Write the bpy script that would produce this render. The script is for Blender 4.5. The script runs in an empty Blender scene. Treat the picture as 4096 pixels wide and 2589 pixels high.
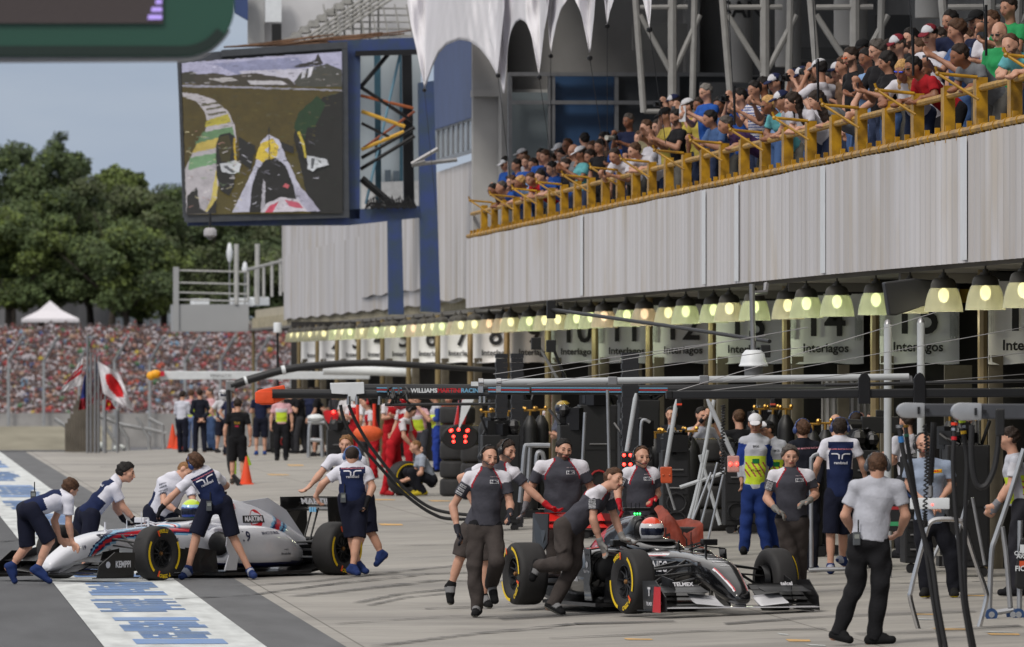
import bpy, bmesh, math, random
import numpy as np
from mathutils import Vector, Matrix
from mathutils.bvhtree import BVHTree
R = math.radians
SC = bpy.context.scene
COL = SC.collection
# ---------------------------------------------------------------- camera, light, exposure
F = 34123.0; CX = 2048.0; CY = 1294.5; HC = 2.65
cam_d = bpy.data.cameras.new('camera'); cam = bpy.data.objects.new('camera', cam_d); COL.objects.link(cam)
cam.location = (0, 0, HC); cam.rotation_euler = (R(90 + .2537), 0, R(-4.259))
cam_d.sensor_width = 36; cam_d.lens = F/4096*36; cam_d.clip_start = 1; cam_d.clip_end = 6000
cam_d.dof.use_dof = True; cam_d.dof.focus_distance = 95; cam_d.dof.aperture_fstop = 7
SC.camera = cam
RM = cam.rotation_euler.to_matrix()
world = bpy.data.worlds.new("World"); SC.world = world; world.use_nodes = True
SUN_EL, SUN_AZ = R(47), R(218)
def build_world():
    nt = world.node_tree; n = nt.nodes; L = nt.links; n.clear()
    out = n.new('ShaderNodeOutputWorld'); bg = n.new('ShaderNodeBackground')
    sky = n.new('ShaderNodeTexSky'); sky.sky_type = 'NISHITA'; sky.sun_disc = False
    sky.sun_elevation = SUN_EL; sky.sun_rotation = SUN_AZ; sky.air_density = 1.2; sky.dust_density = 2.0
    tc = n.new('ShaderNodeTexCoord'); mp = n.new('ShaderNodeMapping'); mp.inputs['Scale'].default_value = (18, 18, 75)
    nz = n.new('ShaderNodeTexNoise'); nz.inputs['Scale'].default_value = 1.0; nz.inputs['Detail'].default_value = 5
    cr = n.new('ShaderNodeValToRGB'); cr.color_ramp.elements[0].position = .3; cr.color_ramp.elements[1].position = .72
    cr.color_ramp.elements[0].color = (2.9, 3.5, 4.5, 1); cr.color_ramp.elements[1].color = (3.7, 4.2, 4.95, 1)
    mx = n.new('ShaderNodeMix'); mx.data_type = 'RGBA'; mx.inputs['Factor'].default_value = .92
    L.new(tc.outputs['Generated'], mp.inputs['Vector']); L.new(mp.outputs[0], nz.inputs['Vector'])
    L.new(nz.outputs['Fac'], cr.inputs['Fac'])
    # the cloud sheet is blue-grey low down and paler, more neutral overhead
    sx = n.new('ShaderNodeSeparateXYZ'); L.new(tc.outputs['Generated'], sx.inputs[0]); mr = n.new('ShaderNodeMapRange'); mr.inputs['From Min'].default_value = .08; mr.inputs['From Max'].default_value = .45; L.new(sx.outputs['Z'], mr.inputs['Value'])
    m2 = n.new('ShaderNodeMix'); m2.data_type = 'RGBA'; L.new(mr.outputs[0], m2.inputs['Factor']); L.new(cr.outputs[0], m2.inputs['A']); m2.inputs['B'].default_value = (8.6, 8.3, 8.0, 1)
    L.new(sky.outputs[0], mx.inputs['A']); L.new(m2.outputs['Result'], mx.inputs['B'])
    L.new(mx.outputs['Result'], bg.inputs['Color']); bg.inputs['Strength'].default_value = .1
    L.new(bg.outputs[0], out.inputs[0])
build_world()
sun_d = bpy.data.lights.new('sun', 'SUN'); sun_d.energy = 1.5; sun_d.angle = R(14); sun_d.color = (1, .95, .88)
sun = bpy.data.objects.new('sun', sun_d); COL.objects.link(sun)
# light comes from high, behind the camera and to the left
_sd = Vector((-math.sin(R(38))*math.cos(SUN_EL), -math.cos(R(38))*math.cos(SUN_EL), math.sin(SUN_EL)))
sun.rotation_euler = _sd.to_track_quat('Z', 'Y').to_euler(); sun.location = (-20, 20, 60)
SC.view_settings.view_transform = 'Standard'; SC.view_settings.look = 'None'
SC.view_settings.exposure = 0.28; SC.view_settings.gamma = 1
SC.render.engine = 'CYCLES'; SC.cycles.use_denoising = True; SC.cycles.max_bounces = 6
SC.cycles.transparent_max_bounces = 12; SC.cycles.caustics_reflective = False; SC.cycles.caustics_refractive = False
SC.cycles.sample_clamp_indirect = 4
# ---------------------------------------------------------------- measuring helpers (photo pixel + real distance -> world point)
def ray(px, py): return RM @ Vector((px - CX, -(py - CY), -F))
def U(px, py, Y, d=0):
    r = ray(px, py); return Vector((0, 0, HC)) + r*((Y + d)/r.y)
def UX(px, py, X):
    r = ray(px, py); return Vector((0, 0, HC)) + r*(X/r.x)
def G(px, py, z=0):
    r = ray(px, py); return Vector((0, 0, HC)) + r*((z - HC)/r.z)
def gx(x): return min(.19, max(0.0, (x-6.5)*.034))   # the lane rises a little towards the garages
def GG(px, py, lift=0):
    z = 0
    for _ in range(8): p = G(px, py, z); z = gx(p.x)
    return Vector((p.x, p.y, z+lift))
DD = 4096/2408
def UD(x, y, Y): return U(x*DD, y*DD, Y)
def GD(x, y): return G(x*DD, y*DD)
# ---------------------------------------------------------------- materials
MATS = {}
def lin(c):
    return tuple(((x/255/12.92) if x/255 <= .04045 else ((x/255+.055)/1.055)**2.4) for x in c)
def mat(name, col, rough=.6, metal=0, var=.12, vs=6.0, bump=0.0, bs=60.0, emit=0, spec=.5, coat=0, alpha=1, sss=0, stretch=None, var2=None, coord='Object'):
    if name in MATS: return MATS[name]
    if max(col) > 1.001: col = lin(col)
    m = bpy.data.materials.new(name); m.use_nodes = True; MATS[name] = m
    n = m.node_tree.nodes; L = m.node_tree.links; b = n['Principled BSDF']
    m.diffuse_color = (*col, 1)
    b.inputs['Roughness'].default_value = rough; b.inputs['Metallic'].default_value = metal
    b.inputs['Specular IOR Level'].default_value = spec; b.inputs['Coat Weight'].default_value = coat
    b.inputs['Alpha'].default_value = alpha
    tc = n.new('ShaderNodeTexCoord'); mp = n.new('ShaderNodeMapping'); L.new(tc.outputs[coord], mp.inputs[0])
    if stretch: mp.inputs['Scale'].default_value = stretch
    nz = n.new('ShaderNodeTexNoise'); nz.inputs['Scale'].default_value = vs; nz.inputs['Detail'].default_value = 5
    L.new(mp.outputs[0], nz.inputs['Vector'])
    cr = n.new('ShaderNodeValToRGB'); e = cr.color_ramp.elements
    e[0].position = .33; e[1].position = .68
    e[0].color = (*[c*(1-var) for c in col], 1) if var2 is None else (*(lin(var2) if max(var2) > 1.001 else var2), 1)
    e[1].color = (*[min(1, c*(1+var)) for c in col], 1)
    L.new(nz.outputs['Fac'], cr.inputs['Fac']); L.new(cr.outputs[0], b.inputs['Base Color'])
    if emit:
        b.inputs['Emission Color'].default_value = (*col, 1); b.inputs['Emission Strength'].default_value = emit
    if bump:
        n2 = n.new('ShaderNodeTexNoise'); n2.inputs['Scale'].default_value = bs; n2.inputs['Detail'].default_value = 3
        L.new(mp.outputs[0], n2.inputs['Vector'])
        bp = n.new('ShaderNodeBump'); bp.inputs['Strength'].default_value = bump; bp.inputs['Distance'].default_value = .02
        L.new(n2.outputs['Fac'], bp.inputs['Height']); L.new(bp.outputs[0], b.inputs['Normal'])
    if sss:
        b.inputs['Subsurface Weight'].default_value = sss; b.inputs['Subsurface Radius'].default_value = (.02, .008, .004)
    return m
_cc = {}
def cloth(c):
    k = tuple(int(v) for v in c)
    if k not in _cc: _cc[k] = mat('cloth_%02x%02x%02x' % k, k, rough=.88, var=.10, vs=9, bump=.25, bs=38, spec=.2)
    return _cc[k]
def paint(c, rough=.35, coat=0):
    k = ('p', rough, coat) + tuple(c)
    if k not in _cc: _cc[k] = mat('paint_%02x%02x%02x_%d' % (*[int(v) for v in c], int(rough*100)), c, rough=rough, var=.06, vs=3, coat=coat)
    return _cc[k]
M_BLK = mat('black_plastic', (14, 14, 16), .5)
M_DRK = mat('dark_metal', (28, 28, 31), .4, .3)
M_CHR = mat('bright_steel', (190, 190, 192), .22, .95, var=.05)
M_ALU = mat('brushed_aluminium', (150, 150, 152), .38, .8, var=.08)
M_WHT = mat('white_paint', (214, 218, 222), .45, var=.05)
M_RUB = mat('rubber', (24, 24, 26), .82, var=.2, vs=14)
M_YEL = mat('yellow_paint', (182, 136, 16), .45, var=.16, vs=5, var2=(136, 98, 10), bump=.1)
M_BRASS = mat('brass', (170, 130, 60), .35, .8)
# ---------------------------------------------------------------- object helpers
def link(o, parent=None):
    COL.objects.link(o)
    if parent is not None: o.parent = parent
    return o
def tag(o, label=None, cat=None, group=None, kind=None):
    if label: o['label'] = label
    if cat: o['category'] = cat
    if group: o['group'] = group
    if kind: o['kind'] = kind
    return o
def empty(name, loc=(0, 0, 0), rz=0, label=None, cat=None, group=None):
    o = bpy.data.objects.new(name, None); COL.objects.link(o); o.location = loc; o.rotation_euler = (0, 0, rz)
    o.empty_display_size = .1
    return tag(o, label, cat, group)
def mesh_np(name, V, Fq, mats, mi=None, smooth=True, parent=None):
    me = bpy.data.meshes.new(name); V = np.asarray(V, dtype=np.float32); Fq = np.asarray(Fq, dtype=np.int32)
    k = Fq.shape[1]; nf = len(Fq)
    me.vertices.add(len(V)); me.vertices.foreach_set('co', V.ravel())
    me.loops.add(nf*k); me.loops.foreach_set('vertex_index', Fq.ravel())
    me.polygons.add(nf); me.polygons.foreach_set('loop_start', np.arange(nf, dtype=np.int32)*k)
    me.polygons.foreach_set('loop_total', np.full(nf, k, dtype=np.int32))
    for m in (mats if isinstance(mats, (list, tuple)) else [mats]): me.materials.append(m)
    if mi is not None: me.polygons.foreach_set('material_index', np.asarray(mi, dtype=np.int32))
    me.polygons.foreach_set('use_smooth', np.full(nf, smooth, dtype=bool))
    me.update(); me.validate()
    return link(bpy.data.objects.new(name, me), parent)
class MB:
    """collects shapes into ONE mesh"""
    def __init__(s): s.v = []; s.f = []; s.mi = []; s.m = 0
    def add(s, vs, fs):
        o = len(s.v); s.v += [tuple(v) for v in vs]
        for f in fs: s.f.append(tuple(i + o for i in f)); s.mi.append(s.m)
        return s
    def box(s, c, d, rz=0, rot=None):
        M = rot if rot is not None else Matrix.Rotation(rz, 3, 'Z')
        c = Vector(c); vs = [c + M @ Vector((x*d[0]/2, y*d[1]/2, z*d[2]/2)) for x in (-1, 1) for y in (-1, 1) for z in (-1, 1)]
        return s.add(vs, [(0, 1, 3, 2), (4, 6, 7, 5), (0, 4, 5, 1), (2, 3, 7, 6), (0, 2, 6, 4), (1, 5, 7, 3)])
    def bb(s, a, b):  # box between corners
        return s.box([(a[i]+b[i])/2 for i in range(3)], [abs(b[i]-a[i]) for i in range(3)])
    def tube(s, pts, r, n=10, caps=True, closed=False):
        pts = [Vector(p) for p in pts]; N = len(pts); rs = r if isinstance(r, (list, tuple)) else [r]*N
        vs = []; up = None
        for i, p in enumerate(pts):
            a = pts[(i-1) % N] if (closed or i > 0) else p; b = pts[(i+1) % N] if (closed or i < N-1) else p
            t = (b - a)
            if t.length < 1e-9: t = Vector((0, 0, 1))
            t.normalize()
            if up is None: up = t.orthogonal().normalized()
            up = (up - t*up.dot(t))
            if up.length < 1e-6: up = t.orthogonal()
            up.normalize(); w = t.cross(up)
            for k in range(n):
                q = 2*math.pi*k/n; vs.append(p + (up*math.cos(q) + w*math.sin(q))*rs[i])
        fs = []
        for i in range(N if closed else N-1):
            j = (i+1) % N
            for k in range(n): fs.append((i*n+k, i*n+(k+1) % n, j*n+(k+1) % n, j*n+k))
        if caps and not closed: fs += [tuple(range(n-1, -1, -1)), tuple((N-1)*n+k for k in range(n))]
        return s.add(vs, fs)
    def lathe(s, prof, c=(0, 0, 0), axis='Z', n=24, M=None):
        vs = []; c = Vector(c)
        for r, h in prof:
            for k in range(n):
                q = 2*math.pi*k/n; x, y = r*math.cos(q), r*math.sin(q)
                v = Vector((x, y, h)) if axis == 'Z' else (Vector((x, h, y)) if axis == 'Y' else Vector((h, x, y)))
                if M is not None: v = M @ v
                vs.append(c + v)
        fs = []
        for i in range(len(prof)-1):
            for k in range(n):
                f = (i*n+k, i*n+(k+1) % n, (i+1)*n+(k+1) % n, (i+1)*n+k); fs.append(f if axis != 'Y' else f[::-1])
        return s.add(vs, fs)
    def prism(s, poly, ext):  # planar polygon (3d points) extruded by vector
        ext = Vector(ext); p = [Vector(q) for q in poly]; n = len(p)
        vs = p + [q + ext for q in p]
        return s.add(vs, [tuple(range(n))[::-1], tuple(range(n, 2*n))] + [(i, (i+1) % n, n+(i+1) % n, n+i) for i in range(n)])
    def ball(s, c, r, n=10, sc=(1, 1, 1)):
        c = Vector(c); vs = [c + Vector((0, 0, -r*sc[2]))]; m = n//2
        for i in range(1, m):
            a = -math.pi/2 + math.pi*i/m
            for k in range(n):
                q = 2*math.pi*k/n; vs.append(c + Vector((math.cos(a)*math.cos(q)*sc[0], math.cos(a)*math.sin(q)*sc[1], math.sin(a)*sc[2]))*r)
        vs.append(c + Vector((0, 0, r*sc[2]))); T = len(vs)-1
        fs = [(0, 1+(k+1) % n, 1+k) for k in range(n)]
        for i in range(m-2):
            for k in range(n): fs.append((1+i*n+k, 1+i*n+(k+1) % n, 1+(i+1)*n+(k+1) % n, 1+(i+1)*n+k))
        fs += [(T, 1+(m-2)*n+k, 1+(m-2)*n+(k+1) % n) for k in range(n)]
        return s.add(vs, fs)
    def build(s, name, mats, parent=None, smooth=False, origin=None, bevel=0, angle=40):
        me = bpy.data.meshes.new(name)
        O = Vector(origin) if origin is not None else Vector((0, 0, 0))
        me.from_pydata([Vector(v) - O for v in s.v], [], s.f)
        for m in (mats if isinstance(mats, (list, tuple)) else [mats]): me.materials.append(m)
        me.polygons.foreach_set('material_index', s.mi)
        bm = bmesh.new(); bm.from_mesh(me); bmesh.ops.recalc_face_normals(bm, faces=bm.faces)
        if bevel:
            bmesh.ops.bevel(bm, geom=[e for e in bm.edges if len(e.link_faces) == 2 and e.calc_face_angle(0) > .6], offset=bevel, segments=2, affect='EDGES', profile=.6)
        bm.to_mesh(me); bm.free()
        if smooth:
            me.polygons.foreach_set('use_smooth', [True]*len(me.polygons))
            me.set_sharp_from_angle(angle=R(angle))
        o = bpy.data.objects.new(name, me); link(o, parent)
        if origin is not None: o.location = O
        return o
def text_mesh(txt, size, bold=0.0, cut=0):
    """flat text as (verts, faces) centred on origin in the XY plane; size = capital height"""
    cu = bpy.data.curves.new('t', 'FONT'); cu.body = txt; cu.size = size/.70; cu.align_x = 'CENTER'; cu.align_y = 'CENTER'
    cu.offset = bold*size; cu.resolution_u = 3
    o = bpy.data.objects.new('t', cu); COL.objects.link(o)
    me = o.to_mesh(); V = [v.co.copy() for v in me.vertices]; Fs = [tuple(p.vertices) for p in me.polygons]
    o.to_mesh_clear(); bpy.data.objects.remove(o); bpy.data.curves.remove(cu)
    if cut:
        m2 = bpy.data.meshes.new('t'); m2.from_pydata(V, [], Fs); bm = bmesh.new(); bm.from_mesh(m2)
        bmesh.ops.triangulate(bm, faces=bm.faces)
        for _ in range(cut): bmesh.ops.subdivide_edges(bm, edges=[e for e in bm.edges if e.calc_length() > size*.35], cuts=1)
        bmesh.ops.triangulate(bm, faces=bm.faces)
        bm.verts.index_update()
        V = [v.co.copy() for v in bm.verts]; Fs = [tuple(v.index for v in f.verts) for f in bm.faces]; bm.free(); bpy.data.meshes.remove(m2)
    return V, Fs
def put_text(name, txt, c, ux, uy, size, m, parent=None, bold=0, sx=1, off=.002):
    V, Fs = text_mesh(txt, size, bold); ux = Vector(ux).normalized(); uy = Vector(uy).normalized(); n = ux.cross(uy)
    c = Vector(c); b = MB(); b.add([c + ux*v.x*sx + uy*v.y + n*off for v in V], Fs)
    return b.build(name, m, parent)
ORD = ['', 'first', 'second', 'third', 'fourth', 'fifth', 'sixth', 'seventh', 'eighth', 'ninth', 'tenth', 'eleventh', 'twelfth', 'thirteenth', 'fourteenth', 'fifteenth', 'sixteenth', 'seventeenth', 'eighteenth', 'nineteenth', 'twentieth']
def ordn(n):
    if n <= 20: return ORD[n]
    t = {2: 'twenty', 3: 'thirty', 4: 'forty', 5: 'fifty', 6: 'sixty', 7: 'seventy', 8: 'eighty', 9: 'ninety'}[n//10]
    return t + '-' + ORD[n % 10] if n % 10 else t[:-1] + 'ieth'
random.seed(7)
# ================================================================ SETTING: ground
def nodes(m): return m.node_tree.nodes, m.node_tree.links, m.node_tree.nodes['Principled BSDF']
def concrete_mat():
    m = bpy.data.materials.new('pit_concrete'); m.use_nodes = True; n, L, b = nodes(m)
    tc = n.new('ShaderNodeTexCoord')
    def nz(scale, st, det=6, rough=.6):
        mp = n.new('ShaderNodeMapping'); mp.inputs['Scale'].default_value = st; L.new(tc.outputs['Object'], mp.inputs[0])
        t = n.new('ShaderNodeTexNoise'); t.inputs['Scale'].default_value = scale; t.inputs['Detail'].default_value = det; t.inputs['Roughness'].default_value = rough
        L.new(mp.outputs[0], t.inputs['Vector']); return t.outputs['Fac']
    def ramp(f, p0, c0, p1, c1):
        r = n.new('ShaderNodeValToRGB'); r.color_ramp.elements[0].position = p0; r.color_ramp.elements[1].position = p1
        r.color_ramp.elements[0].color = (*c0, 1); r.color_ramp.elements[1].color = (*c1, 1); L.new(f, r.inputs[0]); return r.outputs[0]
    def mul(a, c, f=1):
        x = n.new('ShaderNodeMix'); x.data_type = 'RGBA'; x.blend_type = 'MULTIPLY'; x.inputs['Factor'].default_value = f
        L.new(a, x.inputs['A']); L.new(c, x.inputs['B']); return x.outputs['Result']
    base = ramp(nz(.35, (1, .8, 1)), .3, (.265, .250, .228), .7, (.375, .355, .325))
    g = ramp(nz(1.6, (.6, 1.6, 1), 8, .75), .35, (.84, .84, .84), .65, (1.08, 1.08, 1.08))
    st = ramp(nz(.22, (.5, 1.2, 1), 9, .72), .40, (.70, .70, .72), .52, (1, 1, 1))
    sp = ramp(nz(1.0, (.5, 1.3, 1), 6, .8), .62, (1, 1, 1), .72, (.70, .69, .68))
    c = mul(mul(mul(base, g), st, .8), sp)
    br = n.new('ShaderNodeTexBrick'); br.offset = 0; br.inputs['Scale'].default_value = 1; br.inputs['Mortar Size'].default_value = .012
    br.inputs['Brick Width'].default_value = 4.5; br.inputs['Row Height'].default_value = 6
    br.inputs['Color1'].default_value = (1, 1, 1, 1); br.inputs['Color2'].default_value = (.93, .93, .93, 1); br.inputs['Mortar'].default_value = (.45, .44, .42, 1)
    L.new(tc.outputs['Object'], br.inputs['Vector'])
    c = mul(c, br.outputs['Color']); L.new(c, b.inputs['Base Color']); b.inputs['Roughness'].default_value = .72
    return m
M_CONC = concrete_mat()
M_ASPH = mat('asphalt', (.075, .078, .085), .85, var=.16, vs=2.0, bump=.3, bs=90, stretch=(1, .12, 1))
M_ASPH2 = mat('asphalt_border', (.10, .103, .11), .85, var=.14, vs=2.5, bump=.3, bs=90, stretch=(1, .15, 1))
M_LINE = mat('white_road_paint', (.56, .585, .585), .6, var=.14, vs=4, var2=(.42, .44, .44), stretch=(1, .15, 1))
M_BLUE = mat('blue_road_paint', (.10, .20, .43), .6, var=.14, vs=4, var2=(.16, .26, .45), stretch=(1, .15, 1))
M_ORG = mat('orange_road_paint', (.62, .33, .06), .6, var=.2, vs=4, var2=(.4, .28, .14))
def gz(y):  # ground height along the lane: flat, then falling away
    if y < 255: return 0.0
    t = min(1, (y-255)/370); return -4.4*t if t < 1 else -4.4
def sheet(name, xs, ys, m, dz=0):
    V = [(x, y, gz(y)+dz+(gx(x) if name == 'pit_lane' else 0)) for y in ys for x in xs]; n = len(xs)
    Fs = [(j*n+i, j*n+i+1, (j+1)*n+i+1, (j+1)*n+i) for j in range(len(ys)-1) for i in range(n-1)]
    o = mesh_np(name, V, Fs, m, smooth=False); return tag(o, kind='structure')
sheet('ground', [-3000, -300, -40, 40, 300, 3000], [20, 255, 400, 625, 900, 2500, 5500], M_ASPH)
sheet('pit_lane', [4.34, 6.5, 12.088, 40], [20, 120, 250], M_CONC, .004)
sheet('pavement', [3.60, 4.34], [20, 120, 250], M_ASPH2, .005)
sheet('road_marking_band', [2.10, 3.60], [20, 120, 252], M_LINE, .008)
# blue lettering blocks painted on the white band (long stretched glyphs, read only as bars)
def blue_block(y0, y1, x0, x1, style, seed):
    rr = random.Random(seed); mb = MB()
    def q(a0, a1, b0, b1): mb.add([(b0, a0, .012), (b1, a0, .012), (b1, a1, .012), (b0, a1, .012)], [(0, 1, 2, 3)])
    L = y1 - y0; t = .17*L if style else .14*L
    if style != 2:
        q(y0, y0+t, x0, x1)
    if style == 1: q(y1-t*.8, y1, x0, x1)
    y = y0 + (t if style != 2 else 0) + .03*L; e = y1 - (t*.8 if style == 1 else 0) - .02*L; w = x1 - x0; n = max(8, int((e-y)/(L*.042))); h = (e-y)/n; a = 0; c = 1
    for r_ in range(n):
        if r_ % 3 == 0: a = rr.choice((0, 0, .06, .14, .24)); c = rr.choice((1, 1, .94, .86, .76))
        g = rr.choice((None, None, None, .3, .5, .62)); fill = rr.choice((.55, .7, .8))
        if g is None: q(y + h*r_, y + h*(r_+fill), x0 + w*a, x0 + w*c)
        else: q(y + h*r_, y + h*(r_+fill), x0 + w*a, x0 + w*(g-.03)); q(y + h*r_, y + h*(r_+fill), x0 + w*(g+.03), x0 + w*c)
    return mb.build('road_marking_lettering', M_BLUE)
blks = [(79.7, 88.0, 1), (89.8, 95.0, 2), (96.3, 102.2, 0), (104.5, 113.5, 1), (116, 122, 2), (125, 134, 0), (137, 148, 1), (152, 162, 2), (166, 182, 1), (188, 205, 2), (212, 238, 1)]
for i, (a, b_, st) in enumerate(blks):
    tag(blue_block(a, b_, 2.42 if st != 2 else 2.36, 3.28, st, i), 'blue stretched lettering block painted on the white band, %s from the front' % ordn(i+1), 'road marking', 'blue lettering blocks on the white band', 'structure')
# orange and white box marks on the concrete
mk = MB()
for (x, y, w, h) in [(1560, 2100, 60, 6), (1180, 1862, 40, 5), (1110, 1900, 55, 4), (2110, 2180, 90, 4), (1530, 2000, 60, 4), (3190, 2565, 60, 8), (3800, 2520, 90, 7), (4010, 2540, 80, 6), (3900, 2385, 60, 4), (1760, 2005, 60, 4), (3700, 2460, 60, 5), (2550, 2560, 70, 5)]:
    h *= .6; w *= .8; p = [GG(x-w, y-h), GG(x+w, y-h+2), GG(x+w*1.1, y+h), GG(x-w*.7, y+h)]
    mk.add([(q.x, q.y, q.z+.009) for q in p], [(3, 2, 1, 0)])
tag(mk.build('road_marking_orange', M_ORG), kind='structure')
mk = MB()
for (x, y, w, h) in [(2160, 2190, 55, 9), (3130, 2540, 22, 4), (3260, 2584, 40, 4), (3700, 2480, 40, 3), (3990, 2532, 60, 3)]:
    p = [GG(x-w, y-h), GG(x+w, y+1), GG(x+w*1.1, y+h), GG(x-w*.4, y+2)]
    mk.add([(q.x, q.y, q.z+.010) for q in p], [(3, 2, 1, 0)])
tag(mk.build('road_marking_white', M_LINE), kind='structure')
# tyre skid marks
def skid_mat():
    m = bpy.data.materials.new('tyre_mark'); m.use_nodes = True; n, L, b = nodes(m); b.inputs['Base Color'].default_value = (.05, .05, .052, 1); b.inputs['Roughness'].default_value = .8
    tc = n.new('ShaderNodeTexCoord'); mp = n.new('ShaderNodeMapping'); mp.inputs['Scale'].default_value = (.25, 3, 1); L.new(tc.outputs['Object'], mp.inputs[0])
    t = n.new('ShaderNodeTexNoise'); t.inputs['Scale'].default_value = 1.5; t.inputs['Detail'].default_value = 6; L.new(mp.outputs[0], t.inputs['Vector'])
    r = n.new('ShaderNodeMapRange'); r.inputs['From Min'].default_value = .38; r.inputs['From Max'].default_value = .62; r.inputs['To Max'].default_value = .85
    L.new(t.outputs['Fac'], r.inputs['Value']); L.new(r.outputs[0], b.inputs['Alpha']); return m
M_SKID = skid_mat()
sk = MB()
def skid(pts, w=3.0):
    P = [GG(x, y) for x, y in pts]; Q = []
    for i in range(len(P)-1):
        for k in range(6): Q.append(P[i].lerp(P[i+1], k/6))
    Q.append(P[-1])
    for i in range(len(Q)-1):
        a, b = Q[i], Q[i+1]; d = (b-a).normalized(); s = Vector((-d.y, d.x, 0))*.1*w/3
        if abs(d.x) > .5: s = Vector((0, 1, 0))*w*.10
        sk.add([(a.x-s.x, a.y-s.y, a.z+.016), (b.x-s.x, b.y-s.y, b.z+.016), (b.x+s.x, b.y+s.y, b.z+.016), (a.x+s.x, a.y+s.y, a.z+.016)], [(0, 1, 2, 3)])
for pts, w in [([(950, 2350), (1250, 2330), (1600, 2290), (1950, 2255)], 2.5), ([(1060, 2375), (1300, 2345), (1700, 2300), (2050, 2290)], 2), ([(1180, 2390), (1400, 2365), (1750, 2325), (2060, 2330)], 3.2),
               ([(1430, 2415), (1600, 2380), (1800, 2360)], 2), ([(1480, 2425), (1620, 2395), (1790, 2378)], 1.5), ([(2000, 2480), (2300, 2460), (2560, 2445), (3000, 2400)], 4), ([(700, 2400), (1000, 2385), (1400, 2330)], 1.5),
               ([(1500, 2590), (1900, 2540), (2300, 2500), (2700, 2490)], 2.5), ([(2900, 2500), (3300, 2470), (3900, 2450)], 2.5), ([(3420, 2540), (3700, 2530), (4090, 2510)], 3.5), ([(1600, 1985), (2000, 1975), (2400, 1990)], 2),
               ([(400, 1870), (900, 1850), (1400, 1845)], 3), ([(0, 2170), (120, 2155), (330, 2150)], 2), ([(2700, 2130), (3000, 2110), (3500, 2100)], 3), ([(1700, 2440), (2000, 2425), (2300, 2400)], 1.5), ([(1350, 2500), (1800, 2470), (2150, 2475)], 1.2), ([(2200, 2560), (2800, 2530), (3300, 2520)], 2), ([(900, 2210), (1300, 2190), (1900, 2180)], 1.6), ([(1850, 2210), (2300, 2200), (2700, 2170)], 1.5), ([(3000, 2350), (3400, 2340), (4090, 2330)], 2.2)]:
    skid(pts, w)
tag(sk.build('tyre_mark_ground', M_SKID), kind='structure')
sheet('pit_exit_track', [-60, 60], [250, 330, 420, 520, 625, 700], mat('pit_exit_asphalt', (.085, .088, .1), .85, var=.1), .02)
# far embankment carrying the crowd
BK = []
for y, z in [(700, -4.4), (716, -3.8), (820, 4.7), (840, 5.4), (1100, 8), (1600, 10)]: BK += [(-400, y, z), (60, y, z), (400, y, z)]
o = mesh_np('embankment_terrain', BK, [(j*3+i, j*3+i+1, (j+1)*3+i+1, (j+1)*3+i) for j in range(5) for i in range(2)], mat('embankment', (.10, .09, .07), .9, var=.3, vs=.8), smooth=False); tag(o, kind='structure')
def bank(y): return -3.8 + (y-716)*(8.5/104)
# ---------------------------------------------------------------- crowd (nobody could count it)
def crowd():
    rng = np.random.default_rng(5)
    mb = MB(); mb.m = 0; mb.ball((0, 0, 1.52), .12, 6, (1, 1, 1.15))       # head
    mb.m = 1; mb.ball((0, 0, 1.1), .26, 6, (.85, .6, 1.25)); mb.box((-.24, -.08, 1.05), (.1, .14, .45)); mb.box((.24, -.08, 1.05), (.1, .14, .45))
    mb.m = 2; mb.ball((0, -.0, 1.60), .125, 6, (1.08, 1.1, .85)); mb.m = 3; mb.box((0, 0, .45), (.34, .24, .9))
    V = np.array(mb.v); tri = []; mi = []
    for f, m in zip(mb.f, mb.mi):
        for k in range(1, len(f)-1): tri.append((f[0], f[k], f[k+1])); mi.append(m)
    tri = np.array(tri); mi = np.array(mi); nV = len(V)
    shirts = [(205, 203, 210)]*9 + [(165, 45, 48)]*3 + [(58, 55, 62)]*5 + [(125, 120, 125)]*3 + [(165, 115, 92)]*3 + [(95, 70, 60)]*2 + [(40, 70, 130), (200, 70, 40), (205, 180, 40), (60, 120, 70), (110, 160, 195), (170, 120, 110), (90, 60, 50), (150, 50, 70), (190, 160, 130)]
    hats = [(58, 46, 42)]*7 + [(195, 192, 195)]*2 + [(150, 50, 45), (60, 60, 70)]
    skins = [(150, 112, 95), (128, 92, 76), (108, 78, 64)]
    PV = []; PF = []; MI = []; cnt = 0
    cols = [skins, shirts, hats, [(60, 60, 75), (40, 38, 40), (90, 90, 95), (110, 90, 70)]]
    keys = []; mats_ = []
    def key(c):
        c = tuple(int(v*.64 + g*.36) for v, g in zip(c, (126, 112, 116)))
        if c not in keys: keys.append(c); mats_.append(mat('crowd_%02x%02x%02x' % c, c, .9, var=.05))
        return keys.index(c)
    for y in np.arange(718, 819, 1.9):
        w0 = UD(-30, 900, y).x; w1 = UD(790, 900, y).x
        x = w0
        while x < w1:
            x += rng.uniform(.34, .56)
            if rng.random() < .05: continue
            dz = rng.uniform(-.25, .12) if rng.random() < .8 else .25; sc = rng.uniform(.9, 1.1); a = rng.uniform(-1, 1)
            ca, sa = math.cos(a), math.sin(a); W = V*sc; X = W[:, 0]*ca - W[:, 1]*sa; Y_ = W[:, 0]*sa + W[:, 1]*ca
            yy = y + rng.uniform(-.5, .5)
            PV.append(np.stack([X + x, Y_ + yy, W[:, 2] + bank(yy) + dz], 1)); PF.append(tri + cnt); cnt += nV
            k = np.array([key(c[rng.integers(len(c))]) for c in cols]); MI.append(k[mi])
    o = mesh_np('crowd', np.concatenate(PV), np.concatenate(PF), mats_, np.concatenate(MI))
    tag(o, 'dense crowd of spectators packed on the far bank beyond the fence', 'crowd', kind='stuff')
crowd()
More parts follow.
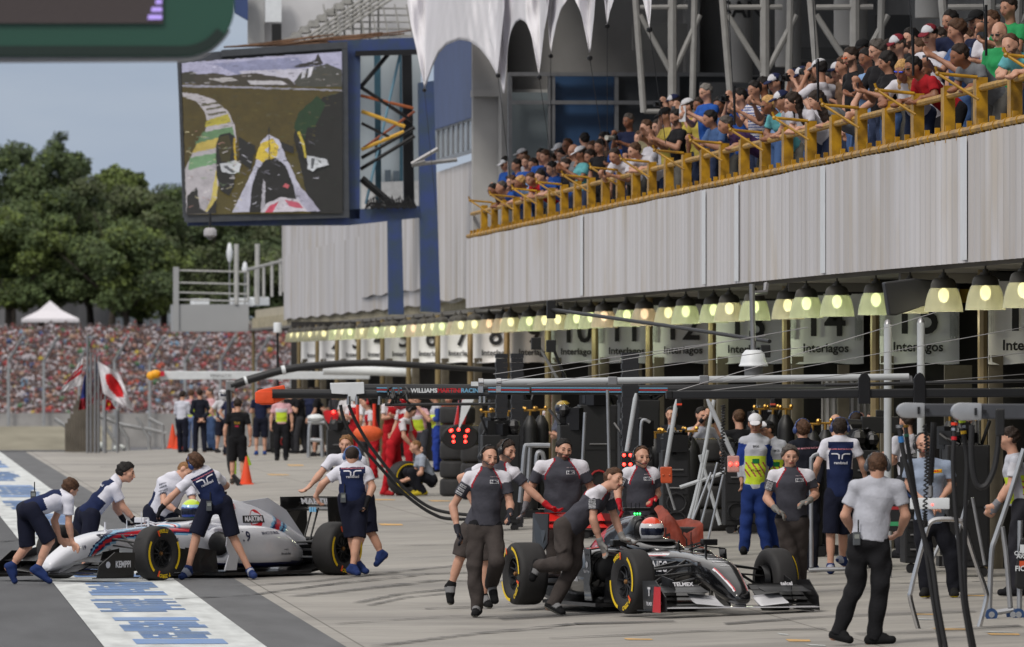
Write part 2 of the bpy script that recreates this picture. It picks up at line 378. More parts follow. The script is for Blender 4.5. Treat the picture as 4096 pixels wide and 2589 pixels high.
# ---------------------------------------------------------------- trees
M_TRUNK = mat('bark', (.055, .045, .038), .9, var=.3, vs=2, bump=.5)
def leafmat(name, c):
    m = mat(name, c, .7, var=.45, vs=.55, spec=.25); return m
LM = [leafmat('leaf_dark', (.062, .088, .040)), leafmat('leaf_mid', (.085, .120, .048)), leafmat('leaf_light', (.125, .165, .045)), leafmat('leaf_olive', (.092, .110, .056))]
def tree(name, base, H, Wd, seed, lm, label, dens=1.0, spike=0):
    rng = np.random.default_rng(seed); rr = random.Random(seed)
    t = empty(name, base, 0, label, 'tree', 'trees behind the grandstand'); b = MB()
    h0 = H*.25; lean = rr.uniform(-.6, .6)
    b.tube([(0, 0, -.3), (lean*.3, 0, h0*.5), (lean, 0, h0)], [.42, .34, .30], 8)
    clumps = []
    nb = 7
    for i in range(nb):
        a = 2*math.pi*i/nb + rr.uniform(-.3, .3); L = Wd*rr.uniform(.3, .48); top = H*rr.uniform(.45, .8)
        p0 = (lean, 0, h0*rr.uniform(.6, 1)); p1 = (lean + math.cos(a)*L*.5, math.sin(a)*L*.5, h0 + (top-h0)*.45); p2 = (lean + math.cos(a)*L, math.sin(a)*L, top)
        b.tube([p0, p1, p2], [.22, .14, .05], 6)
    b.build('trunk', M_TRUNK, t, smooth=True)
    n = int(38*dens)
    for i in range(n):
        u = rng.random(); a = rng.random()*2*math.pi; rr_ = math.sqrt(rng.random())
        zc = h0*.95 + (H*.90-h0*.95)*u; prof = math.sin(math.pi*min(1, .18 + .78*u))**.6
        if u < .2: prof *= .9
        clumps.append((lean + math.cos(a)*rr_*Wd*.45*prof, math.sin(a)*rr_*Wd*.45*prof, zc, Wd*rng.uniform(.10, .18)))
    for k in range(spike): clumps.append((lean*2 + rng.uniform(-1, 1)*Wd*.08, 0, H*(.90+.045*k), Wd*(.10-.015*k)))
    V = []; MI = []
    for (x, y, z, r) in clumps:
        m = int(700*dens*(r/(Wd*.14))**2); d = rng.normal(size=(m, 3)); d /= np.linalg.norm(d, axis=1)[:, None]
        rad = r*(rng.random(m)**.35)*(1 + .25*np.sin(d[:, 0]*5+z)*np.cos(d[:, 2]*4+x))
        c = np.stack([x + d[:, 0]*rad*1.15, y + d[:, 1]*rad*1.15, z + d[:, 2]*rad*.72], 1)
        s = rng.uniform(.10, .26, m)[:, None]; nrm = d*.7 + rng.normal(size=(m, 3))*.55; nrm[:, 2] += .35; nrm /= np.linalg.norm(nrm, axis=1)[:, None]
        t1 = np.cross(nrm, rng.normal(size=(m, 3))); t1 /= np.linalg.norm(t1, axis=1)[:, None]; t2 = np.cross(nrm, t1)
        q = np.stack([c - t1*s, c + t2*s*.6, c + t1*s, c - t2*s*.6], 1); V.append(q.reshape(-1, 3))
        cm = lm[rng.integers(len(lm))]; MI.append(np.where(rng.random(m) < .75, cm, rng.integers(0, 4, m)))
    V = np.concatenate(V); Fq = np.arange(len(V)).reshape(-1, 4)
    mesh_np('crown', V, Fq, LM, np.concatenate(MI), smooth=False, parent=t)
# (D px of trunk, D px y of top, distance, width m, leaf mixes)
TR = [(30, 312, 905, 14, [0, 1, 1], 'tall dark tree at the far left edge of the row'), (20, 470, 868, 11, [2, 2, 1], 'lighter green tree low at the left edge before the taller ones'), (140, 318, 900, 12, [0, 1], 'tree with a narrow top rising above its neighbours'),
      (215, 400, 880, 12, [1, 0, 3], 'tree with a rounded crown behind the white tent'), (262, 365, 895, 9, [2, 2, 1], 'yellow-green tree between two darker crowns'), (330, 430, 872, 12, [1, 0, 3], 'broad dark tree right of the white tent'),
      (385, 395, 890, 12, [1, 3, 0], 'leafy tree just left of the big screen'), (470, 480, 876, 13, [0, 1, 3], 'dark tree standing below the big screen'), (560, 470, 885, 13, [0, 3, 1], 'dark tree behind the grey platform'), (650, 450, 895, 14, [0, 1], 'dark tree partly hidden by the pale cladding'),
      (300, 530, 866, 13, [1, 0, 2], 'low spreading tree between the tent and the platform'), (500, 590, 872, 12, [1, 3], 'low tree seen through the platform railing'), (640, 560, 872, 12, [0, 3], 'low tree beside the pale cladding'),
      (95, 430, 874, 12, [1, 0, 2], 'dense mid green tree left of the white tent')]
for i, (x, yt, Y, W_, lm, lb) in enumerate(TR):
    base = UD(x, 775, Y); base.z = 5.4 + (Y-835)*.006; top = UD(x, yt, Y).z
    tree('broadleaf_tree', base, top - base.z, W_, 11+i, lm, lb, 1.15, 3 if i == 2 else 0)
# things among the trees: tent, pale buildings
tn = empty('party_tent', Vector((UD(118, 770, 846).x, 846, 5.9)), 0, 'small white peaked tent behind the crowd under the trees', 'tent')
mb = MB(); w = 67*842/20060; p = [(-w, -2.2, 0), (w, -2.2, 0), (w, 2.2, 0), (-w, 2.2, 0)]
hz = 12*842/20060
mb.add([(x, y, .62*1+0) for x, y, z in p] + [(x, y, .95) for x, y, z in p] + [(x*.42, y*.42, 1.75) for x, y, z in p] + [(0, 0, 2.75)],
       [(0, 1, 5, 4), (1, 2, 6, 5), (2, 3, 7, 6), (3, 0, 4, 7), (4, 5, 9, 8), (5, 6, 10, 9), (6, 7, 11, 10), (7, 4, 8, 11), (8, 9, 12), (9, 10, 12), (10, 11, 12), (11, 8, 12)])
mb.build('tent_roof', mat('tent_fabric', (.62, .60, .64), .8, var=.05), tn)
mb = MB()
for x, y, z in p: mb.tube([(x*.98, y*.98, -.5), (x*.98, y*.98, .7)], .04, 6)
mb.build('tent_pole', M_ALU, tn)
def farhouse(name, x0, x1, y0, y1, Y, c, label, blue=False):
    a = UD(x0, y1, Y); b = UD(x1, y0, Y); h = empty(name, (a.x, Y, 7), 0, label, 'building')
    W, Z = b.x-a.x, b.z-7
    mb = MB(); mb.bb((0, 0, -1), (W, 8, Z)); mb.build('wall', mat('farwall_%d' % x0, c, .9, var=.12, vs=.6, stretch=(2, 1, .2)), h)
    mb = MB(); mb.add([(-.3, -.3, Z), (W+.3, -.3, Z), (W+.3, 8.3, Z), (-.3, 8.3, Z), (W*.5, -.3, Z+1.6), (W*.5, 8.3, Z+1.6)], [(0, 1, 4), (2, 3, 5), (1, 2, 5, 4), (3, 0, 4, 5), (0, 3, 2, 1)])
    if not blue: mb.build('roof', mat('farroof', (.30, .30, .32), .8), h)
    else:
        m2 = MB(); m2.bb((-.1, -.1, Z), (W+.1, .1, Z+.25)); m2.build('roof_edge', mat('far_blue', (.10, .17, .36), .7), h)
farhouse('warehouse', -20, 262, 655, 790, 915, (.30, .30, .32), 'pale grey shed behind the trees left of centre')
farhouse('hoarding_building', 268, 412, 700, 790, 912, (.42, .48, .54), 'pale blue panelled building behind the right-hand trees', True)
# ---------------------------------------------------------------- far wall, debris fence
fw = empty('barrier_wall', (0, 640, -4.4), 0, 'low cream concrete wall across the far end of the track', 'wall')
a = UD(-80, 1003, 640); b = UD(262, 1003, 640); mb = MB(); mb.bb((a.x, -.3, -1), (b.x, .3, a.z+4.4)); mb.build('wall_body', mat('cream_concrete', (.40, .37, .29), .85, var=.15, vs=.8, stretch=(.5, 1, 3)), fw)
fw2 = empty('fence_wall', (0, 700, -4.4), 0, 'grey concrete base wall below the tall debris fence', 'wall')
a = UD(-80, 972, 700); b = UD(760, 972, 700); mb = MB(); mb.bb((a.x, -.3, -1), (b.x, .3, a.z+4.4)); mb.build('wall_body', mat('grey_concrete_far', (.33, .32, .31), .9, var=.15, vs=.8), fw2)
df = empty('debris_fence', (0, 699, -4.4), 0, 'tall debris fence of grey posts in front of the crowd', 'fence')
for i, x in enumerate(range(20, 760, 83)):
    a = UD(x, 850, 699); c = UD(x+35, 790, 697.5); mb = MB(); bz = -4.4
    mb.tube([(a.x, 0, 0), (a.x, 0, a.z-bz), (c.x, -1.5, c.z-bz)], .13, 6); mb.build('post', mat('galvanised', (.33, .34, .35), .6, .4), df)
mb = MB()
for yy in (870, 910, 950):
    a = UD(-60, yy, 699); c = UD(760, yy, 699); mb.tube([(a.x, 0, a.z+4.4), (c.x, 0, c.z+4.4)], .02, 4)
mb.build('cable', MATS['galvanised'], df)
# ================================================================ PIT BUILDING
XP = 12.35
def cladding_mat():
    m = bpy.data.materials.new('white_cladding'); m.use_nodes = True; n, L, b = nodes(m)
    tc = n.new('ShaderNodeTexCoord')
    def nz(scale, st, det=4):
        mp = n.new('ShaderNodeMapping'); mp.inputs['Scale'].default_value = st; L.new(tc.outputs['Object'], mp.inputs[0])
        t = n.new('ShaderNodeTexNoise'); t.inputs['Scale'].default_value = scale; t.inputs['Detail'].default_value = det
        L.new(mp.outputs[0], t.inputs['Vector']); return t.outputs['Fac']
    def ramp(f, p0, c0, p1, c1):
        r = n.new('ShaderNodeValToRGB'); r.color_ramp.elements[0].position = p0; r.color_ramp.elements[1].position = p1
        r.color_ramp.elements[0].color = (*c0, 1); r.color_ramp.elements[1].color = (*c1, 1); L.new(f, r.inputs[0]); return r.outputs[0]
    def mul(a, c, f=1):
        x = n.new('ShaderNodeMix'); x.data_type = 'RGBA'; x.blend_type = 'MULTIPLY'; x.inputs['Factor'].default_value = f
        L.new(a, x.inputs['A']); L.new(c, x.inputs['B']); return x.outputs['Result']
    base = ramp(nz(1, (1, .25, .12)), .3, (.50, .485, .50), .7, (.60, .585, .60))
    st = ramp(nz(1, (3, 1.6, .05), 5), .40, (.80, .77, .72), .55, (1, 1, 1))
    rust = ramp(nz(1, (2, .7, .35), 3), .56, (1, 1, 1), .72, (.84, .76, .62))
    c = mul(mul(base, st, .9), rust, .7); L.new(c, b.inputs['Base Color']); b.inputs['Roughness'].default_value = .5
    return m
M_CLAD = cladding_mat()
M_CONW = mat('weathered_concrete', (.27, .265, .26), .9, var=.22, vs=.5, bump=.2, bs=6, stretch=(1, 1, .6))
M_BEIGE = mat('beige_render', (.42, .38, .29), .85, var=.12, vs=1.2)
M_SOFF = mat('soffit_board', (.17, .16, .145), .8, var=.2, vs=1.5, stretch=(1, .1, 1))
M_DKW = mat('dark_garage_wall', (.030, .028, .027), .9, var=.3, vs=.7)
M_BLST = mat('blue_steel', (.022, .040, .13), .45, var=.35, vs=3, var2=(.035, .06, .10), bump=.15)
M_BLCL = mat('blue_cladding', (.035, .062, .17), .5, var=.12, vs=1.5)
M_GBOX = mat('grey_panel', (.33, .335, .34), .6, var=.04, vs=.6)
bd = empty('pit_building', (XP, 140, 0), 0, 'long pit building with white ribbed balcony front above the numbered garages', 'building')
def bpart(mb, name, m, smooth=False): 
    o = mb.build(name, m, bd, smooth=smooth); o.matrix_parent_inverse = Matrix.Translation((-XP, -140, 0)); return o
# ribbed parapet: real corrugation in the near front
def ribs(x, y0, y1, zb, zt, pitch, dep, name, m, skip=None):
    ys = np.arange(y0, y1, pitch/4); V = []; rng = np.random.default_rng(3)
    pr = [0, 0, -dep, -dep]
    for i, y in enumerate(ys):
        xx = x + pr[i % 4]; V += [(xx, y, zb(y)), (xx, y, zt(y))]
    Fq = [(2*i, 2*i+1, 2*i+3, 2*i+2) for i in range(len(ys)-1)]
    o = mesh_np(name, V, Fq, m, smooth=False, parent=bd); o.matrix_parent_inverse = Matrix.Translation((-XP, -140, 0)); return o
Y0N = 178.5
ribs(XP, 60, Y0N, lambda y: 3.77 + .008*math.sin(y*.13), lambda y: 5.21 + .006*math.sin(y*.9), .5, .035, 'parapet', M_CLAD)
mb = MB(); mb.bb((XP+.05, 60, 3.80), (XP+.25, Y0N, 5.2)); mb.bb((XP+.25, 60, 4.55), (22, Y0N, 4.75)); mb.bb((15.8, Y0N, 4.55), (22, 350, 4.75)); bpart(mb, 'balcony_slab', M_CONW)
mb = MB(); mb.bb((XP+.26, 60, 3.74), (22, Y0N, 3.80)); mb.bb((15.3, Y0N, 3.90), (22, 352, 4.0))
for k in range(9): mb.bb((XP+.3, 66+k*.0+k*13, 3.62), (15, 66.25+k*13, 3.738))
bpart(mb, 'soffit', M_SOFF)
# white seam strips on the parapet
for px in (2832, 2964, 3312, 2340, 3880):
    y = UX(px, 1000, XP).y; mb = MB(); mb.bb((XP-.041, y, 3.8), (XP-.036, y+.55, 5.2)); bpart(mb, 'seam_strip', mat('seam', (.68, .70, .73), .5, var=.04))
# far recessed front: beige fascia, hanging cladding, fringe
XF = 15.5
mb = MB(); mb.bb((XF, Y0N, 4.0), (XF+.3, 350, 4.75)); bpart(mb, 'fascia', M_BEIGE)
V = []; ys = np.arange(Y0N, 350, .22)
fr = MB()
for i, y in enumerate(ys):
    if i % 2 == 0: fr.bb((XF-.13, y, 3.93), (XF-.01, y+.20, 4.42))
bpart(fr, 'fringe', mat('fringe_beige', (.40, .36, .26), .8, var=.25, vs=3))
def clad(px0, px1, pyt, pyb, X, name, pitch, m=M_CLAD, dep=.05):
    a = UX(px1, pyb, X); b = UX(px0, pyb, X); zt = 2.65 + (1446-pyt)/(px1+493)*X; zb = 2.65 + (1446 - pyb)/(px1+493)*X
    return ribs(X, a.y, b.y, lambda y: zb + .03*math.sin(y*.8), lambda y: zt, pitch, dep, name, m)
clad(1139, 1850, 840, 1205, XF-.2, 'lower_cladding', 1.1)
clad(1139, 1440, 500, 1118, XF-.1, 'upper_cladding', 2.2, dep=.12)
clad(1440, 1740, 800, 1150, XF-.3, 'middle_cladding', 1.2)
clad(1742, 1895, 640, 1190, XF-.35, 'near_cladding', .7)
# walls behind the balcony
mb = MB(); mb.bb((21, 60, 4.75), (21.3, 180, 16)); mb.bb((12.9, 178.6, 4.75), (24, 178.9, 16)); bpart(mb, 'rear_wall', M_CONW)
mb = MB(); mb.bb((13.9, 177.9, 7.3), (17.5, 178.5, 8.2)); mb.bb((13.0, 177.5, 4.75), (13.12, 178.5, 13)); mb.bb((16.9, 178.0, 4.76), (17.2, 178.58, 15.9)); mb.bb((18.6, 178.0, 8.6), (24, 178.58, 8.9)); bpart(mb, 'wall_panel', mat('light_concrete', (.36, .355, .35), .85, var=.15, vs=.8))
# glazed booth at the back of the terrace
M_BGL = mat('blue_glass', (.045, .105, .23), .22, var=.5, vs=.35, spec=.6); M_BGL2 = mat('pale_glass', (.20, .235, .25), .3, var=.12, vs=.4)
def upanel(name, x0, x1, y0, y1, Y, m, th=.08):
    a = U(x0, y1, Y); b = U(x1, y0, Y); q = MB(); q.bb((a.x, Y, max(4.76, a.z)), (b.x, Y+th, b.z)); return bpart(q, name, m)
upanel('blue_glass_panel', 2215, 2465, 295, 1000, 176.5, M_BGL); upanel('grey_glass_panel', 2468, 3300, 300, 1000, 176.4, mat('smoked_glass', (.055, .06, .068), .3, var=.25, vs=.5))
upanel('pale_glass_panel', 2045, 2195, 370, 1000, 176.8, M_BGL2)
q = MB()
for px in (2040, 2200, 2212, 2466, 2710):
    p = U(px, 300, 176.2); q.bb((p.x-.04, 176.15, 4.76), (p.x+.04, 176.35, p.z+.05))
for y in (297, 410): q.bb((U(2040, y, 176.2).x, 176.12, U(2040, y, 176.2).z-.04), (U(3300, y, 176.2).x, 176.3, U(2040, y, 176.2).z+.04))
bpart(q, 'booth_frame', M_ALU)
mb = MB(); mb.bb((12.6, 60, 13.0), (21, 178.5, 13.2)); bpart(mb, 'terrace_roof', M_CONW)
# shop fronts glimpsed further up the terrace
for i, (x0, x1, y0, y1, c) in enumerate([(2530, 2750, 95, 200, (.20, .20, .195)), (2960, 3300, 250, 300, (.09, .09, .095)), (3080, 3420, 190, 235, (.13, .13, .13)), (3500, 3700, 60, 240, (.12, .12, .122)), (3700, 4096, 120, 160, (.16, .16, .16)), (3250, 3900, 300, 345, (.10, .10, .10)), (2800, 3040, 330, 420, (.16, .165, .17))]):
    upanel('lintel', x0, x1, y0, y1, 174-i*.5, mat('lintel_%d' % i, c, .8, var=.15, vs=.8))
upanel('red_panel', 3860, 3990, 135, 185, 168, paint((150, 30, 35), .5))
# blue upper storey left of the balcony with its ribbon window, and concrete pier
mb = MB(); X = 15.0
a = UX(1880, 1, X); 
def xquad(m, x0, x1, t0, t1, b0, b1, X, th=.1):  # quad on plane X=const given image corners (x0 left/far, x1 right/near)
    p = [UX(x0, t0, X), UX(x1, t1, X), UX(x1, b1, X), UX(x0, b0, X)]
    m.prism([(v.x, v.y, v.z) for v in p], (th, 0, 0))
xquad(mb, 1735, 1888, 120, 0, 520, 470, 14.9); bpart(mb, 'blue_cladding', M_BLCL)
mb = MB(); xquad(mb, 1742, 1888, 522, 472, 640, 600, 15.0); bpart(mb, 'ribbon_window_glass', mat('window_glass_grey', (.30, .33, .36), .15, var=.4, vs=1.5))
mb = MB()
for i in range(8):
    x = 1745 + i*20; xquad(mb, x, x+5, 520-i*7, 518-i*7, 640-i*6, 640-i*6, 14.97, .05)
xquad(mb, 1740, 1890, 520, 470, 526, 476, 14.95, .05); xquad(mb, 1740, 1890, 640, 596, 654, 610, 14.95, .05); bpart(mb, 'window_frame', M_ALU)
mb = MB(); a = U(1890, 0, 178.7); b = U(1960, 950, 178.7); mb.bb((a.x, 178.55, 4.76), (b.x+.3, 179.0, 16)); mb.bb((a.x-.02, 178.3, 8.2), (b.x+1.5, 179.0, 8.35)); bpart(mb, 'concrete_pier', mat('pier_concrete', (.40, .395, .39), .85, var=.15, vs=.7))
# garages: brown pipe columns, cream piers, dark partitions, back wall
GY = [111.2 + (15-n)*10.9 for n in range(1, 19)]
M_PIPE = mat('ochre_pipe', (.20, .15, .07), .6, var=.2, vs=2)
cm = MB(); pm = MB(); dm = MB(); fm = MB()
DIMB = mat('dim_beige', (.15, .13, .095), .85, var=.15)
for i, y in enumerate(GY):
    cm = MB(); cm.tube([(13.02, y-.3, 0), (13.02, y-.3, 3.73)], .062, 8); bpart(cm, 'column', M_PIPE, True)
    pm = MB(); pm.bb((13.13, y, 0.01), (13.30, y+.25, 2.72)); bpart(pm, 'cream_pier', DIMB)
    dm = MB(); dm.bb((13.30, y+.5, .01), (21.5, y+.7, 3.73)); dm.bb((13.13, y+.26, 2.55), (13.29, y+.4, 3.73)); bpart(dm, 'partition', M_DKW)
    fm = MB(); fm.bb((13.15, y+.35, 3.42), (15.2, y+.40, 3.60)); bpart(fm, 'yellow_fascia', mat('fascia_yellow', (.55, .36, .05), .6))
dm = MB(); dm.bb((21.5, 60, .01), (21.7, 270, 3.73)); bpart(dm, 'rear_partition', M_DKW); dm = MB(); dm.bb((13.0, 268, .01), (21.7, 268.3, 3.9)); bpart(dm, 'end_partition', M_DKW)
for x, w, y in [(13.55, .2, 98), (13.7, .35, 109), (13.62, .16, 120.5), (13.6, .25, 131.5), (13.8, .3, 142), (13.6, .14, 153), (13.7, .4, 164)]:
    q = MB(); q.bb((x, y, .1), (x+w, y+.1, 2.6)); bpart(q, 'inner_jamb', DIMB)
# ribbed grey shutter behind the camera crew
a = U(3285, 1520, 121); V = []
for i in range(37):
    p = U(3285 + i*6.2, 1750, 121); V += [(p.x, 121 + (.05 if (i//2) % 2 else 0), .02), (p.x, 121 + (.05 if (i//2) % 2 else 0), U(3285, 1525, 121).z)]
o = mesh_np('shutter', V, [(2*i, 2*i+2, 2*i+3, 2*i+1) for i in range(36)], mat('shutter_grey', (.42, .41, .40), .5, var=.1), smooth=False, parent=bd); o.matrix_parent_inverse = Matrix.Translation((-XP, -140, 0))
# ---------------------------------------------------------------- garage number signs
M_SIGN = mat('sign_vinyl', (.80, .81, .82), .55, var=.08, vs=1.4, bump=.25, bs=3); M_INK = mat('sign_ink', (.02, .02, .022), .5)
M_GHOST = mat('faded_ink', (.42, .44, .44), .6, var=.2, vs=9)
for n in range(16, 0, -1):
    y = 111.2 + (15-n)*10.9
    s = empty('garage_sign', (13.62, y, 3.0), 0, 'white hanging garage sign numbered %s, place name below the number' % ['', 'one', 'two', 'three', 'four', 'five', 'six', 'seven', 'eight', 'nine', 'ten', 'eleven', 'twelve', 'thirteen', 'fourteen', 'fifteen', 'sixteen'][n], 'sign', 'numbered garage signs under the balcony')
    nx = 14; V = []; 
    for j in range(4):
        for i in range(nx): V.append((-.55 + 1.10*i/(nx-1), .012*math.sin(i*1.3+n) + .01*j, [-.38, -.36, .2, .62][j] + (-.012*math.sin(i*.7) if j == 0 else 0)))
    fq = [(j*nx+i, j*nx+i+1, (j+1)*nx+i+1, (j+1)*nx+i) for j in range(3) for i in range(nx-1)]
    mesh_np('panel', V, fq, M_SIGN, parent=s)
    mb = MB(); mb.bb((-.55, .03, -.40), (.55, .06, -.375)); mb.build('frame_bar', M_DRK, s); mb = MB(); mb.bb((-.55, .03, .60), (.55, .07, .70)); mb.build('frame_bar', M_DRK, s)
    put_text('number', str(n), (-.02, -.022, .22), (1, 0, 0), (0, 0, 1), .46, M_INK, s, bold=.025, sx=.95)
    put_text('place_name', 'Interlagos', (.0, -.022, -.165), (1, 0, 0), (0, 0, 1), .120, M_INK, s, bold=.035, sx=.98)
    if n in (10, 11, 12, 14, 15, 16):
        mb = MB()
        for k in range(6): mb.bb((.42 + .018*k, -.021, -.05 + .03*(k % 2)), (.432 + .018*k, -.018, .30 - .03*(k % 3)))
        for k in range(5): mb.bb((-.52 + .018*k, -.021, -.02), (-.508 + .018*k, -.018, .28 - .02*(k % 2)))
        mb.build('faded_lettering', M_GHOST, s)
# ---------------------------------------------------------------- high-bay lamps
def lampmats():
    out = []
    for i, (c, e) in enumerate([((1, .90, .42), 1), ((.88, 1, .42), 1), ((1, .66, .38), .9)]):
        m = bpy.data.materials.new('lamp_shade_glow_%d' % i); m.use_nodes = True; n, L, b = nodes(m)
        b.inputs['Base Color'].default_value = (.26, .26, .21, 1); b.inputs['Roughness'].default_value = .35
        b.inputs['Emission Color'].default_value = (*c, 1); b.inputs['Emission Strength'].default_value = .04*e; b.inputs['Alpha'].default_value = .62
        tr = n.new('ShaderNodeBsdfTranslucent'); tr.inputs[0].default_value = (.5, .5, .38, 1); mx = n.new('ShaderNodeMixShader'); mx.inputs[0].default_value = .16
        L.new(b.outputs[0], mx.inputs[1]); L.new(tr.outputs[0], mx.inputs[2]); L.new(mx.outputs[0], n['Material Output'].inputs[0])
        bu = bpy.data.materials.new('lamp_bulb_%d' % i); bu.use_nodes = True; n2, L2, b2 = nodes(bu)
        b2.inputs['Emission Color'].default_value = (*c, 1); b2.inputs['Emission Strength'].default_value = 8*e
        out.append((m, bu))
    return out
LMP = lampmats(); M_CAP = mat('lamp_cap', (.055, .05, .04), .6)
lmp = {}
def lamp(i, Y, kind, x):
    l = empty('hanging_lamp', (x, Y, 3.72), 0, 'frosted glowing hanging lamp, %s from the right in the row under the balcony' % ordn(i+1), 'lamp', 'lamps hanging under the balcony')
    if i < 40:
        ld = bpy.data.lights.get('lamp_glow_%d' % kind) or bpy.data.lights.new('lamp_glow_%d' % kind, 'POINT'); ld.energy = 9; ld.color = [(1, .93, .66), (.92, 1, .66), (1, .78, .55)][kind]; ld.shadow_soft_size = .08
        lo = bpy.data.objects.new('lamp_light', ld); COL.objects.link(lo); lo.parent = l; lo.location = (0, 0, -.60)
    if kind not in lmp:
        a = MB(); a.lathe([(.145, -.19), (.172, -.225), (.194, -.28), (.212, -.35), (.226, -.43), (.231, -.48), (.238, -.485), (.228, -.478), (.219, -.43), (.205, -.35), (.183, -.28), (.15, -.225), (.12, -.195)], n=28)
        b = MB(); b.lathe([(0, -.02), (.03, -.02), (.032, -.05), (.055, -.055), (.06, -.080), (.10, -.088), (.135, -.115), (.152, -.16), (.158, -.205), (.146, -.205), (.12, -.16), (0, -.15)], n=20); b.tube([(0, 0, .02), (0, 0, -.1)], .012, 6)
        c = MB(); c.ball((0, 0, -.29), .066, 12, (1, 1, 1.35))
        lmp[kind] = [a.build('lamp_shade', LMP[kind][0], l, smooth=True), b.build('lamp_cap', M_CAP, l, smooth=True), c.build('bulb', LMP[kind][1], l, smooth=True)]
    else:
        for o in lmp[kind]: c = o.copy(); COL.objects.link(c); c.parent = l
kinds = [0, 0, 0, 0, 1, 1, 1, 0, 1, 0, 1, 1, 0, 2, 1, 2, 1, 1, 0, 0, 1, 0, 2, 2, 0, 0, 2, 1, 0, 0, 2, 1, 0, 1, 1, 0, 0, 1, 0, 1, 0, 0, 0, 0, 0, 0, 0]
rl = random.Random(3)
for i in range(47): lamp(i, 93.0 + 3.6*i, kinds[i], 12.6 + rl.uniform(-.08, .08))
# ---------------------------------------------------------------- balcony railing
rail = empty('balcony_railing', (XP, 140, 5.2), 0, 'yellow steel balcony railing of flat posts, pipes and outrigger brackets', 'railing')
def rpart(mb, name, m=M_YEL, smooth=False):
    o = mb.build(name, m, rail, smooth=smooth); o.matrix_parent_inverse = Matrix.Translation((-XP, -140, -5.2)); return o
RY = [84.0 + 2.93*i for i in range(32)]
for i, y in enumerate(RY):
    mb = MB(); mb.bb((XP+.04, y, 5.12), (XP+.17, y+.06, 5.86)); mb.bb((XP+.04, y+.06, 5.12), (XP+.055, y+.30, 5.84)); mb.bb((XP+.155, y+.06, 5.12), (XP+.17, y+.30, 5.84))
    rpart(mb, 'post')
    if i % 2 == 0:
        mb = MB(); tip = (XP-.40, y, 5.90)
        mb.tube([tip, (XP+.05, y, 5.86)], .020, 8); mb.tube([tip, (XP+.04, y-.2, 5.60)], .017, 8); mb.ball(tip, .032, 8); mb.tube([(tip[0], y, 5.90), (tip[0]-.03, y, 5.98)], .016, 6)
        rpart(mb, 'outrigger_bracket')
mb = MB(); mb.tube([(XP+.1, 80, 5.74), (XP+.1, Y0N, 5.74)], .042, 8); rpart(mb, 'top_rail', smooth=True)
mb = MB(); mb.tube([(XP+.02, 80, 5.27), (XP+.02, Y0N, 5.27)], .048, 8)
for i in range(96): y = 84 + i*.98; mb.tube([(XP+.02, y, 5.27), (XP+.02, y+.07, 5.27)], .058, 8); mb.bb((XP-.01, y+.4, 5.18), (XP+.05, y+.44, 5.38))
rpart(mb, 'lower_rail', smooth=False)
# ---------------------------------------------------------------- white fabric canopy over the terrace
M_CANV = mat('canopy_fabric', (.86, .85, .88), .75, var=.06, vs=.8, bump=.5, bs=1.6); _n = M_CANV.node_tree.nodes; _t = _n.new('ShaderNodeBsdfTranslucent'); _t.inputs[0].default_value = (.85, .84, .88, 1); _m = _n.new('ShaderNodeMixShader'); _m.inputs[0].default_value = .4; M_CANV.node_tree.links.new(_n['Principled BSDF'].outputs[0], _m.inputs[1]); M_CANV.node_tree.links.new(_t.outputs[0], _m.inputs[2]); M_CANV.node_tree.links.new(_m.outputs[0], _n['Material Output'].inputs[0])
cn = empty('fabric_canopy', (12, 150, 8), 0, 'white scalloped fabric canopy hanging over the top of the terrace', 'canopy')
def canopy_row(tips, name, X0, up, arch, seed, Xt):
    V = []; Fq = []; nu, nv = 22, 10; rr = random.Random(seed)
    for k in range(len(tips)-1):
        (ya, za), (yb, zb) = tips[k], tips[k+1]; o = len(V); hgt = arch*rr.uniform(.9, 1.1)
        for i in range(nu+1):
            u = i/nu; y = ya + (yb-ya)*u; zz = za + (zb-za)*u; A = (4*u*(1-u))**.55
            z0 = zz + hgt*A; x0 = X0 + .9*A
            for j in range(nv+1):
                v = j/nv; z = z0 + (up - z0)*v; x = x0 + (Xt-x0)*(v**1.5) + .07*math.sin(u*9+v*4+k)*(1-v) + .25*math.cos(math.pi*2*u)*(v*(1-v))*1.2
                V.append((x-12, y-150, z-8))
        for i in range(nu):
            for j in range(nv): a = o+i*(nv+1)+j; Fq.append((a, a+1, a+nv+2, a+nv+1))
    return mesh_np(name, V, Fq, M_CANV, parent=cn)
def sail(name, pts, Y0, dY, seed, top=-60):
    """hanging fabric: scalloped lower edge measured in the photo, surface folded and leaning in depth, real thickness"""
    xs = [p[0] for p in pts]; n = max(10, int((xs[-1]-xs[0])/4)); nv = 16; V = []
    for side in (0, 1):
        for i in range(n+1):
            x = xs[0] + (xs[-1]-xs[0])*i/n; yb = float(np.interp(x, xs, [p[1] for p in pts]))
            xc = [p for p in pts]; 
            for j in range(nv+1):
                v = j/nv; y = yb + (top-yb)*v; d = .55*math.sin(x*.045+seed)*(.4+v) + .22*math.sin(x*.14 + y*.03 + seed) + .09*math.sin(x*.35-y*.05) + 5*v*abs(yb-top)/250 + side*.03
                V.append(U(x*DD, y*DD, Y0 + dY*(x-xs[0]) + d) - Vector((12, 150, 8)))
    m = (n+1)*(nv+1); Fq = []
    for i in range(n):
        for j in range(nv):
            a = i*(nv+1)+j; Fq.append((a, a+nv+1, a+nv+2, a+1)); Fq.append((a+m, a+1+m, a+nv+2+m, a+nv+1+m))
        a = i*(nv+1); Fq.append((a, a+m, a+nv+1+m, a+nv+1))
    return mesh_np(name, V, Fq, M_CANV, parent=cn)
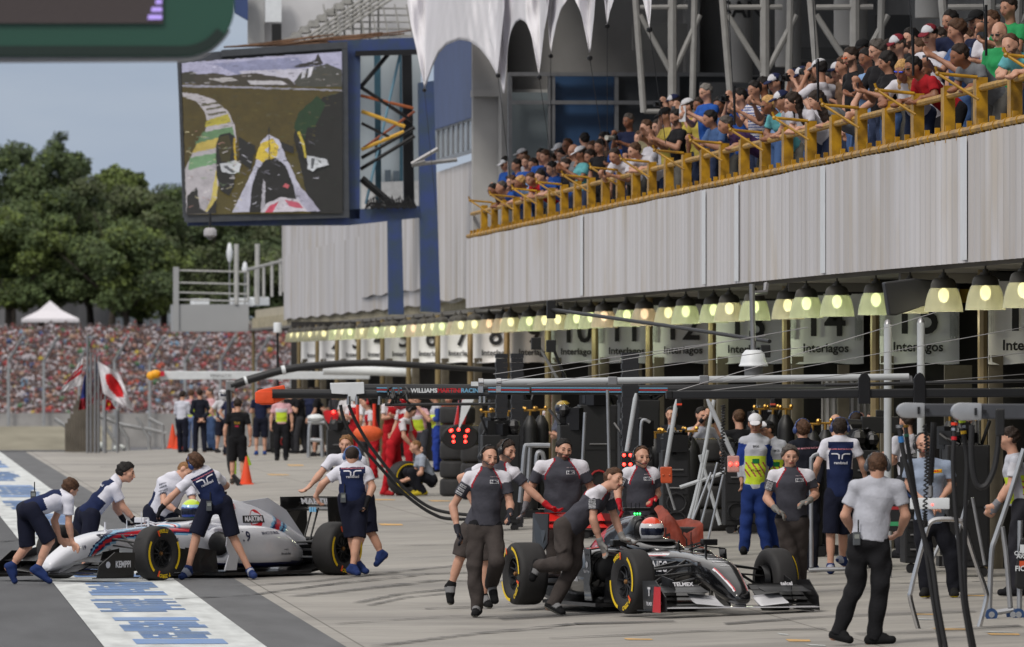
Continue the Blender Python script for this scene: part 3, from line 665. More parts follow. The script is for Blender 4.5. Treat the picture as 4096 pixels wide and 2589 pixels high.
sail('fabric_sail', [(958, 10), (966, 60), (980, 120), (998, 210), (1004, 196), (1016, 160), (1030, 128), (1050, 106), (1080, 94), (1105, 98), (1130, 116), (1150, 142), (1164, 168), (1171, 180), (1176, 120), (1182, 60), (1186, 20)], 184, -.105, 0)
sail('fabric_sail', [(1150, 90), (1165, 130), (1176, 180), (1185, 233), (1189, 200), (1192, 130), (1200, 80), (1212, 54), (1224, 46), (1238, 54), (1250, 84), (1258, 130), (1268, 182), (1273, 140), (1279, 80), (1290, 20), (1292, -10)], 165, -.10, 1)
sail('fabric_sail', [(1284, -20), (1288, 40), (1291, 90), (1295, 132), (1300, 100), (1308, 60), (1318, 25), (1334, 0), (1340, -10)], 152, -.05, 2)
sail('fabric_sail', [(1340, -25), (1352, 0), (1366, 30), (1377, 80), (1387, 137), (1391, 100), (1397, 40), (1401, -20)], 142, -.05, 3)
sail('fabric_sail', [(1418, -25), (1422, 10), (1428, 62), (1434, 30), (1444, 0), (1450, -25)], 137, -.05, 4)
sail('fabric_sail', [(1500, -30), (1512, 0), (1520, 35), (1527, 70), (1530, 40), (1533, 0), (1534, -30)], 130, -.05, 5)
mb = MB()
for (px, py, X, tx, ty) in [(998, 212, 11.7, 1078, 490), (1171, 178, 11.7, 1180, 466), (1268, 182, 11.7, 1268, 445), (1387, 137, 11.7, 1385, 404), (1527, 70, 11.7, 1521, 350), (1185, 234, 13.1, 1150, 480), (1295, 132, 13.1, 1295, 420), (1428, 62, 13.1, 1420, 390)]:
    mb = MB(); a = UX(px*DD, py*DD, X); b = Vector((XP-.40, a.y, 5.95)) if X < 12 else Vector((X, a.y, 5.6)); mb.tube([a-Vector((12, 150, 8)), b-Vector((12, 150, 8))], .006, 5); mb.ball(a-Vector((12, 150, 8)), .05, 6); mb.build('cable', M_DRK, cn)
for y in (118.6, 108, 98, 91.5): mb = MB(); mb.tube([(11.7-12, y-150, 3), (XP-.40-12, y-150, -2.05)], .006, 5); mb.tube([(XP-.40-12, y-150, -2.05), (XP-.40-12, y-150, -1.5)], .016, 5); mb.build('cable', M_DRK, cn)
# ---------------------------------------------------------------- roof tube trusses
M_TUBE = mat('painted_tube', (.30, .295, .285), .55, var=.1)
def truss(i, x, sc, Y):
    t = empty('roof_truss', (U(x, 500, Y).x, Y, 4.75), 0, 'grey tubular roof support %s' % ['left of the hanging white drum nearest the booth', 'between the two left hanging drums', 'right of the middle hanging drum', 'behind the people at the top right corner'][i], 'truss', 'tubular roof supports over the terrace')
    b = MB(); g = lambda a, c, d=0: U(x + a*sc, c*1.0, Y+d) - Vector(t.location)
    for s0, s1, r in [((-150, -40), (-115, 450), .055), ((0, -40), (0, 445), .075), ((90, -40), (70, 900), .055), ((-130, 60), (0, 300), .045), ((110, 60), (0, 300), .045), ((-115, 446), (0, 446), .04), ((-130, 30), (60, 28), .04), ((0, 300), (-5, 452), .06)]:
        b.tube([g(*s0), g(*s1, 0)], r*1.1, 8)
    b.build('tube_frame', M_TUBE, t, smooth=True)
truss(0, 2690, 1.0, 150); truss(1, 3060, 1.15, 140); truss(2, 3420, 1.2, 130); truss(3, 3960, 1.3, 118)
M_DRUM = mat('drum_wrap', (.33, .325, .32), .7, var=.07, vs=1)
for i, (x0, x1, yb, Y, lb) in enumerate([(2905, 3010, 330, 160, 'white wrapped drum lettered SANI, leftmost of the hanging drums'), (3100, 3205, 268, 152, 'white wrapped drum hanging right of the lettered one'), (3335, 3470, 182, 140, 'wide white wrapped drum in the middle of the terrace roof'), (3660, 3790, 72, 128, 'short white wrapped drum at the top right edge')]):
    a = U(x0, yb, Y); b = U(x1, yb, Y); d = empty('hanging_drum', ((a.x+b.x)/2, Y, a.z), 0, lb, 'drum', 'wrapped drums under the terrace roof')
    r = (b.x-a.x)/2; mb = MB(); mb.lathe([(0, .02), (r*.98, 0), (r, .03), (r, 6), (0, 6)], n=28); mb.build('drum_body', M_DRUM, d, smooth=True)
    if i == 0: put_text('lettering', 'SANI', (r*.35, -r-.02, 1.35), (1, .15, 0), (0, 0, 1), .30, M_INK, d, bold=.03)
# ---------------------------------------------------------------- platform at the far end of the building
pf = empty('viewing_platform', (12.35, 352, 3.9), 0, 'grey boxed viewing platform with pipe railings at the far end of the building', 'platform')
s = 20060/352
def pp(x, y): v = UD(x, y, 352); return v.x-12.35, v.z-3.9
mb = MB(); (x0, z0), (x1, z1) = pp(407, 780), pp(585, 716); mb.bb((x0, 0, z0), (x1, 3, z1)); mb.build('platform_box', M_GBOX, pf)
mb = MB(); xa, za = pp(407, 780); xb, zb = pp(425, 628); mb.bb((xa, -.1, za), (xb-.08, -.003, zb)); mb.build('corner_post', M_GBOX, pf)
mb = MB()
for y in (636, 665, 688, 705): (a, c), (b, d) = pp(420, y), pp(585, y+4); mb.tube([(a, 0, c), (b, 0, d)], .035, 6)
for x in (556, 605): a, c = pp(x, 574); b, d = pp(x, 716); mb.tube([(a, 0, c), (b, 0, d)], .10, 6)
for i in range(15):
    x = 583 + i*5.6; y = 30-i*3.0 + 618; a, c = pp(x, y-14); b, d = pp(x, 706 - i*.5); mb.tube([(a, -i*5, c), (b, -i*5, d)], .06, 5)
(a, c), (b, d) = pp(583, 634), pp(665, 612); mb.tube([(a, 0, c), (b, -70, d)], .06, 5)
mb.build('railing', mat('pale_rail', (.40, .40, .39), .6), pf, smooth=True)
for i, (x, yt, yb) in enumerate([(541, 570, 616), (577, 614, 640)]):
    a = UD(x, 640, 353); u = empty('parasol', (a.x, 353.5, 5.0), 0, ['tall closed white parasol standing on the far platform', 'small closed white parasol right of the taller one'][i], 'parasol', 'closed parasols on the platform')
    zt = UD(x, yt, 353.5).z-5; zb = UD(x, yb, 353.5).z-5; mb = MB(); mb.tube([(0, 0, -.1), (0, 0, zt)], .03, 6); mb.build('pole', M_ALU, u)
    mb = MB(); mb.lathe([(0, zt), (.07, zt-.08), (.13, zt-.4), (.12, zb+.2), (.05, zb), (0, zb)], n=10); mb.build('cover', M_WHT, u, smooth=True)
rr = random.Random(4)
for i, (x, y) in enumerate([(470, 718), (590, 716), (610, 714), (560, 716)]):
    v = UD(x, y-5, 354); mb = MB(); mb.box((v.x, 354, v.z), (.7, .5, .35), rr.uniform(0, 1)); tag(mb.build('folded_furniture', M_WHT, bevel=.03), 'pale folded furniture bundle behind the platform railing, %s from the left' % ['first', 'third', 'fourth', 'second'][i], 'furniture', 'folded furniture on the platform')
po = empty('platform_prop', (15.3, 350, 0), 0, 'thin brown pole propping the far platform above the crowd', 'pole'); a = UD(596, 780, 350)
mb = MB(); mb.tube([(a.x-15.3, 0, 0), (a.x-15.3, 0, 4)], .07, 8); mb.build('pole_shaft', M_PIPE, po)
# upper far structure: white block, blue roof corner, bleacher steps
ub = empty('upper_stand', (10, 232, 5), 0, 'white walled grandstand end with stepped grey underside above the big screen', 'building')
def up(name, poly, Y, m, th=.3):
    b = MB(); b.prism([UD(x, y, Y)-Vector((10, 232, 5)) for x, y in poly], (0, th, 0)); return b.build(name, m, ub)
up('stand_wall', [(585, -30), (968, -30), (968, 110), (585, 110)], 236, mat('stand_white', (.55, .55, .57), .7, var=.12, vs=.7))
up('side_wall', [(583, 0), (622, -30), (622, 100), (583, 102)], 235.6, mat('stand_grey', (.36, .36, .36), .8, var=.15, vs=2, stretch=(1, 1, .2)))
up('white_box', [(624, -30), (662, -30), (662, 52), (624, 52)], 235.3, M_WHT)
up('blue_roof_corner', [(540, -30), (583, -30), (583, 48), (552, 30)], 235, M_BLCL)
up('dark_opening', [(640, 56), (662, 56), (662, 100), (640, 100)], 235.2, M_BLK)
st = MB()
for i in range(11):
    x = 676 + i*20; y = 98 - i*13.5
    c = UD(x, y, 234.6)-Vector((10, 232, 5)); st.box((c.x, c.y, c.z), (.22, 1.2, .18)); c2 = UD(x+9, y-4, 234.6)-Vector((10, 232, 5)); st.box((c2.x, c2.y, c2.z), (.05, 1.2, .22))
    a = UD(x+6, y, 234.4)-Vector((10, 232, 5)); b_ = UD(x+6+18, y+26, 234.4)-Vector((10, 232, 5)); st.tube([a, b_], .03, 5)
    d0 = UD(x+14, 108, 234.5)-Vector((10, 232, 5)); st.tube([d0, (d0.x, d0.y, a.z)], .03, 5)
for k in range(5):
    a = UD(700+k*14, 102, 234)-Vector((10, 232, 5)); b_ = UD(880+k*14, -20+k*2, 234)-Vector((10, 232, 5)); st.tube([a, b_], .04, 5)
for k in range(8):
    a = UD(760+k*28, 10, 233.8)-Vector((10, 232, 5)); b_ = UD(775+k*28, 95, 233.8)-Vector((10, 232, 5)); st.tube([a, b_], .022, 5)
for y in (20, 36, 52, 68, 84):
    a = UD(820-y*.8+40, y, 234.3)-Vector((10, 232, 5)); b_ = UD(968, y, 234.3)-Vector((10, 232, 5)); st.tube([a, b_], .025, 5)
st.build('bleacher_step', mat('step_grey', (.30, .295, .28), .7, var=.2), ub)
rb = MB(); rr = random.Random(9)
for k in range(16):
    x0 = rr.uniform(520, 780); y0 = 113-(x0-520)*.05 + rr.uniform(-4, 1); L = rr.uniform(120, 300); y1 = y0 - rr.uniform(8, 26)
    if x0+L > 968: L = 968-x0
    rb.tube([UD(x0, y0, 217+k*.1), UD(x0+L*.5, (y0+y1)/2+rr.uniform(-2, 2), 217+k*.1), UD(x0+L, y1, 217+k*.1)], .022, 5)
tag(rb.build('rusty_rods', mat('rust', (.13, .07, .04), .9, var=.4, vs=3)), 'loose rusty rods and cables lying along the top of the big screen', 'rods')
# ---------------------------------------------------------------- giant screen and its blue steel tower
YS = 214.0
scn = empty('video_screen', UD(615, 515, YS), 0, 'giant video screen showing an onboard racing car view', 'screen')
so = Vector(scn.location)
def sp(poly, z=0): return [UD(x, y, YS) - so + Vector((0, -z, 0)) for x, y in poly]
mb = MB(); mb.prism(sp([(418, 128), (806, 100), (812, 122), (818, 505), (436, 520), (436, 512)], -.05), (0, .7, 0)); mb.build('cabinet', mat('screen_back', (.05, .055, .07), .6), scn)
mb = MB()
mb.prism(sp([(417, 128), (424, 128), (438, 512), (430, 512)], .06), (0, .1, 0)); mb.prism(sp([(803, 112), (817, 112), (821, 512), (806, 512)], .06), (0, .1, 0))
mb.prism(sp([(520, 118), (817, 98), (817, 114), (520, 134)], .07), (0, .1, 0)); mb.prism(sp([(436, 503), (821, 496), (821, 512), (436, 524)], .07), (0, .1, 0)); mb.build('screen_frame', mat('frame_dark', (.05, .055, .065), .5), scn)
def scr(c, e=.85):
    c = tuple(int(v) for v in c)
    k = 'led_%02x%02x%02x' % c
    if k in MATS: return MATS[k]
    m = bpy.data.materials.new(k); m.use_nodes = True; MATS[k] = m; n, L, b = nodes(m); b.inputs['Base Color'].default_value = (.02, .02, .02, 1); b.inputs['Roughness'].default_value = .6
    tc = n.new('ShaderNodeTexCoord'); w = n.new('ShaderNodeTexWave'); w.bands_direction = 'Z'; w.inputs['Scale'].default_value = 7; w.inputs['Distortion'].default_value = 0; L.new(tc.outputs['Object'], w.inputs['Vector'])
    nz = n.new('ShaderNodeTexNoise'); nz.inputs['Scale'].default_value = 3; L.new(tc.outputs['Object'], nz.inputs['Vector'])
    mr = n.new('ShaderNodeMapRange'); mr.inputs['From Min'].default_value = .25; mr.inputs['From Max'].default_value = 1.05; mr.inputs['To Min'].default_value = .22*e; mr.inputs['To Max'].default_value = 1.15*e; nz.inputs['Detail'].default_value = 8; nz.inputs['Roughness'].default_value = .75
    mm = n.new('ShaderNodeMath'); mm.operation = 'MULTIPLY_ADD'; mm.inputs[1].default_value = .45; L.new(w.outputs['Fac'], mm.inputs[0]); L.new(nz.outputs['Fac'], mm.inputs[2]); L.new(mm.outputs[0], mr.inputs['Value'])
    b.inputs['Emission Color'].default_value = (*lin(c), 1); L.new(mr.outputs[0], b.inputs['Emission Strength']); return m
SG = MB(); smats = []; lay = [0]
rS = random.Random(77)
def S(c, poly, fine=0):
    if not fine:   # soften outlines: broadcast pictures have ragged, noisy edges
        P2 = []
        for (xa, ya), (xb, yb) in zip(poly, poly[1:]+poly[:1]):
            d = math.hypot(xb-xa, yb-ya); k = max(1, int(d/5))
            for q in range(k):
                t_ = q/k; j = 1.1 if (q and 430 < xa + (xb-xa)*t_ < 800 and 130 < ya + (yb-ya)*t_ < 498) else 0; P2.append((xa+(xb-xa)*t_ + rS.uniform(-j, j), ya+(yb-ya)*t_ + rS.uniform(-j, j)))
        poly = P2
    m = scr(c)
    if m not in smats: smats.append(m)
    SG.m = smats.index(m); lay[0] += 1; p = sp(poly, .10 + lay[0]*.0015); SG.add(p, [tuple(range(len(p)))])
S((78, 68, 22), [(427, 148), (803, 122), (805, 502), (438, 505)])
S((172, 170, 196), [(427, 148), (803, 122), (804, 200), (428, 196)]); S((140, 142, 172), [(500, 150), (700, 135), (720, 160), (560, 176)]); S((196, 192, 206), [(560, 168), (760, 160), (740, 196), (600, 200)])
S((52, 50, 40), [(427, 172), (452, 168), (480, 186), (470, 196), (427, 196)]); S((60, 54, 44), [(455, 178), (500, 172), (540, 178), (600, 172), (680, 186), (700, 205), (460, 200)]); S((170, 165, 165), [(490, 186), (540, 182), (560, 190), (520, 194)]); S((190, 186, 190), [(580, 190), (660, 190), (680, 200), (590, 200)])
S((44, 40, 40), [(683, 158), (740, 142), (748, 126), (760, 150), (745, 156), (700, 160)]); S((66, 66, 60), [(690, 195), (712, 165), (770, 150), (803, 165), (804, 205), (700, 205)]); S((208, 206, 214), [(711, 165), (722, 160), (716, 182), (707, 186)]); S((208, 206, 214), [(726, 160), (738, 156), (730, 180), (722, 184)])
S((150, 148, 160), [(428, 200), (560, 203), (804, 212), (804, 215), (560, 208), (428, 205)]); S((74, 62, 18), [(428, 206), (804, 216), (804, 300), (560, 420), (436, 420)])
S((16, 16, 14), [(760, 228), (804, 216), (805, 502), (730, 502), (690, 320), (700, 290), (725, 285), (735, 250)]); S((18, 52, 22), [(700, 268), (745, 226), (765, 245), (740, 300), (722, 300), (715, 330), (690, 300)])
S((178, 172, 176), [(428, 218), (465, 222), (505, 236), (535, 262), (552, 296), (556, 335), (540, 360), (520, 400), (512, 440), (505, 502), (438, 505), (434, 400), (452, 360), (478, 320), (488, 290), (480, 262), (462, 240), (430, 228)])
for i, (y, x0, x1) in enumerate([(246, 474, 512), (256, 484, 522), (268, 488, 530)]): S((92, 88, 70), [(x0, y), (x1, y-6), (x1+2, y-2), (x0+1, y+5)])
S((176, 164, 62), [(484, 284), (536, 268), (542, 288), (482, 300)]); S((96, 130, 92), [(476, 312), (546, 298), (552, 330), (458, 340)]); S((190, 168, 84), [(462, 338), (530, 320), (525, 345), (452, 360)]); S((112, 150, 110), [(446, 372), (516, 358), (512, 384), (442, 400)]); S((196, 178, 96), [(500, 440), (508, 400), (512, 440), (506, 485), (480, 502), (496, 470)])
S((24, 22, 22), [(438, 505), (440, 460), (462, 440), (470, 490), (490, 502)]); S((24, 22, 22), [(486, 502), (508, 470), (508, 502)])
S((20, 20, 18), [(508, 340), (516, 318), (540, 312), (552, 322), (556, 360), (550, 440), (538, 462), (518, 448), (508, 410)]); S((56, 50, 16), [(512, 345), (518, 322), (538, 318), (545, 345), (540, 385), (520, 380)]); S((180, 150, 40), [(548, 325), (553, 325), (556, 380), (551, 385)])
S((22, 22, 22), [(560, 322), (600, 344), (590, 400), (562, 380)]); S((24, 24, 26), [(600, 350), (560, 372), (556, 378), (602, 362)])
S((20, 20, 18), [(690, 330), (700, 312), (712, 318), (720, 360), (718, 384), (700, 350)]); S((190, 170, 60), [(698, 312), (704, 309), (716, 340), (720, 372), (716, 372), (708, 338)]); S((26, 26, 28), [(650, 330), (690, 345), (690, 362), (652, 350)])
S((186, 184, 200), [(612, 335), (632, 316), (656, 330), (672, 372), (700, 430), (742, 496), (545, 500), (580, 430), (600, 385)]); S((206, 178, 60), [(612, 338), (640, 326), (655, 345), (650, 370), (620, 384), (600, 372)]); S((190, 188, 204), [(622, 352), (632, 346), (630, 362)])
S((14, 13, 14), [(604, 400), (625, 376), (648, 372), (672, 392), (690, 440), (702, 500), (586, 500), (592, 440)]); S((172, 168, 176), [(618, 420), (624, 430), (622, 500), (612, 500)]); S((172, 168, 186), [(700, 440), (716, 450), (752, 497), (720, 498), (694, 452)])
S((20, 18, 20), [(634, 440), (655, 425), (685, 435), (690, 455), (650, 460)]); S((196, 92, 100), [(670, 432), (680, 436), (676, 444), (664, 440)]); S((204, 196, 204), [(612, 500), (628, 478), (660, 464), (700, 470), (722, 497)]); S((198, 72, 96), [(622, 500), (632, 486), (655, 474), (645, 492), (640, 500)]); S((196, 88, 108), [(668, 470), (700, 476), (712, 490), (680, 486)])
S((200, 202, 206), [(516, 386), (555, 378), (566, 385), (562, 405), (548, 410), (522, 405)]); S((90, 92, 96), [(524, 392), (534, 390), (552, 405), (546, 408)]); S((200, 202, 206), [(721, 366), (768, 376), (772, 388), (745, 395), (735, 404), (722, 398)]); S((90, 92, 96), [(732, 372), (740, 374), (736, 396), (730, 398)])
S((28, 26, 30), [(631, 300), (633, 300), (634, 375), (631, 375)])
for _ in range(420):   # streaks, speckle and motion smear in the broadcast image
    x, y = rS.uniform(434, 796), rS.uniform(140, 496); L_ = rS.uniform(3, 14); h_ = rS.uniform(.7, 2.0)
    if y < 172: c = rS.choice([(150, 150, 178), (192, 190, 208), (130, 132, 160)])
    elif y < 205: c = rS.choice([(60, 54, 46), (120, 116, 112), (190, 186, 188), (84, 76, 60), (150, 140, 140)])
    elif x > 740 and y > 250: c = rS.choice([(20, 20, 18), (26, 40, 24), (12, 12, 12)])
    elif y > 330 and 560 < x < 740: c = rS.choice([(30, 28, 30), (120, 118, 130), (205, 203, 214), (60, 58, 64)])
    elif x < 560 and y > 300: c = rS.choice([(140, 136, 140), (196, 186, 150), (206, 200, 200), (110, 130, 100), (160, 120, 110)])
    else: c = rS.choice([(92, 82, 34), (60, 52, 16), (84, 80, 62), (70, 72, 40)])
    sl = -.05 if y < 330 else rS.choice((.5, -.4, 0)); S(c, [(x, y), (x+L_, y+L_*sl), (x+L_, y+L_*sl+h_), (x, y+h_)], 1)
SG.build('picture', smats, scn)
tw = empty('steel_tower', UD(930, 735, YS), 0, 'blue steel truss tower beside the big screen with crossed yellow and rusty braces', 'tower'); to = Vector(tw.location)
def tp(poly, Y=YS): return [UD(x, y, Y) - to for x, y in poly]
def tmem(name, poly, m=M_BLST, th=.35, Y=YS+.2): b = MB(); b.prism(tp(poly, Y), (0, th, 0)); return b.build(name, m, tw)
tmem('left_column', [(818, 105), (848, 108), (846, 515), (820, 515)]); tmem('right_column', [(984, 195), (1020, 190), (1036, 735), (990, 733)]); tmem('middle_column', [(912, 515), (945, 515), (950, 740), (914, 740)])
tmem('top_beam', [(770, 96), (985, 88), (985, 116), (818, 122)]); tmem('lower_beam', [(440, 514), (985, 484), (988, 512), (820, 530), (442, 531)]); tmem('rear_column', [(945, 120), (968, 118), (975, 488), (950, 490)], M_DRK, .2, YS+1.5); tmem('rear_column', [(880, 118), (895, 118), (897, 488), (884, 488)], mat('teal_steel', (.03, .09, .13), .5), .2, YS+2)
tmem('inner_beam', [(836, 120), (985, 116), (985, 128), (836, 132)], M_DRK, .2, YS)
def brace(a, b, r, m, Y=YS+.5): q = MB(); q.tube([UD(*a, Y)-to, UD(*b, Y)-to], r, 6); q.build('brace', m, tw)
rust = MATS['rust']; brace((848, 205), (915, 125), .06, M_DRK); brace((848, 205), (970, 285), .05, M_DRK); brace((850, 372), (975, 300), .05, M_DRK); brace((848, 398), (975, 320), .05, M_DRK); brace((850, 420), (935, 492), .10, M_BLK)
brace((850, 262), (952, 298), .05, paint((205, 160, 60), .5)); brace((850, 352), (950, 310), .05, paint((205, 160, 60), .5)); brace((848, 225), (972, 255), .04, paint((150, 80, 40), .6)); brace((850, 352), (975, 262), .035, paint((130, 66, 40), .6))
brace((940, 130), (860, 480), .035, paint((100, 140, 160), .5)); brace((850, 290), (930, 330), .04, M_DRK)
q = MB(); 
for k in range(22): q.tube([UD(860+k*5, 492-(k % 3)*3, YS)-to, UD(866+k*5, 470-(k % 4)*3, YS)-to, UD(874+k*5, 490, YS)-to], .03, 5)
q.build('cable', M_BLK, tw)
# side floodlight arm left of the canopy cables
q = MB(); Y = 200; q.tube([UD(968, 386, Y), UD(1030, 350, Y)], .05, 6); q.tube([UD(968, 388, Y), UD(1075, 376, Y)], .05, 6); q.tube([UD(968, 388, Y), UD(1000, 380, Y)], .06, 6); tag(q.build('wall_bracket', M_ALU), 'grey triangular tube bracket sticking out beside the blue column', 'bracket')
q = MB(); q.prism([UD(x, y, 238) for x, y in [(835, 118), (990, 112), (990, 495), (835, 500)]], (0, .3, 0)); bpart(q, 'rear_block_wall', mat('pale_blue_wall', (.40, .45, .48), .7, var=.15, vs=.4, stretch=(3, 1, .2)))
for x, y0_, y1_ in ((905, 400, 430), (925, 402, 432), (940, 120, 480)):
    q = MB(); q.prism([UD(xx, yy, 237.8) for xx, yy in [(x, y0_), (x+14, y0_), (x+14, y1_), (x, y1_)]], (0, .05, 0)); bpart(q, 'rear_block_window' if y0_ > 200 else 'rear_block_column', mat('dim_glass', (.10, .13, .16), .3) if y0_ > 200 else mat('teal_steel', (.03, .09, .13), .5))
q = MB(); q.prism([UD(x, y, 237.7) for x, y in [(850, 430), (985, 425), (985, 495), (850, 495)]], (0, .05, 0)); bpart(q, 'rear_block_ledge', mat('pale_ledge', (.55, .55, .55), .7))
# dome camera below the screen
def lathe_thing(name, loc, prof, m, label, cat, part='body', extra=None):
    t = empty(name, loc, 0, label, cat); b = MB(); b.lathe(prof, n=20); b.build(part, m, t, smooth=True)
    if extra: extra(t)
    return t
def dome(t): b = MB(); b.ball((0, 0, -.14), .085, 12); b.build('lens_dome', mat('dome_glass', (.12, .12, .13), .1), t, smooth=True); b = MB(); b.tube([(0, 0, .02), (0, 0, .4)], .03, 6); b.build('bracket', M_DRK, t)
lathe_thing('dome_camera', UD(494, 542, 200), [(0, .06), (.10, .06), (.15, .0), (.15, -.12), (.10, -.16), (0, -.16)], mat('camera_grey', (.35, .34, .36), .6), 'grey dome camera hanging under the big screen', 'camera', extra=dome)
# ================================================================ PEOPLE: smooth bodies grown from a posed skeleton
def vn(a): a = np.asarray(a, float); l = np.linalg.norm(a); return a/l if l > 1e-9 else a
def smin(a, b, k):
    h = np.maximum(k - np.abs(a-b), 0)/k; return np.minimum(a, b) - h*h*k*.25
def sdf_mesh(prims, vox, k=.03, disp=None, cuts=(), minus=()):
    """prims: ('c', a, b, ra, rb, [(w, f)...], [(o, n)...]) rounded cones widened along w; ('e', c, axes3x3, radii3, cuts)"""
    lo = np.full(3, 1e9); hi = -lo
    def bound(p):
        if p[0] == 'c':
            r = max(p[3], p[4])/min([1]+[f for _, f in p[5]]); return np.minimum(p[1], p[2])-r, np.maximum(p[1], p[2])+r
        r = max(p[3]); return p[1]-r, p[1]+r
    B = [bound(p) for p in prims]
    for a, b in B: lo = np.minimum(lo, a); hi = np.maximum(hi, b)
    lo = lo - vox*3; n = np.ceil((hi-lo)/vox).astype(int) + 4
    D = np.full(n, .5, np.float32); ax = [lo[i] + vox*np.arange(n[i]) for i in range(3)]
    def ev(p, bd, pad):
        s = [slice(max(0, int((bd[0][i]-pad-lo[i])/vox)), min(n[i], int((bd[1][i]+pad-lo[i])/vox)+2)) for i in range(3)]
        X, Y, Z = np.meshgrid(ax[0][s[0]], ax[1][s[1]], ax[2][s[2]], indexing='ij'); P = np.stack([X, Y, Z], -1)
        if p[0] == 'c':
            a, b, ra, rb = p[1:5]; Q = P - a; ba = b - a
            for w, f in p[5]:
                Q = Q + (f-1)*(Q@w)[..., None]*w; ba = ba + (f-1)*(ba@w)*w
            t = np.clip((Q@ba)/max(ba@ba, 1e-9), 0, 1); d = np.linalg.norm(Q - t[..., None]*ba, axis=-1) - (ra + (rb-ra)*t)
            cl = p[6] if len(p) > 6 else ()
        else:
            q = (P - p[1])@p[2].T/p[3]; l = np.linalg.norm(q, axis=-1); l2 = np.linalg.norm(q/p[3], axis=-1); d = l*(l-1)/np.maximum(l2, 1e-6); cl = p[4] if len(p) > 4 else ()
        for o, nn in cl: d = np.maximum(d, (P-o)@nn)
        return tuple(s), d, P
    for p, bd in zip(prims, B):
        s, d, P = ev(p, bd, k+vox*2); D[s] = smin(D[s], d, k)
    for p in minus:
        s, d, P = ev(p, bound(p), .02); D[s] = np.maximum(D[s], -d)
    if disp is not None or len(cuts):
        X, Y, Z = np.meshgrid(*ax, indexing='ij')
        if disp is not None: D = D + disp(X, Y, Z)
        for o, nn in cuts: D = np.maximum(D, (X-o[0])*nn[0] + (Y-o[1])*nn[1] + (Z-o[2])*nn[2])
    # surface nets
    I = D < 0; c = np.zeros(np.array(n)-1, int)
    cor = [(i, j, k_) for i in (0, 1) for j in (0, 1) for k_ in (0, 1)]
    def sub(A, o): return A[o[0]:A.shape[0]-1+o[0], o[1]:A.shape[1]-1+o[1], o[2]:A.shape[2]-1+o[2]]
    for o in cor: c += sub(I, o)
    act = (c > 0) & (c < 8); idx = np.full(act.shape, -1, int); ii = np.argwhere(act); idx[act] = np.arange(len(ii))
    vals = np.stack([sub(D, o)[act] for o in cor], 1); acc = np.zeros((len(ii), 3)); cnt = np.zeros(len(ii))
    for a in range(8):
        for b in range(a+1, 8):
            if sum(abs(cor[a][q]-cor[b][q]) for q in range(3)) != 1: continue
            va, vb = vals[:, a], vals[:, b]; m = (va < 0) != (vb < 0); t = va/np.where(m, va-vb, 1)
            pt = np.array(cor[a])[None] + t[:, None]*(np.array(cor[b])-np.array(cor[a]))[None]; acc[m] += pt[m]; cnt[m] += 1
    V = lo + vox*(ii + acc/cnt[:, None]); Q = []
    for x in range(3):
        y, z = (x+1) % 3, (x+2) % 3
        s0 = [slice(None)]*3; s1 = [slice(None)]*3; s0[x] = slice(0, -1); s1[x] = slice(1, None)
        A = I[tuple(s0)]; Bq = I[tuple(s1)]; e = np.argwhere(A != Bq); e = e[(e[:, y] > 0) & (e[:, z] > 0)]
        if not len(e): continue
        fl = A[tuple(e.T)]
        def cell(dy, dz): q = e.copy(); q[:, y] -= dy; q[:, z] -= dz; return idx[tuple(q.T)]
        f = np.stack([cell(1, 1), cell(0, 1), cell(0, 0), cell(1, 0)], 1); f[~fl] = f[~fl][:, ::-1]; Q.append(f)
    return V, np.concatenate(Q)
def CN(a, b, ra, rb, wf=(), cuts=()): return ('c', np.asarray(a, float), np.asarray(b, float), ra, rb, [(vn(w), f) for w, f in wf], cuts)
def EL(c, axes, rad, cuts=()): return ('e', np.asarray(c, float), np.asarray(axes, float), np.asarray(rad, float), cuts)
SKIN = [mat('skin_fair', (192, 146, 124), .55, var=.07, vs=10, sss=.08), mat('skin_tan', (168, 122, 99), .55, var=.07, vs=10, sss=.08), mat('skin_brown', (135, 88, 64), .55, var=.07, vs=10, sss=.06), mat('skin_dark', (88, 56, 42), .5, var=.07, vs=10)]
M_LIP = mat('lips', (150, 80, 75), .5); M_EYE = mat('eye', (78, 58, 50), .3); M_EYW = mat('eye_white', (190, 180, 172), .3)
HAIRC = {'black': (26, 22, 21), 'dark': (44, 33, 27), 'brown': (78, 54, 38), 'light': (128, 92, 58), 'blond': (190, 150, 95), 'grey': (120, 116, 112), 'greydark': (80, 74, 70)}
def hairmat(k): return mat('hair_'+k, HAIRC[k], .65, var=.35, vs=40, bump=.6, bs=80, spec=.3)
def fade(c, f): return tuple(max(0, min(255, v*f)) for v in c)
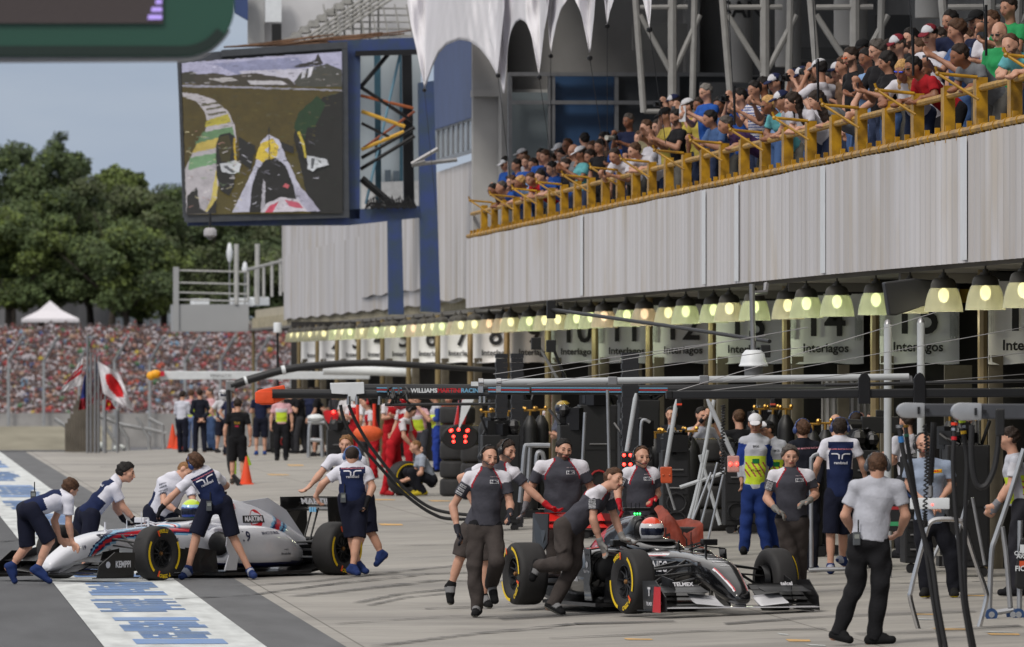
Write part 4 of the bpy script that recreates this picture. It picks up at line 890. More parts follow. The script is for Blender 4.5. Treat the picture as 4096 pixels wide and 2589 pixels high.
def person(spec, J, loc=(0, 0, 0), rz=0, vox=.0095, lod=0):
    """J: dict of joints (metres, z up). spec: look. returns root + frames"""
    J = {k: np.asarray(v, float) for k, v in J.items()}; w = spec.get('build', 1.0); fem = spec.get('fem', 0)
    root = empty('person', loc, rz, spec.get('label'), 'person', spec.get('group'))
    pel = (J['hl']+J['hr'])/2; nk = J['nk']; hd = J['hd']
    sp = vn(nk-pel); lat = vn(J['sr']-J['sl']); lat = vn(lat - sp*(lat@sp)); fr = np.cross(lat, sp)   # provisional front
    hf = vn(J['face']); 
    if 'front' in J: 
        if fr@J['front'] < 0: fr = -fr
    elif fr@hf < 0 and not spec.get('flipfront'): fr = -fr
    latp = vn(J['hr']-J['hl']); latp = vn(latp - sp*(latp@sp)) if np.linalg.norm(J['hr']-J['hl']) > .05 else lat
    if latp@lat < 0: latp = -latp
    T = np.linalg.norm(nk-pel); chest = pel + sp*T*.72 + fr*.015; waist = pel + sp*T*.38 + fr*.01*w; hipc = pel + sp*.02
    # head frame
    hu = J['hup'] if 'hup' in J else (hd-nk); hu = vn(hu - hf*(hu@hf)*.999); hf = vn(hf - hu*(hf@hu)); hr_ = np.cross(hf, hu); A = np.stack([hr_, hf, hu]); K = spec.get('headk', 1.02); H = lambda r, f, u: hd + (hr_*r + hf*f + hu*u)*K; ELk = lambda c, ax, rad, cuts=(): EL(c, ax, np.array(rad)*K, cuts)
    body = [ELk(H(0, -.012, .022), A, (.076, .096, .092)), ELk(H(0, .022, -.048), A, (.056, .068, .062)), CN(H(0, .058, -.093), H(0, .045, -.085), .022, .03), CN(H(0, .092, .008), H(0, .112, -.035), .009, .013),
            CN(H(-.035, .076, .022), H(.035, .076, .022), .014, .014), ELk(H(.042, .055, -.025), A, (.024, .03, .026)), ELk(H(-.042, .055, -.025), A, (.024, .03, .026)), CN(H(-.016, .088, -.062), H(.016, .088, -.062), .009, .009),
            ELk(H(.078, -.006, -.008), A, (.012, .02, .033)), ELk(H(-.078, -.006, -.008), A, (.012, .02, .033)), CN(nk - sp*.02 - fr*.005, hd - hu*.06 - hf*.01, .062*w**.5, .054*w**.5)]
    minus = [ELk(H(.033, .105, .0), A, (.017, .018, .012)), ELk(H(-.033, .105, .0), A, (.017, .018, .012))]
    TW = spec.get('chestw', .155)*w; TD = .108*w + .012*spec.get('belly', 0)
    def torso(o):
        t = [CN(chest + sp*.02, chest + sp*.10, TD+o, .075*w+o, [(lat, (TD+o)/(TW+o))]), CN(waist, chest, TD*.94+o+.02*spec.get('belly', 0), TD+o, [(lat, (TD*.96+o)/(TW*.90+o))]), CN(hipc, waist, TD*1.0+o, TD*.94+o+.02*spec.get('belly', 0), [(latp, (TD+o)/(TW*.92+o))]),
             CN(J['sl'] + lat*.04 - sp*.012, J['sr'] - lat*.04 - sp*.012, .052*w+o, .052*w+o), CN(J['sl']+sp*.0, nk-sp*.03, .045*w+o, .055*w+o), CN(J['sr'], nk-sp*.03, .045*w+o, .055*w+o)]
        if fem: t += [EL(chest + fr*.09 + lat*.07 - sp*.01, np.eye(3), (.06+o, .06+o, .06+o)), EL(chest + fr*.09 - lat*.07 - sp*.01, np.eye(3), (.06+o, .06+o, .06+o))]
        return t
    body += torso(-.012)
    Hn = {}
    for sd in 'lr':
        s, e, wr = J['s'+sd], J['e'+sd], J['w'+sd]; aw = w**.6*(.88 if fem else 1)
        body += [CN(s, e, .050*aw, .038*aw), CN(e, wr, .040*aw, .026*aw), CN(e+(wr-e)*.15, e+(wr-e)*.45, .041*aw, .036*aw)]
        d = vn(J['t'+sd]-wr) if 't'+sd in J else vn(wr-e); pn = J.get('p'+sd); 
        if pn is None: pn = vn(np.cross(d, fr) if sd == 'l' else np.cross(fr, d)) if abs(d@fr) < .9 else sp
        pn = vn(pn - d*(pn@d)); l = np.cross(d, pn); cu = spec.get('curl'+sd, .45); th = np.sign((fr + .3*sp)@l) or 1.0
        k2 = max(1.0, vox/.0095*.72)
        hp = [CN(wr, wr+d*.085, .020*k2**.5, .021*k2**.5, [(l, .52)])]
        for q, (o, L) in enumerate([(.033, .072), (.011, .082), (-.011, .077), (-.032, .060)]):
            o *= th; b0 = wr + d*.088 + l*o; d1 = vn(d*math.cos(cu) + pn*math.sin(cu) + l*o*.8); b1 = b0 + d1*L*.55; d2 = vn(d*math.cos(cu*2.3) + pn*math.sin(cu*2.3)); b2 = b1 + d2*L*.45
            hp += [CN(b0-d*.01, b1, .0098*k2, .009*k2), CN(b1, b2, .009*k2, .0078*k2)]
        t0 = wr + d*.022 + l*th*.026; t1 = t0 + vn(d*.7 + l*th*.75 + pn*.25)*.045; t2 = t1 + vn(d*.9 + l*th*.25 + pn*.45)*.032
        hp += [CN(t0, t1, .0125*k2, .011*k2), CN(t1, t2, .0105*k2, .009*k2)]
        Hn[sd] = hp
    feet = {}; legs = []
    for sd in 'lr':
        h, kn, an, to = J['h'+sd], J['k'+sd], J['a'+sd], J['f'+sd]; lw = w**.5
        su = vn(kn-an); fd = vn(to-an); fh = vn(fd - su*(fd@su)); heel = an - su*.062 - fh*.035
        back = -vn(fr) if spec.get('calf') is None else spec['calf']; ka = kn - su*.02
        cb = vn(np.cross(vn(kn-h), su)); bk = -fh
        legs += [CN(h, kn, .088*lw, .054*lw), CN(kn, an, .052*lw, .036*lw), CN(kn - su*.08 + bk*.015, kn - su*.20 + bk*.012, .050*lw, .045*lw)]
        sole = vn(heel + su*.0 - to); ft = [CN(heel+su*.012, to+su*.008, .034, .030, [(np.cross(su, fh), .85)]), CN(an, an + (to-an)*.55 + su*.01, .040, .034), CN(an, heel+su*.02, .040, .036)]
        feet[sd] = ft; legs += [CN(an, heel, .034, .032), CN(heel, to, .030, .026)]
    disp = None
    allb = body + legs + Hn['l'] + Hn['r']
    V, Q = sdf_mesh(allb, vox, .022 if not lod else .03, minus=minus)
    sk = SKIN[spec.get('skin', 0)]; hk = spec.get('hair', 'brown'); hm = hairmat(hk)
    C = V[Q].mean(1); q = (C - hd)@A.T/K; ar, qf, qu = np.abs(q[:, 0]), q[:, 1], q[:, 2]; mi = np.zeros(len(Q), int); nearh = np.linalg.norm(q, axis=1) < .16
    f_ = nearh & (qf > .055)
    mi[f_ & (ar > .015) & (ar < .048) & (qu > .019) & (qu < .028)] = 1
    mi[f_ & (ar > .022) & (ar < .044) & (qu > -.006) & (qu < .006)] = 2
    mi[f_ & (ar < .026) & (qu > -.070) & (qu < -.054) & (qf > .075)] = 3
    if spec.get('beard'): mi[nearh & (qu < -.032) & (qf > .0 - (qu+.05)*.6) & ((qu < -.07) | (ar > .034) | ((qu > -.054) & (qu < -.040))) & (qu > -.125) & (mi != 3)] = 1
    if spec.get('stubble'): mi[nearh & (qu < -.04) & (qf > .0) & ((qu < -.075) | (ar > .03)) & (qu > -.125) & (mi != 3)] = 5
    sock = spec.get('sock')
    hc_ = HAIRC[hk]; sb = MATS[sk.name]; brow = mat('brow_'+hk, tuple(int(a*.45+b*.55) for a, b in zip(hc_, (150, 112, 95))), .7)
    bmats = [sk, brow, M_EYE, M_LIP, M_EYW, mat('stubble', (138, 106, 92), .7)]
    mesh_np('body', V, Q, bmats, mi, parent=root)
    rg = np.random.default_rng(int(abs(hd[0]*1000+hd[2]*777+loc[1]*13)) % 99991)
    def fold(amp, s=1.0, ph=0.0):
        W = rg.normal(size=(6, 3))*np.array([26, 26, 20])*s; W[:, 2] += np.sign(W[:, 2])*6; PH = rg.uniform(0, 6.28, 6); A_ = rg.uniform(.4, 1, 6)*amp*.62; M_ = rg.normal(size=(6, 3))*5
        def f(X, Y, Z):
            o = 0
            for w_, p_, a_, m_ in zip(W, PH, A_, M_): o = o + a_*np.sin(X*w_[0]+Y*w_[1]+Z*w_[2]+p_ + 1.3*np.sin(X*m_[0]*2+Y*m_[1]+Z*m_[2]*2+p_))*(.5+.5*np.sin(X*m_[2]+Z*m_[0]+p_*2))
            return o.astype(np.float32)
        return f
    ph = (hd[0]*7 + hd[1]*3) % 6
    # ---------------- shirt
    sc = spec['shirt']; kind = spec.get('shirtkind', 'plain'); slv = spec.get('sleeve', .62)
    sp_ = torso(.012)
    for sd in 'lr':
        s, e, wr = J['s'+sd], J['e'+sd], J['w'+sd]; ad = vn(e-s)
        if slv <= 1:
            end = s + (e-s)*slv; sp_.append(CN(s, end + ad*.06, .060*w**.6, .066*w**.5, (), [(end, ad)]))
        else:
            fd = vn(wr-e); end = e + (wr-e)*(slv-1); sp_ += [CN(s, e, .061*w**.6, .052), CN(e, end+fd*.05, .054, .046, (), [(end, fd)])]
    sp_.append(CN(nk - sp*.03, nk + sp*.01 + vn(hd-nk)*.012, .070*w**.4, .066*w**.4, (), [(nk + vn(hd-nk)*.028, vn(hd-nk))]))
    hem = pel + sp*spec.get('hem', .02); cuts = []
    V, Q = sdf_mesh([p if i > 2 else p for i, p in enumerate(sp_)], vox*1.05, .028, disp=fold(.0062), cuts=[(hem, -sp)] if spec.get('hemcut', 1) else ())
    C = V[Q].mean(1); mi = np.zeros(len(Q), int); smats = [cloth(sc)]
    rel = C - pel; v = (rel@sp)/T; u = (rel@lat); fb = (C - chest)@fr
    shw = np.linalg.norm(J['sr']-J['sl'])/2; mid = ((J['sl']+J['sr'])/2 - pel)@lat; u = u - mid*np.clip(v, 0, 1); au = np.abs(u)
    arm = np.zeros(len(C)); armn = np.full(len(C), 9.)
    for sd in 'lr':
        s, e = J['s'+sd], J['e'+sd]; t = ((C-s)@(e-s))/((e-s)@(e-s)); dd = np.linalg.norm(C - s - np.clip(t, 0, 1)[:, None]*(e-s), axis=1); m = (dd < .088*w) & (t > .02) & (dd < armn); arm = np.where(m, np.maximum(arm, t), arm); armn = np.minimum(armn, dd)
    if kind == 'greyteam':   # grey with white shoulders and red piping
        edge = shw*(.40 + .50*np.clip((1.0-v)/.26, 0, 1)**.8)
        sh = (v > .70) & (au > edge) & (arm < .20); pip = (v > .68) & (au > edge-.017) & (au <= edge) & (arm < .22)
        mi[sh] = 1; mi[pip & (v < 1.05)] = 2; smats += [cloth((206, 204, 212)), cloth((150, 28, 42))]
    elif kind == 'navyback':  # white polo with navy back panel
        bk_ = (fb < .01) & (au < shw*.80 - .02*np.cos(v*3)) & (v < .93) & (arm < .12); side = (np.abs(fb) < .12) & (v < .45) & (fb < .055) & (arm < .05)
        mi[bk_ | side] = 1; smats += [cloth((28, 38, 72))]
    elif kind == 'vest':      # coloured overall sleeves, grey vest with lime panel
        mi[(arm < .10)] = 1; mi[(arm < .10) & (v < .62) & (v > .08) & (np.abs(au-.02) < .13) & (np.abs(fb) > .05)] = 2; mi[(arm < .1) & (v < .50) & (v > .22) & (np.abs(((u*3+v*1.4) % .22)-.1) < .035) & (np.abs(fb) > .05)] = 3
        smats += [cloth((178, 180, 190)), cloth((195, 215, 60)), cloth((165, 70, 80))]
    elif kind == 'redwhite': mi[(arm > .05) | (v > .93)] = 1; smats += [cloth((205, 200, 205))]
    elif kind == 'sleevec': mi[arm > .12] = 1; smats += [cloth(spec['shirt2'])]
    elif kind == 'stripe': mi[((v*14) % 1) < .35] = 1; smats += [cloth(spec.get('shirt2', (60, 80, 130)))]
    elif kind == 'bib': mi[(v < .62) & (v > .12) & (au < .14) & (np.abs(fb) > .04)] = 1; mi[(v < .80) & (v > .62) & (au < .15)] = 2; smats += [cloth((190, 212, 60)), cloth((200, 196, 204))]
    shirt = mesh_np('shirt', V, Q, smats, mi, parent=root)
    # ---------------- trousers / shorts
    pc = spec['pants']; short = spec.get('shorts', 0); cut = []
    topc = [(pel + sp*spec.get('waist', .075), sp)]; pr = [CN(pel - sp*.02, pel + sp*.085, .112*w, .105*w, [(latp, .74)], topc)]
    for sd in 'lr':
        h, kn, an = J['h'+sd], J['k'+sd], J['a'+sd]; lw = w**.5; tk = vn(kn-h); ka = vn(an-kn); fdv = vn(J['f'+sd]-an)
        if short:
            end = h + (kn-h)*1.0; pr.append(CN(h, end + tk*.08, .104*lw, .098, (), [(end + tk*.01, tk)]))
        else:
            pr += [CN(h, kn, .102*lw, .078*lw), CN(kn, an + ka*.05, .076*lw, .064, (), [(an + ka*.035, ka)]), CN(kn + ka*.08 - tk*.0, an - ka*.04, .070*lw, .062)]
            if spec.get('cargo', 1) and not lod: m = h + (kn-h)*.62; ou = latp*(1 if (h-pel)@latp > 0 else -1); pr.append(EL(m + ou*.072, np.stack([ou, vn(np.cross(ou, tk)), tk]), (.022, .06, .075)))
    top = pel + sp*spec.get('waist', .075)
    V, Q = sdf_mesh(pr, vox*1.05, .03, disp=fold(.010 if not short else .006, .8, 2))
    mi = np.zeros(len(Q), int); pm = [cloth(pc)]
    if spec.get('belt'):
        C = V[Q].mean(1); v = (C-pel)@sp; fbp = (C-pel)@fr; uu = (C-pel)@latp; mi[(v > spec.get('waist', .075)-.045)] = 1; mi[(v > spec.get('waist', .075)-.043) & (fbp > .05) & (np.abs(uu) < .03)] = 2; pm += [cloth((22, 22, 26)), M_ALU]
    mesh_np('trousers' if not short else 'shorts', V, Q, pm, mi, parent=root)
    # ---------------- shoes, socks, gloves
    for sd in 'lr':
        ft = feet[sd]; V, Q = sdf_mesh([CN(p[1], p[2], p[3]+.007, p[4]+.007, p[5]) for p in ft], vox, .02)
        C = V[Q].mean(1); an, kn, to = J['a'+sd], J['k'+sd], J['f'+sd]; su = vn(kn-an); lo_ = (C-an)@su; mi = np.where(lo_ < lo_.min()+.020, 1, 0)
        la = (C-an)@vn(to-an)
        if spec.get('shoe2'): mi = np.where((mi == 0) & (la > .035) & (la < .10) & (lo_ > lo_.min()+.055), 2, mi)
        mesh_np('shoe', V, Q, [cloth(spec.get('shoe', (28, 28, 32))), cloth(spec.get('sole', (60, 60, 64))), cloth(spec.get('shoe2') or (150, 150, 150))], mi, parent=root)
        gl = spec.get('glove'+sd, spec.get('glove'))
        if gl:
            wr, e = J['w'+sd], J['e'+sd]; bw = vn(e-wr); g = [(p[0], p[1], p[2], p[3]+.004, p[4]+.004, p[5]) for p in Hn[sd]] + [CN(wr, wr + bw*spec.get('cuff', .05), .033, .037)]
            V, Q = sdf_mesh(g, vox*.95, .012); mesh_np('glove', V, Q, cloth(gl), parent=root)
    # ---------------- hair / headgear
    hs = spec.get('hairstyle', 'short'); hatn = spec.get('cap')
    pl_n = vn(hf*.74 - hu*.67); g = .009 if hs != 'buzz' else .002
    if hs == 'curly': g = .020
    if hs != 'bald':
        hp = [ELk(H(0, -.015, .024), A, (.078+g, .098+g, .092+g))]; cut_ = [(H(0, .068, .074), vn(hf*.80 - hu*.60)), (H(0, 0, -.075), -hu)]
        if hs == 'receding': cut_[0] = (H(0, .040, .085), vn(hf*.80 - hu*.60))
        if hs in ('long', 'bob'):
            L = .34 if hs == 'long' else .14; hp += [CN(H(.055, -.03, .0), H(.075, -.05, -L), .045, .03), CN(H(-.055, -.03, .0), H(-.075, -.05, -L), .045, .03), CN(H(0, -.07, 0), H(0, -.085, -L), .07, .05)]
            cut_ = [(H(0, .082, .058), vn(hf*.9 - hu*.3))]
        am = {'curly': .010, 'buzz': .002}.get(hs, .0085)
        V, Q = sdf_mesh(hp, vox, .02, disp=(lambda X, Y, Z: (am*np.sin(X*150+ph)*np.sin(Y*140)*np.sin(Z*150+1)+am*.6*np.sin(Z*70+X*60)).astype(np.float32)) if am else None, cuts=cut_)
        if len(Q): mesh_np('hair', V, Q, hm, parent=root)
    if spec.get('helmet'):
        V, Q = sdf_mesh([ELk(H(0, 0, .0), A, (.128, .150, .135)), CN(H(0, .06, -.07), H(0, -.04, -.09), .085, .09)], vox, .04)
        C = V[Q].mean(1); q = (C-hd)@A.T; mi = np.zeros(len(Q), int); hc = spec['helmet']
        mi[(q[:, 2] > .045)] = 1; mi[(q[:, 2] > .075) & (q[:, 1] > -.08)] = 2; mi[(q[:, 2] < .028) & (q[:, 2] > -.045) & (q[:, 1] > .045)] = 3; mi[(q[:, 2] < -.075)] = 4
        mesh_np('helmet', V, Q, [paint(hc[0], .2, .6), paint(hc[1], .2, .6), paint(hc[2], .2, .6), mat('visor', (.02, .025, .05), .05, .3), paint(hc[3], .25)], mi, parent=root)
    if hatn:
        bk = spec.get('capback', 0); cf = -1 if bk else 1
        V, Q = sdf_mesh([ELk(H(0, -.012, .035), A, (.092, .112, .098))], vox, .02, cuts=[(H(0, .06, .040), -vn(hu + hf*.22*1))])
        C = V[Q].mean(1); q = (C-hd)@A.T; cc = hatn if isinstance(hatn[0], (tuple, list)) else (hatn, hatn)
        mi = ((q[:, 1] < .03) if len(cc) == 2 else ((np.abs(q[:, 0]) > .03))).astype(int); mesh_np('cap', V, Q, [cloth(cc[0]), cloth(cc[1])], mi, parent=root)
        f = hf*cf; V, Q = sdf_mesh([ELk(hd + f*.125 + hu*.045, np.stack([hr_, vn(f - hu*.25), vn(hu + f*.25)]), (.072, .070, .011))], min(vox, .011), .01); mesh_np('cap_brim', V, Q, cloth(cc[-1] if len(cc) == 2 else cc[1]), parent=root)
    if spec.get('headset'):
        hsC = spec['headset']; pts = [H(.098*math.sin(a), -.01, .02 + .105*math.cos(a)) for a in np.linspace(-1.7, 1.7, 9)]
        pr = [CN(pts[i], pts[i+1], .010, .010) for i in range(8)]
        for s_ in (-1, 1): pr += [ELk(H(.095*s_, -.004, -.006), A, (.026, .036, .045))]
        if spec.get('mic', 1): pr.append(CN(H(.095*spec.get('micside', 1), .02, -.03), H(.045*spec.get('micside', 1), .125, -.072), .006, .010))
        V, Q = sdf_mesh(pr, min(vox, .010), .012); o = mesh_np('headset', V, Q, mat('headset_%02x%02x%02x' % tuple(hsC), hsC, .35, var=.03), parent=root)
    if spec.get('glasses'):
        gp = []; 
        for s_ in (-1, 1):
            gp += [CN(H(.018*s_, .098, .004), H(.046*s_, .092, .004), .012 if spec['glasses'] != 'thin' else .004, .012 if spec['glasses'] != 'thin' else .004), CN(H(.05*s_, .088, .008), H(.078*s_, .0, .0), .004, .004)]
        V, Q = sdf_mesh(gp, .0065, .004); gc = {'thin': (30, 30, 32), 'dark': (16, 15, 16), 'orange': (225, 90, 20), 'blue': (40, 70, 200)}[spec['glasses']]; mesh_np('glasses', V, Q, mat('glasses_'+spec['glasses'], gc, .12), parent=root)
    return dict(root=root, shirt=shirt, pel=pel, sp=sp, lat=lat, fr=fr, T=T, shw=shw, nk=nk, mid=mid, J=J, H=H, A=A, hd=hd)
def decal(P, txt, u, v, size, col, side=1, parent=None, name='lettering', bold=.02, bg=None, sx=1, target=None, arm=None, rot=0):
    """lettering laid on the cloth: projected onto the garment's own surface"""
    ob = target or P['shirt']; me = ob.data
    if 'bvh' not in P: P['bvh'] = BVHTree.FromPolygons([v_.co for v_ in me.vertices], [tuple(p.vertices) for p in me.polygons])
    bvh = P['bvh']; fr = Vector(P['fr'])*side; up = Vector(P['sp']); right = Vector(np.cross(np.array(up), np.array(fr)))
    c = Vector(P['pel']) + up*P['T']*v + Vector(P['lat'])*(u + P['mid']*v)
    if arm is not None:
        s, e = Vector(P['J']['s'+arm[0]]), Vector(P['J']['e'+arm[0]]); c = s.lerp(e, arm[1]); fr = Vector(arm[2]).normalized(); up = -(e-s).normalized(); fr = (fr - up*fr.dot(up)).normalized(); right = up.cross(fr)
        if rot: up, right = right, -up
    def lay(Vs, Fs, m, nm, lift):
        out = []
        for p in Vs:
            q = c + right*p.x*sx + up*p.y; h = bvh.ray_cast(q + fr*.6, -fr)
            out.append((h[0] + fr*lift) if h[0] is not None and (h[0]-q).length < .35 else (out[-1] if out else q + fr*.12))
        b = MB(); b.add(out, Fs); o = b.build(nm, m, ob if ob is P['shirt'] else parent); return o
    V, Fs = text_mesh(txt, size, bold) if txt else ([], [])
    if bg:
        x0, y0 = bg[1]; n = 6; VV = [Vector((x0*(i/n-.5)*2, y0*(j/2-.5)*2, 0)) for j in range(3) for i in range(n+1)]
        lay(VV, [(j*(n+1)+i, j*(n+1)+i+1, (j+1)*(n+1)+i+1, (j+1)*(n+1)+i) for j in range(2) for i in range(n)], cloth(bg[0]), 'patch', .004)
    if txt: lay(V, Fs, cloth(col), name, .008)
def rand_logo(P, v=.78, size=.052, side=-1):
    decal(P, 'randstad', 0, v-.14, size*.62, (205, 205, 215), side, bold=.03)
    ob = P['shirt']; bv = P['bvh']; fr = Vector(P['fr'])*side; up = Vector(P['sp']); right = Vector(np.cross(np.array(up), np.array(fr))); c = Vector(P['pel']) + up*P['T']*v + Vector(P['lat'])*P['mid']*v
    b = MB()
    for poly in [[(-.11, .02), (-.04, .02), (-.015, 0), (-.015, -.05), (-.03, -.05), (-.032, -.005), (-.05, .005), (-.11, .005)], [(.11, .02), (.04, .02), (.01, 0), (.005, -.05), (.02, -.05), (.025, -.005), (.05, .005), (.11, .005)]]:
        out = []
        for x, y in poly:
            q = c + right*x + up*y; h = bv.ray_cast(q + fr*.6, -fr); out.append(h[0] + fr*.008 if h[0] is not None else q + fr*.12)
        b.add(out, [tuple(range(len(out)))])
    b.build('emblem', cloth((205, 205, 215)), ob)
    decal(P, 'WILLIAMS MARTINI RACING', 0, v+.10, .016, (200, 120, 130), side, bold=.02)
# joints typed as "name x y d" in a zoomed view of the photo -> metres around the person's foot point
def posed(view, Y, txt, extra=None, face=(0, -1, 0), stand='Y'):
    x0, y0, sc = view; J = {}
    for it in txt.split(';'):
        a = it.split()
        if not a: continue
        J[a[0]] = np.array(U(x0 + float(a[1])/sc, y0 + float(a[2])/sc, Y, float(a[3]) if len(a) > 3 else 0))
    sole = lambda J_: min((min(J_['a'+q][2]-.085, J_['f'+q][2]-.034), q) for q in 'lr')
    z, q = sole(J); 
    if stand == 'Y':      # slide the whole figure along the line of sight until its lower sole meets the ground
        k = 1.0
        for _ in range(12):
            p = J['a'+q]; k2 = (HC - gx(p[0]))/(HC - (sole(J)[0])); J = {n_: np.array([0, 0, HC]) + (v-np.array([0, 0, HC]))*(1+(k2-1)*1.0) for n_, v in J.items()}
    elif stand == 'leg':
        for q in 'lr':
            g = gx(J['a'+q][0]); J['a'+q][2] = g+.09; J['f'+q][2] = g+.036; J['k'+q] = (J['h'+q]*.52 + J['a'+q]*.48) + np.array([0, -.04, 0])
    c = (J['hl']+J['hr'])/2; loc = Vector((c[0], c[1], gx(c[0]))); J = {k: v - np.array(loc) for k, v in J.items()}
    J['face'] = np.array(face, float)
    if extra: J.update({k: np.array(v, float) for k, v in extra.items()})
    return J, loc
# ================================================================ THE CREWS (posed from the photo)
WIL = dict(shirt=(205, 205, 216), shirtkind='navyback', pants=(22, 25, 42), shorts=1, shoe=(34, 50, 96), sole=(50, 64, 110), skin=0, hem=-.02)
SAU = dict(shirt=(66, 66, 74), shirtkind='greyteam', pants=(66, 60, 58), shoe=(22, 22, 24), shoe2=(120, 120, 122), sole=(120, 118, 110), belt=1, skin=0, hem=.03, waist=.085)
VA = (0, 1900, 3.045); VB = (270, 1820, 3.045); VC = (550, 1800, 2.536); VD = (1200, 1700, 2.415)
V1 = (1750, 1750, 2.03); V2 = (2050, 1720, 1.951); VM = (2900, 1630, 1.977); VN = (3280, 1720, 1.751); VP = (3480, 1550, 1.464)
P = {}
def mk(key, base, view, Y, txt, label, face, extra=None, group=None, vox=.0095, stand='Y', **kw):
    J, loc = posed(view, Y, txt, extra, face, stand); s = dict(base); s.update(kw); s['label'] = label; s['group'] = group
    P[key] = person(s, J, loc, vox=vox); return P[key]
GW = 'crew pushing the white car'; GS = 'crew around the dark car'
mk('A', WIL, VA, 101.9, 'hd 855 160 0;nk 790 240 .0;sl 770 300 .18;sr 835 300 -.14;el 660 560 .22;er 838 600 -.12;wl 735 800 .22;wr 880 825 -.05;tl 800 815 .2;tr 950 890 -.1;hl 300 420 .1;hr 400 430 -.08;kl 340 860 .12;kr 610 800 -.1;al 155 1100 .12;ar 460 1130 -.1;fl 175 1300 .12;fr 600 1300 -.12',
   'crouching mechanic in navy and white polo pushing on the nose of the white car', (.75, .55, -.45), dict(front=(.5, .3, -.8)), GW, hair='brown', curll=.25, curlr=.35)
decal(P['A'], 'randstad', -.02, .74, .03, (205, 205, 215), -1)
mk('B', WIL, VB, 105.2, 'hd 715 215 0;nk 600 300 0;sl 560 390 .16;sr 580 410 -.15;el 590 640 .22;er 680 640 -.12;wl 680 790 .2;wr 830 810 -.08;tl 740 835 .2;tr 905 845 -.08;hl 190 720 .1;hr 300 740 -.1;kl 200 1060 .1;kr 330 1080 -.1;al 60 1400 .1;ar 190 1440 -.1;fl 110 1480 .1;fr 280 1500 -.1',
   'dark curly haired mechanic leaning over the white car near its nose', (.97, -.2, -.2), dict(front=(.6, -.2, -.7)), GW, stand='leg', hair='black', hairstyle='curly', glove=(24, 24, 30))
decal(P['B'], 'randstad', .02, .70, .035, (205, 205, 215), -1)
mk('Cc', WIL, VC, 106.6, 'hd 480 215 0;nk 390 270 0;sl 250 330 .05;sr 520 330 .05;el 270 540 -.12;er 570 560 -.1;wl 430 640 -.2;wr 640 660 -.25;tl 470 670 -.22;tr 680 690 -.3;hl 140 620 .1;hr 330 640 .1;kl 150 900 .1;kr 320 900 .1;al 150 1130 .1;ar 320 1130 .1;fl 170 1180 0;fr 350 1180 0',
   "short haired mechanic behind the white car's cockpit looking down", (.75, -.5, -.6), dict(front=(.45, -.6, -.5)), GW, stand='leg', hair='light', hairstyle='buzz', glove=(24, 24, 30), chestw=.17, build=1.08)
for q, (t, s_) in enumerate([('Experian', .3), ('WIHURI', .42), ('HACKETT', .54), ('ORIS', .64)]): decal(P['Cc'], t, 0, 0, .018 if q < 3 else .028, (30, 34, 60), arm=('l', s_, (0, -1, .1)))
mk('Dd', WIL, VC, 101.6, 'hd 590 135 0;nk 640 215 0;sl 530 300 .0;sr 800 270 .03;el 350 470 -.02;er 900 360 .22;wl 235 600 0;wr 820 420 .42;tl 190 700 .05;tr 780 440 .5;hl 720 540 0;hr 880 540 .03;kl 600 850 -.03;kr 960 860 .05;al 515 1200 -.05;ar 1140 1225 .05;fl 445 1295 -.12;fr 1185 1285 -.14',
   "mechanic with blue headset seen from behind beside the white car's cockpit", (-.55, .8, -.35), dict(front=(-.5, .8, -.4)), GW, hair='brown', hairstyle='curly', headset=(40, 60, 110), mic=0, glovel=(24, 24, 30), shoe2=(150, 155, 170), hem=-.03)
rand_logo(P['Dd'], .76)
mk('E', WIL, VD, 103.6, 'hd 505 305 0;nk 505 385 0;sl 370 450 .02;sr 645 450 .0;el 220 570 .02;er 700 600 -.03;wl 150 690 .1;wr 650 735 -.12;tl 175 740 .12;tr 620 830 -.14;hl 445 720 0;hr 580 720 0;kl 500 1070 .03;kr 560 1080 -.05;al 560 1340 .08;ar 510 1370 -.08;fl 640 1420 .0;fr 560 1440 -.14',
   "stocky mechanic with blue headset, back turned, at the white car's rear wing", (.1, .95, -.3), dict(front=(-.1, .9, -.4)), GW, hair='dark', hairstyle='buzz', headset=(60, 90, 140), mic=0, glover=(22, 22, 26), build=1.12, hem=-.04)
rand_logo(P['E'], .80)
mk('Ff', WIL, VD, 106.9, 'hd 445 190 0;nk 440 300 .0;sl 300 340 0;sr 590 350 .05;el 190 480 -.05;er 650 480 .1;wl 95 590 -.1;wr 620 600 .0;tl 60 620 -.1;tr 580 640 -.05;hl 560 720 .15;hr 640 720 .15;kl 620 950 .1;kr 680 1030 .15;al 520 1370 .1;ar 780 1235 .15;fl 480 1440 .0;fr 740 1350 .1',
   'bearded mechanic laughing behind the rear wing of the white car', (-.25, -.95, -.05), dict(front=(-.3, -.9, -.2)), GW, stand='', hair='light', beard=1, build=1.05, shirtkind='plain')
mk('Gg', SAU, V1, 88.6, 'hd 418 165 0;nk 400 262 .0;sl 262 325 .02;sr 545 325 .0;el 125 560 .08;er 590 545 -.03;wl 165 760 0;wr 590 620 -.18;tl 205 850 -.05;tr 560 665 -.26;hl 320 740 0;hr 455 740 0;kl 300 1040 -.03;kr 480 1010 -.16;al 320 1375 .0;ar 440 1185 .22;fl 305 1440 -.14;fr 465 1330 .10',
   'running mechanic in grey with black headset, leftmost of the dark car crew', (.35, -.93, -.05), dict(front=(.1, -1, 0)), GS, hair='dark', hairstyle='receding', headset=(30, 30, 34), glove=(44, 44, 50), stubble=1)
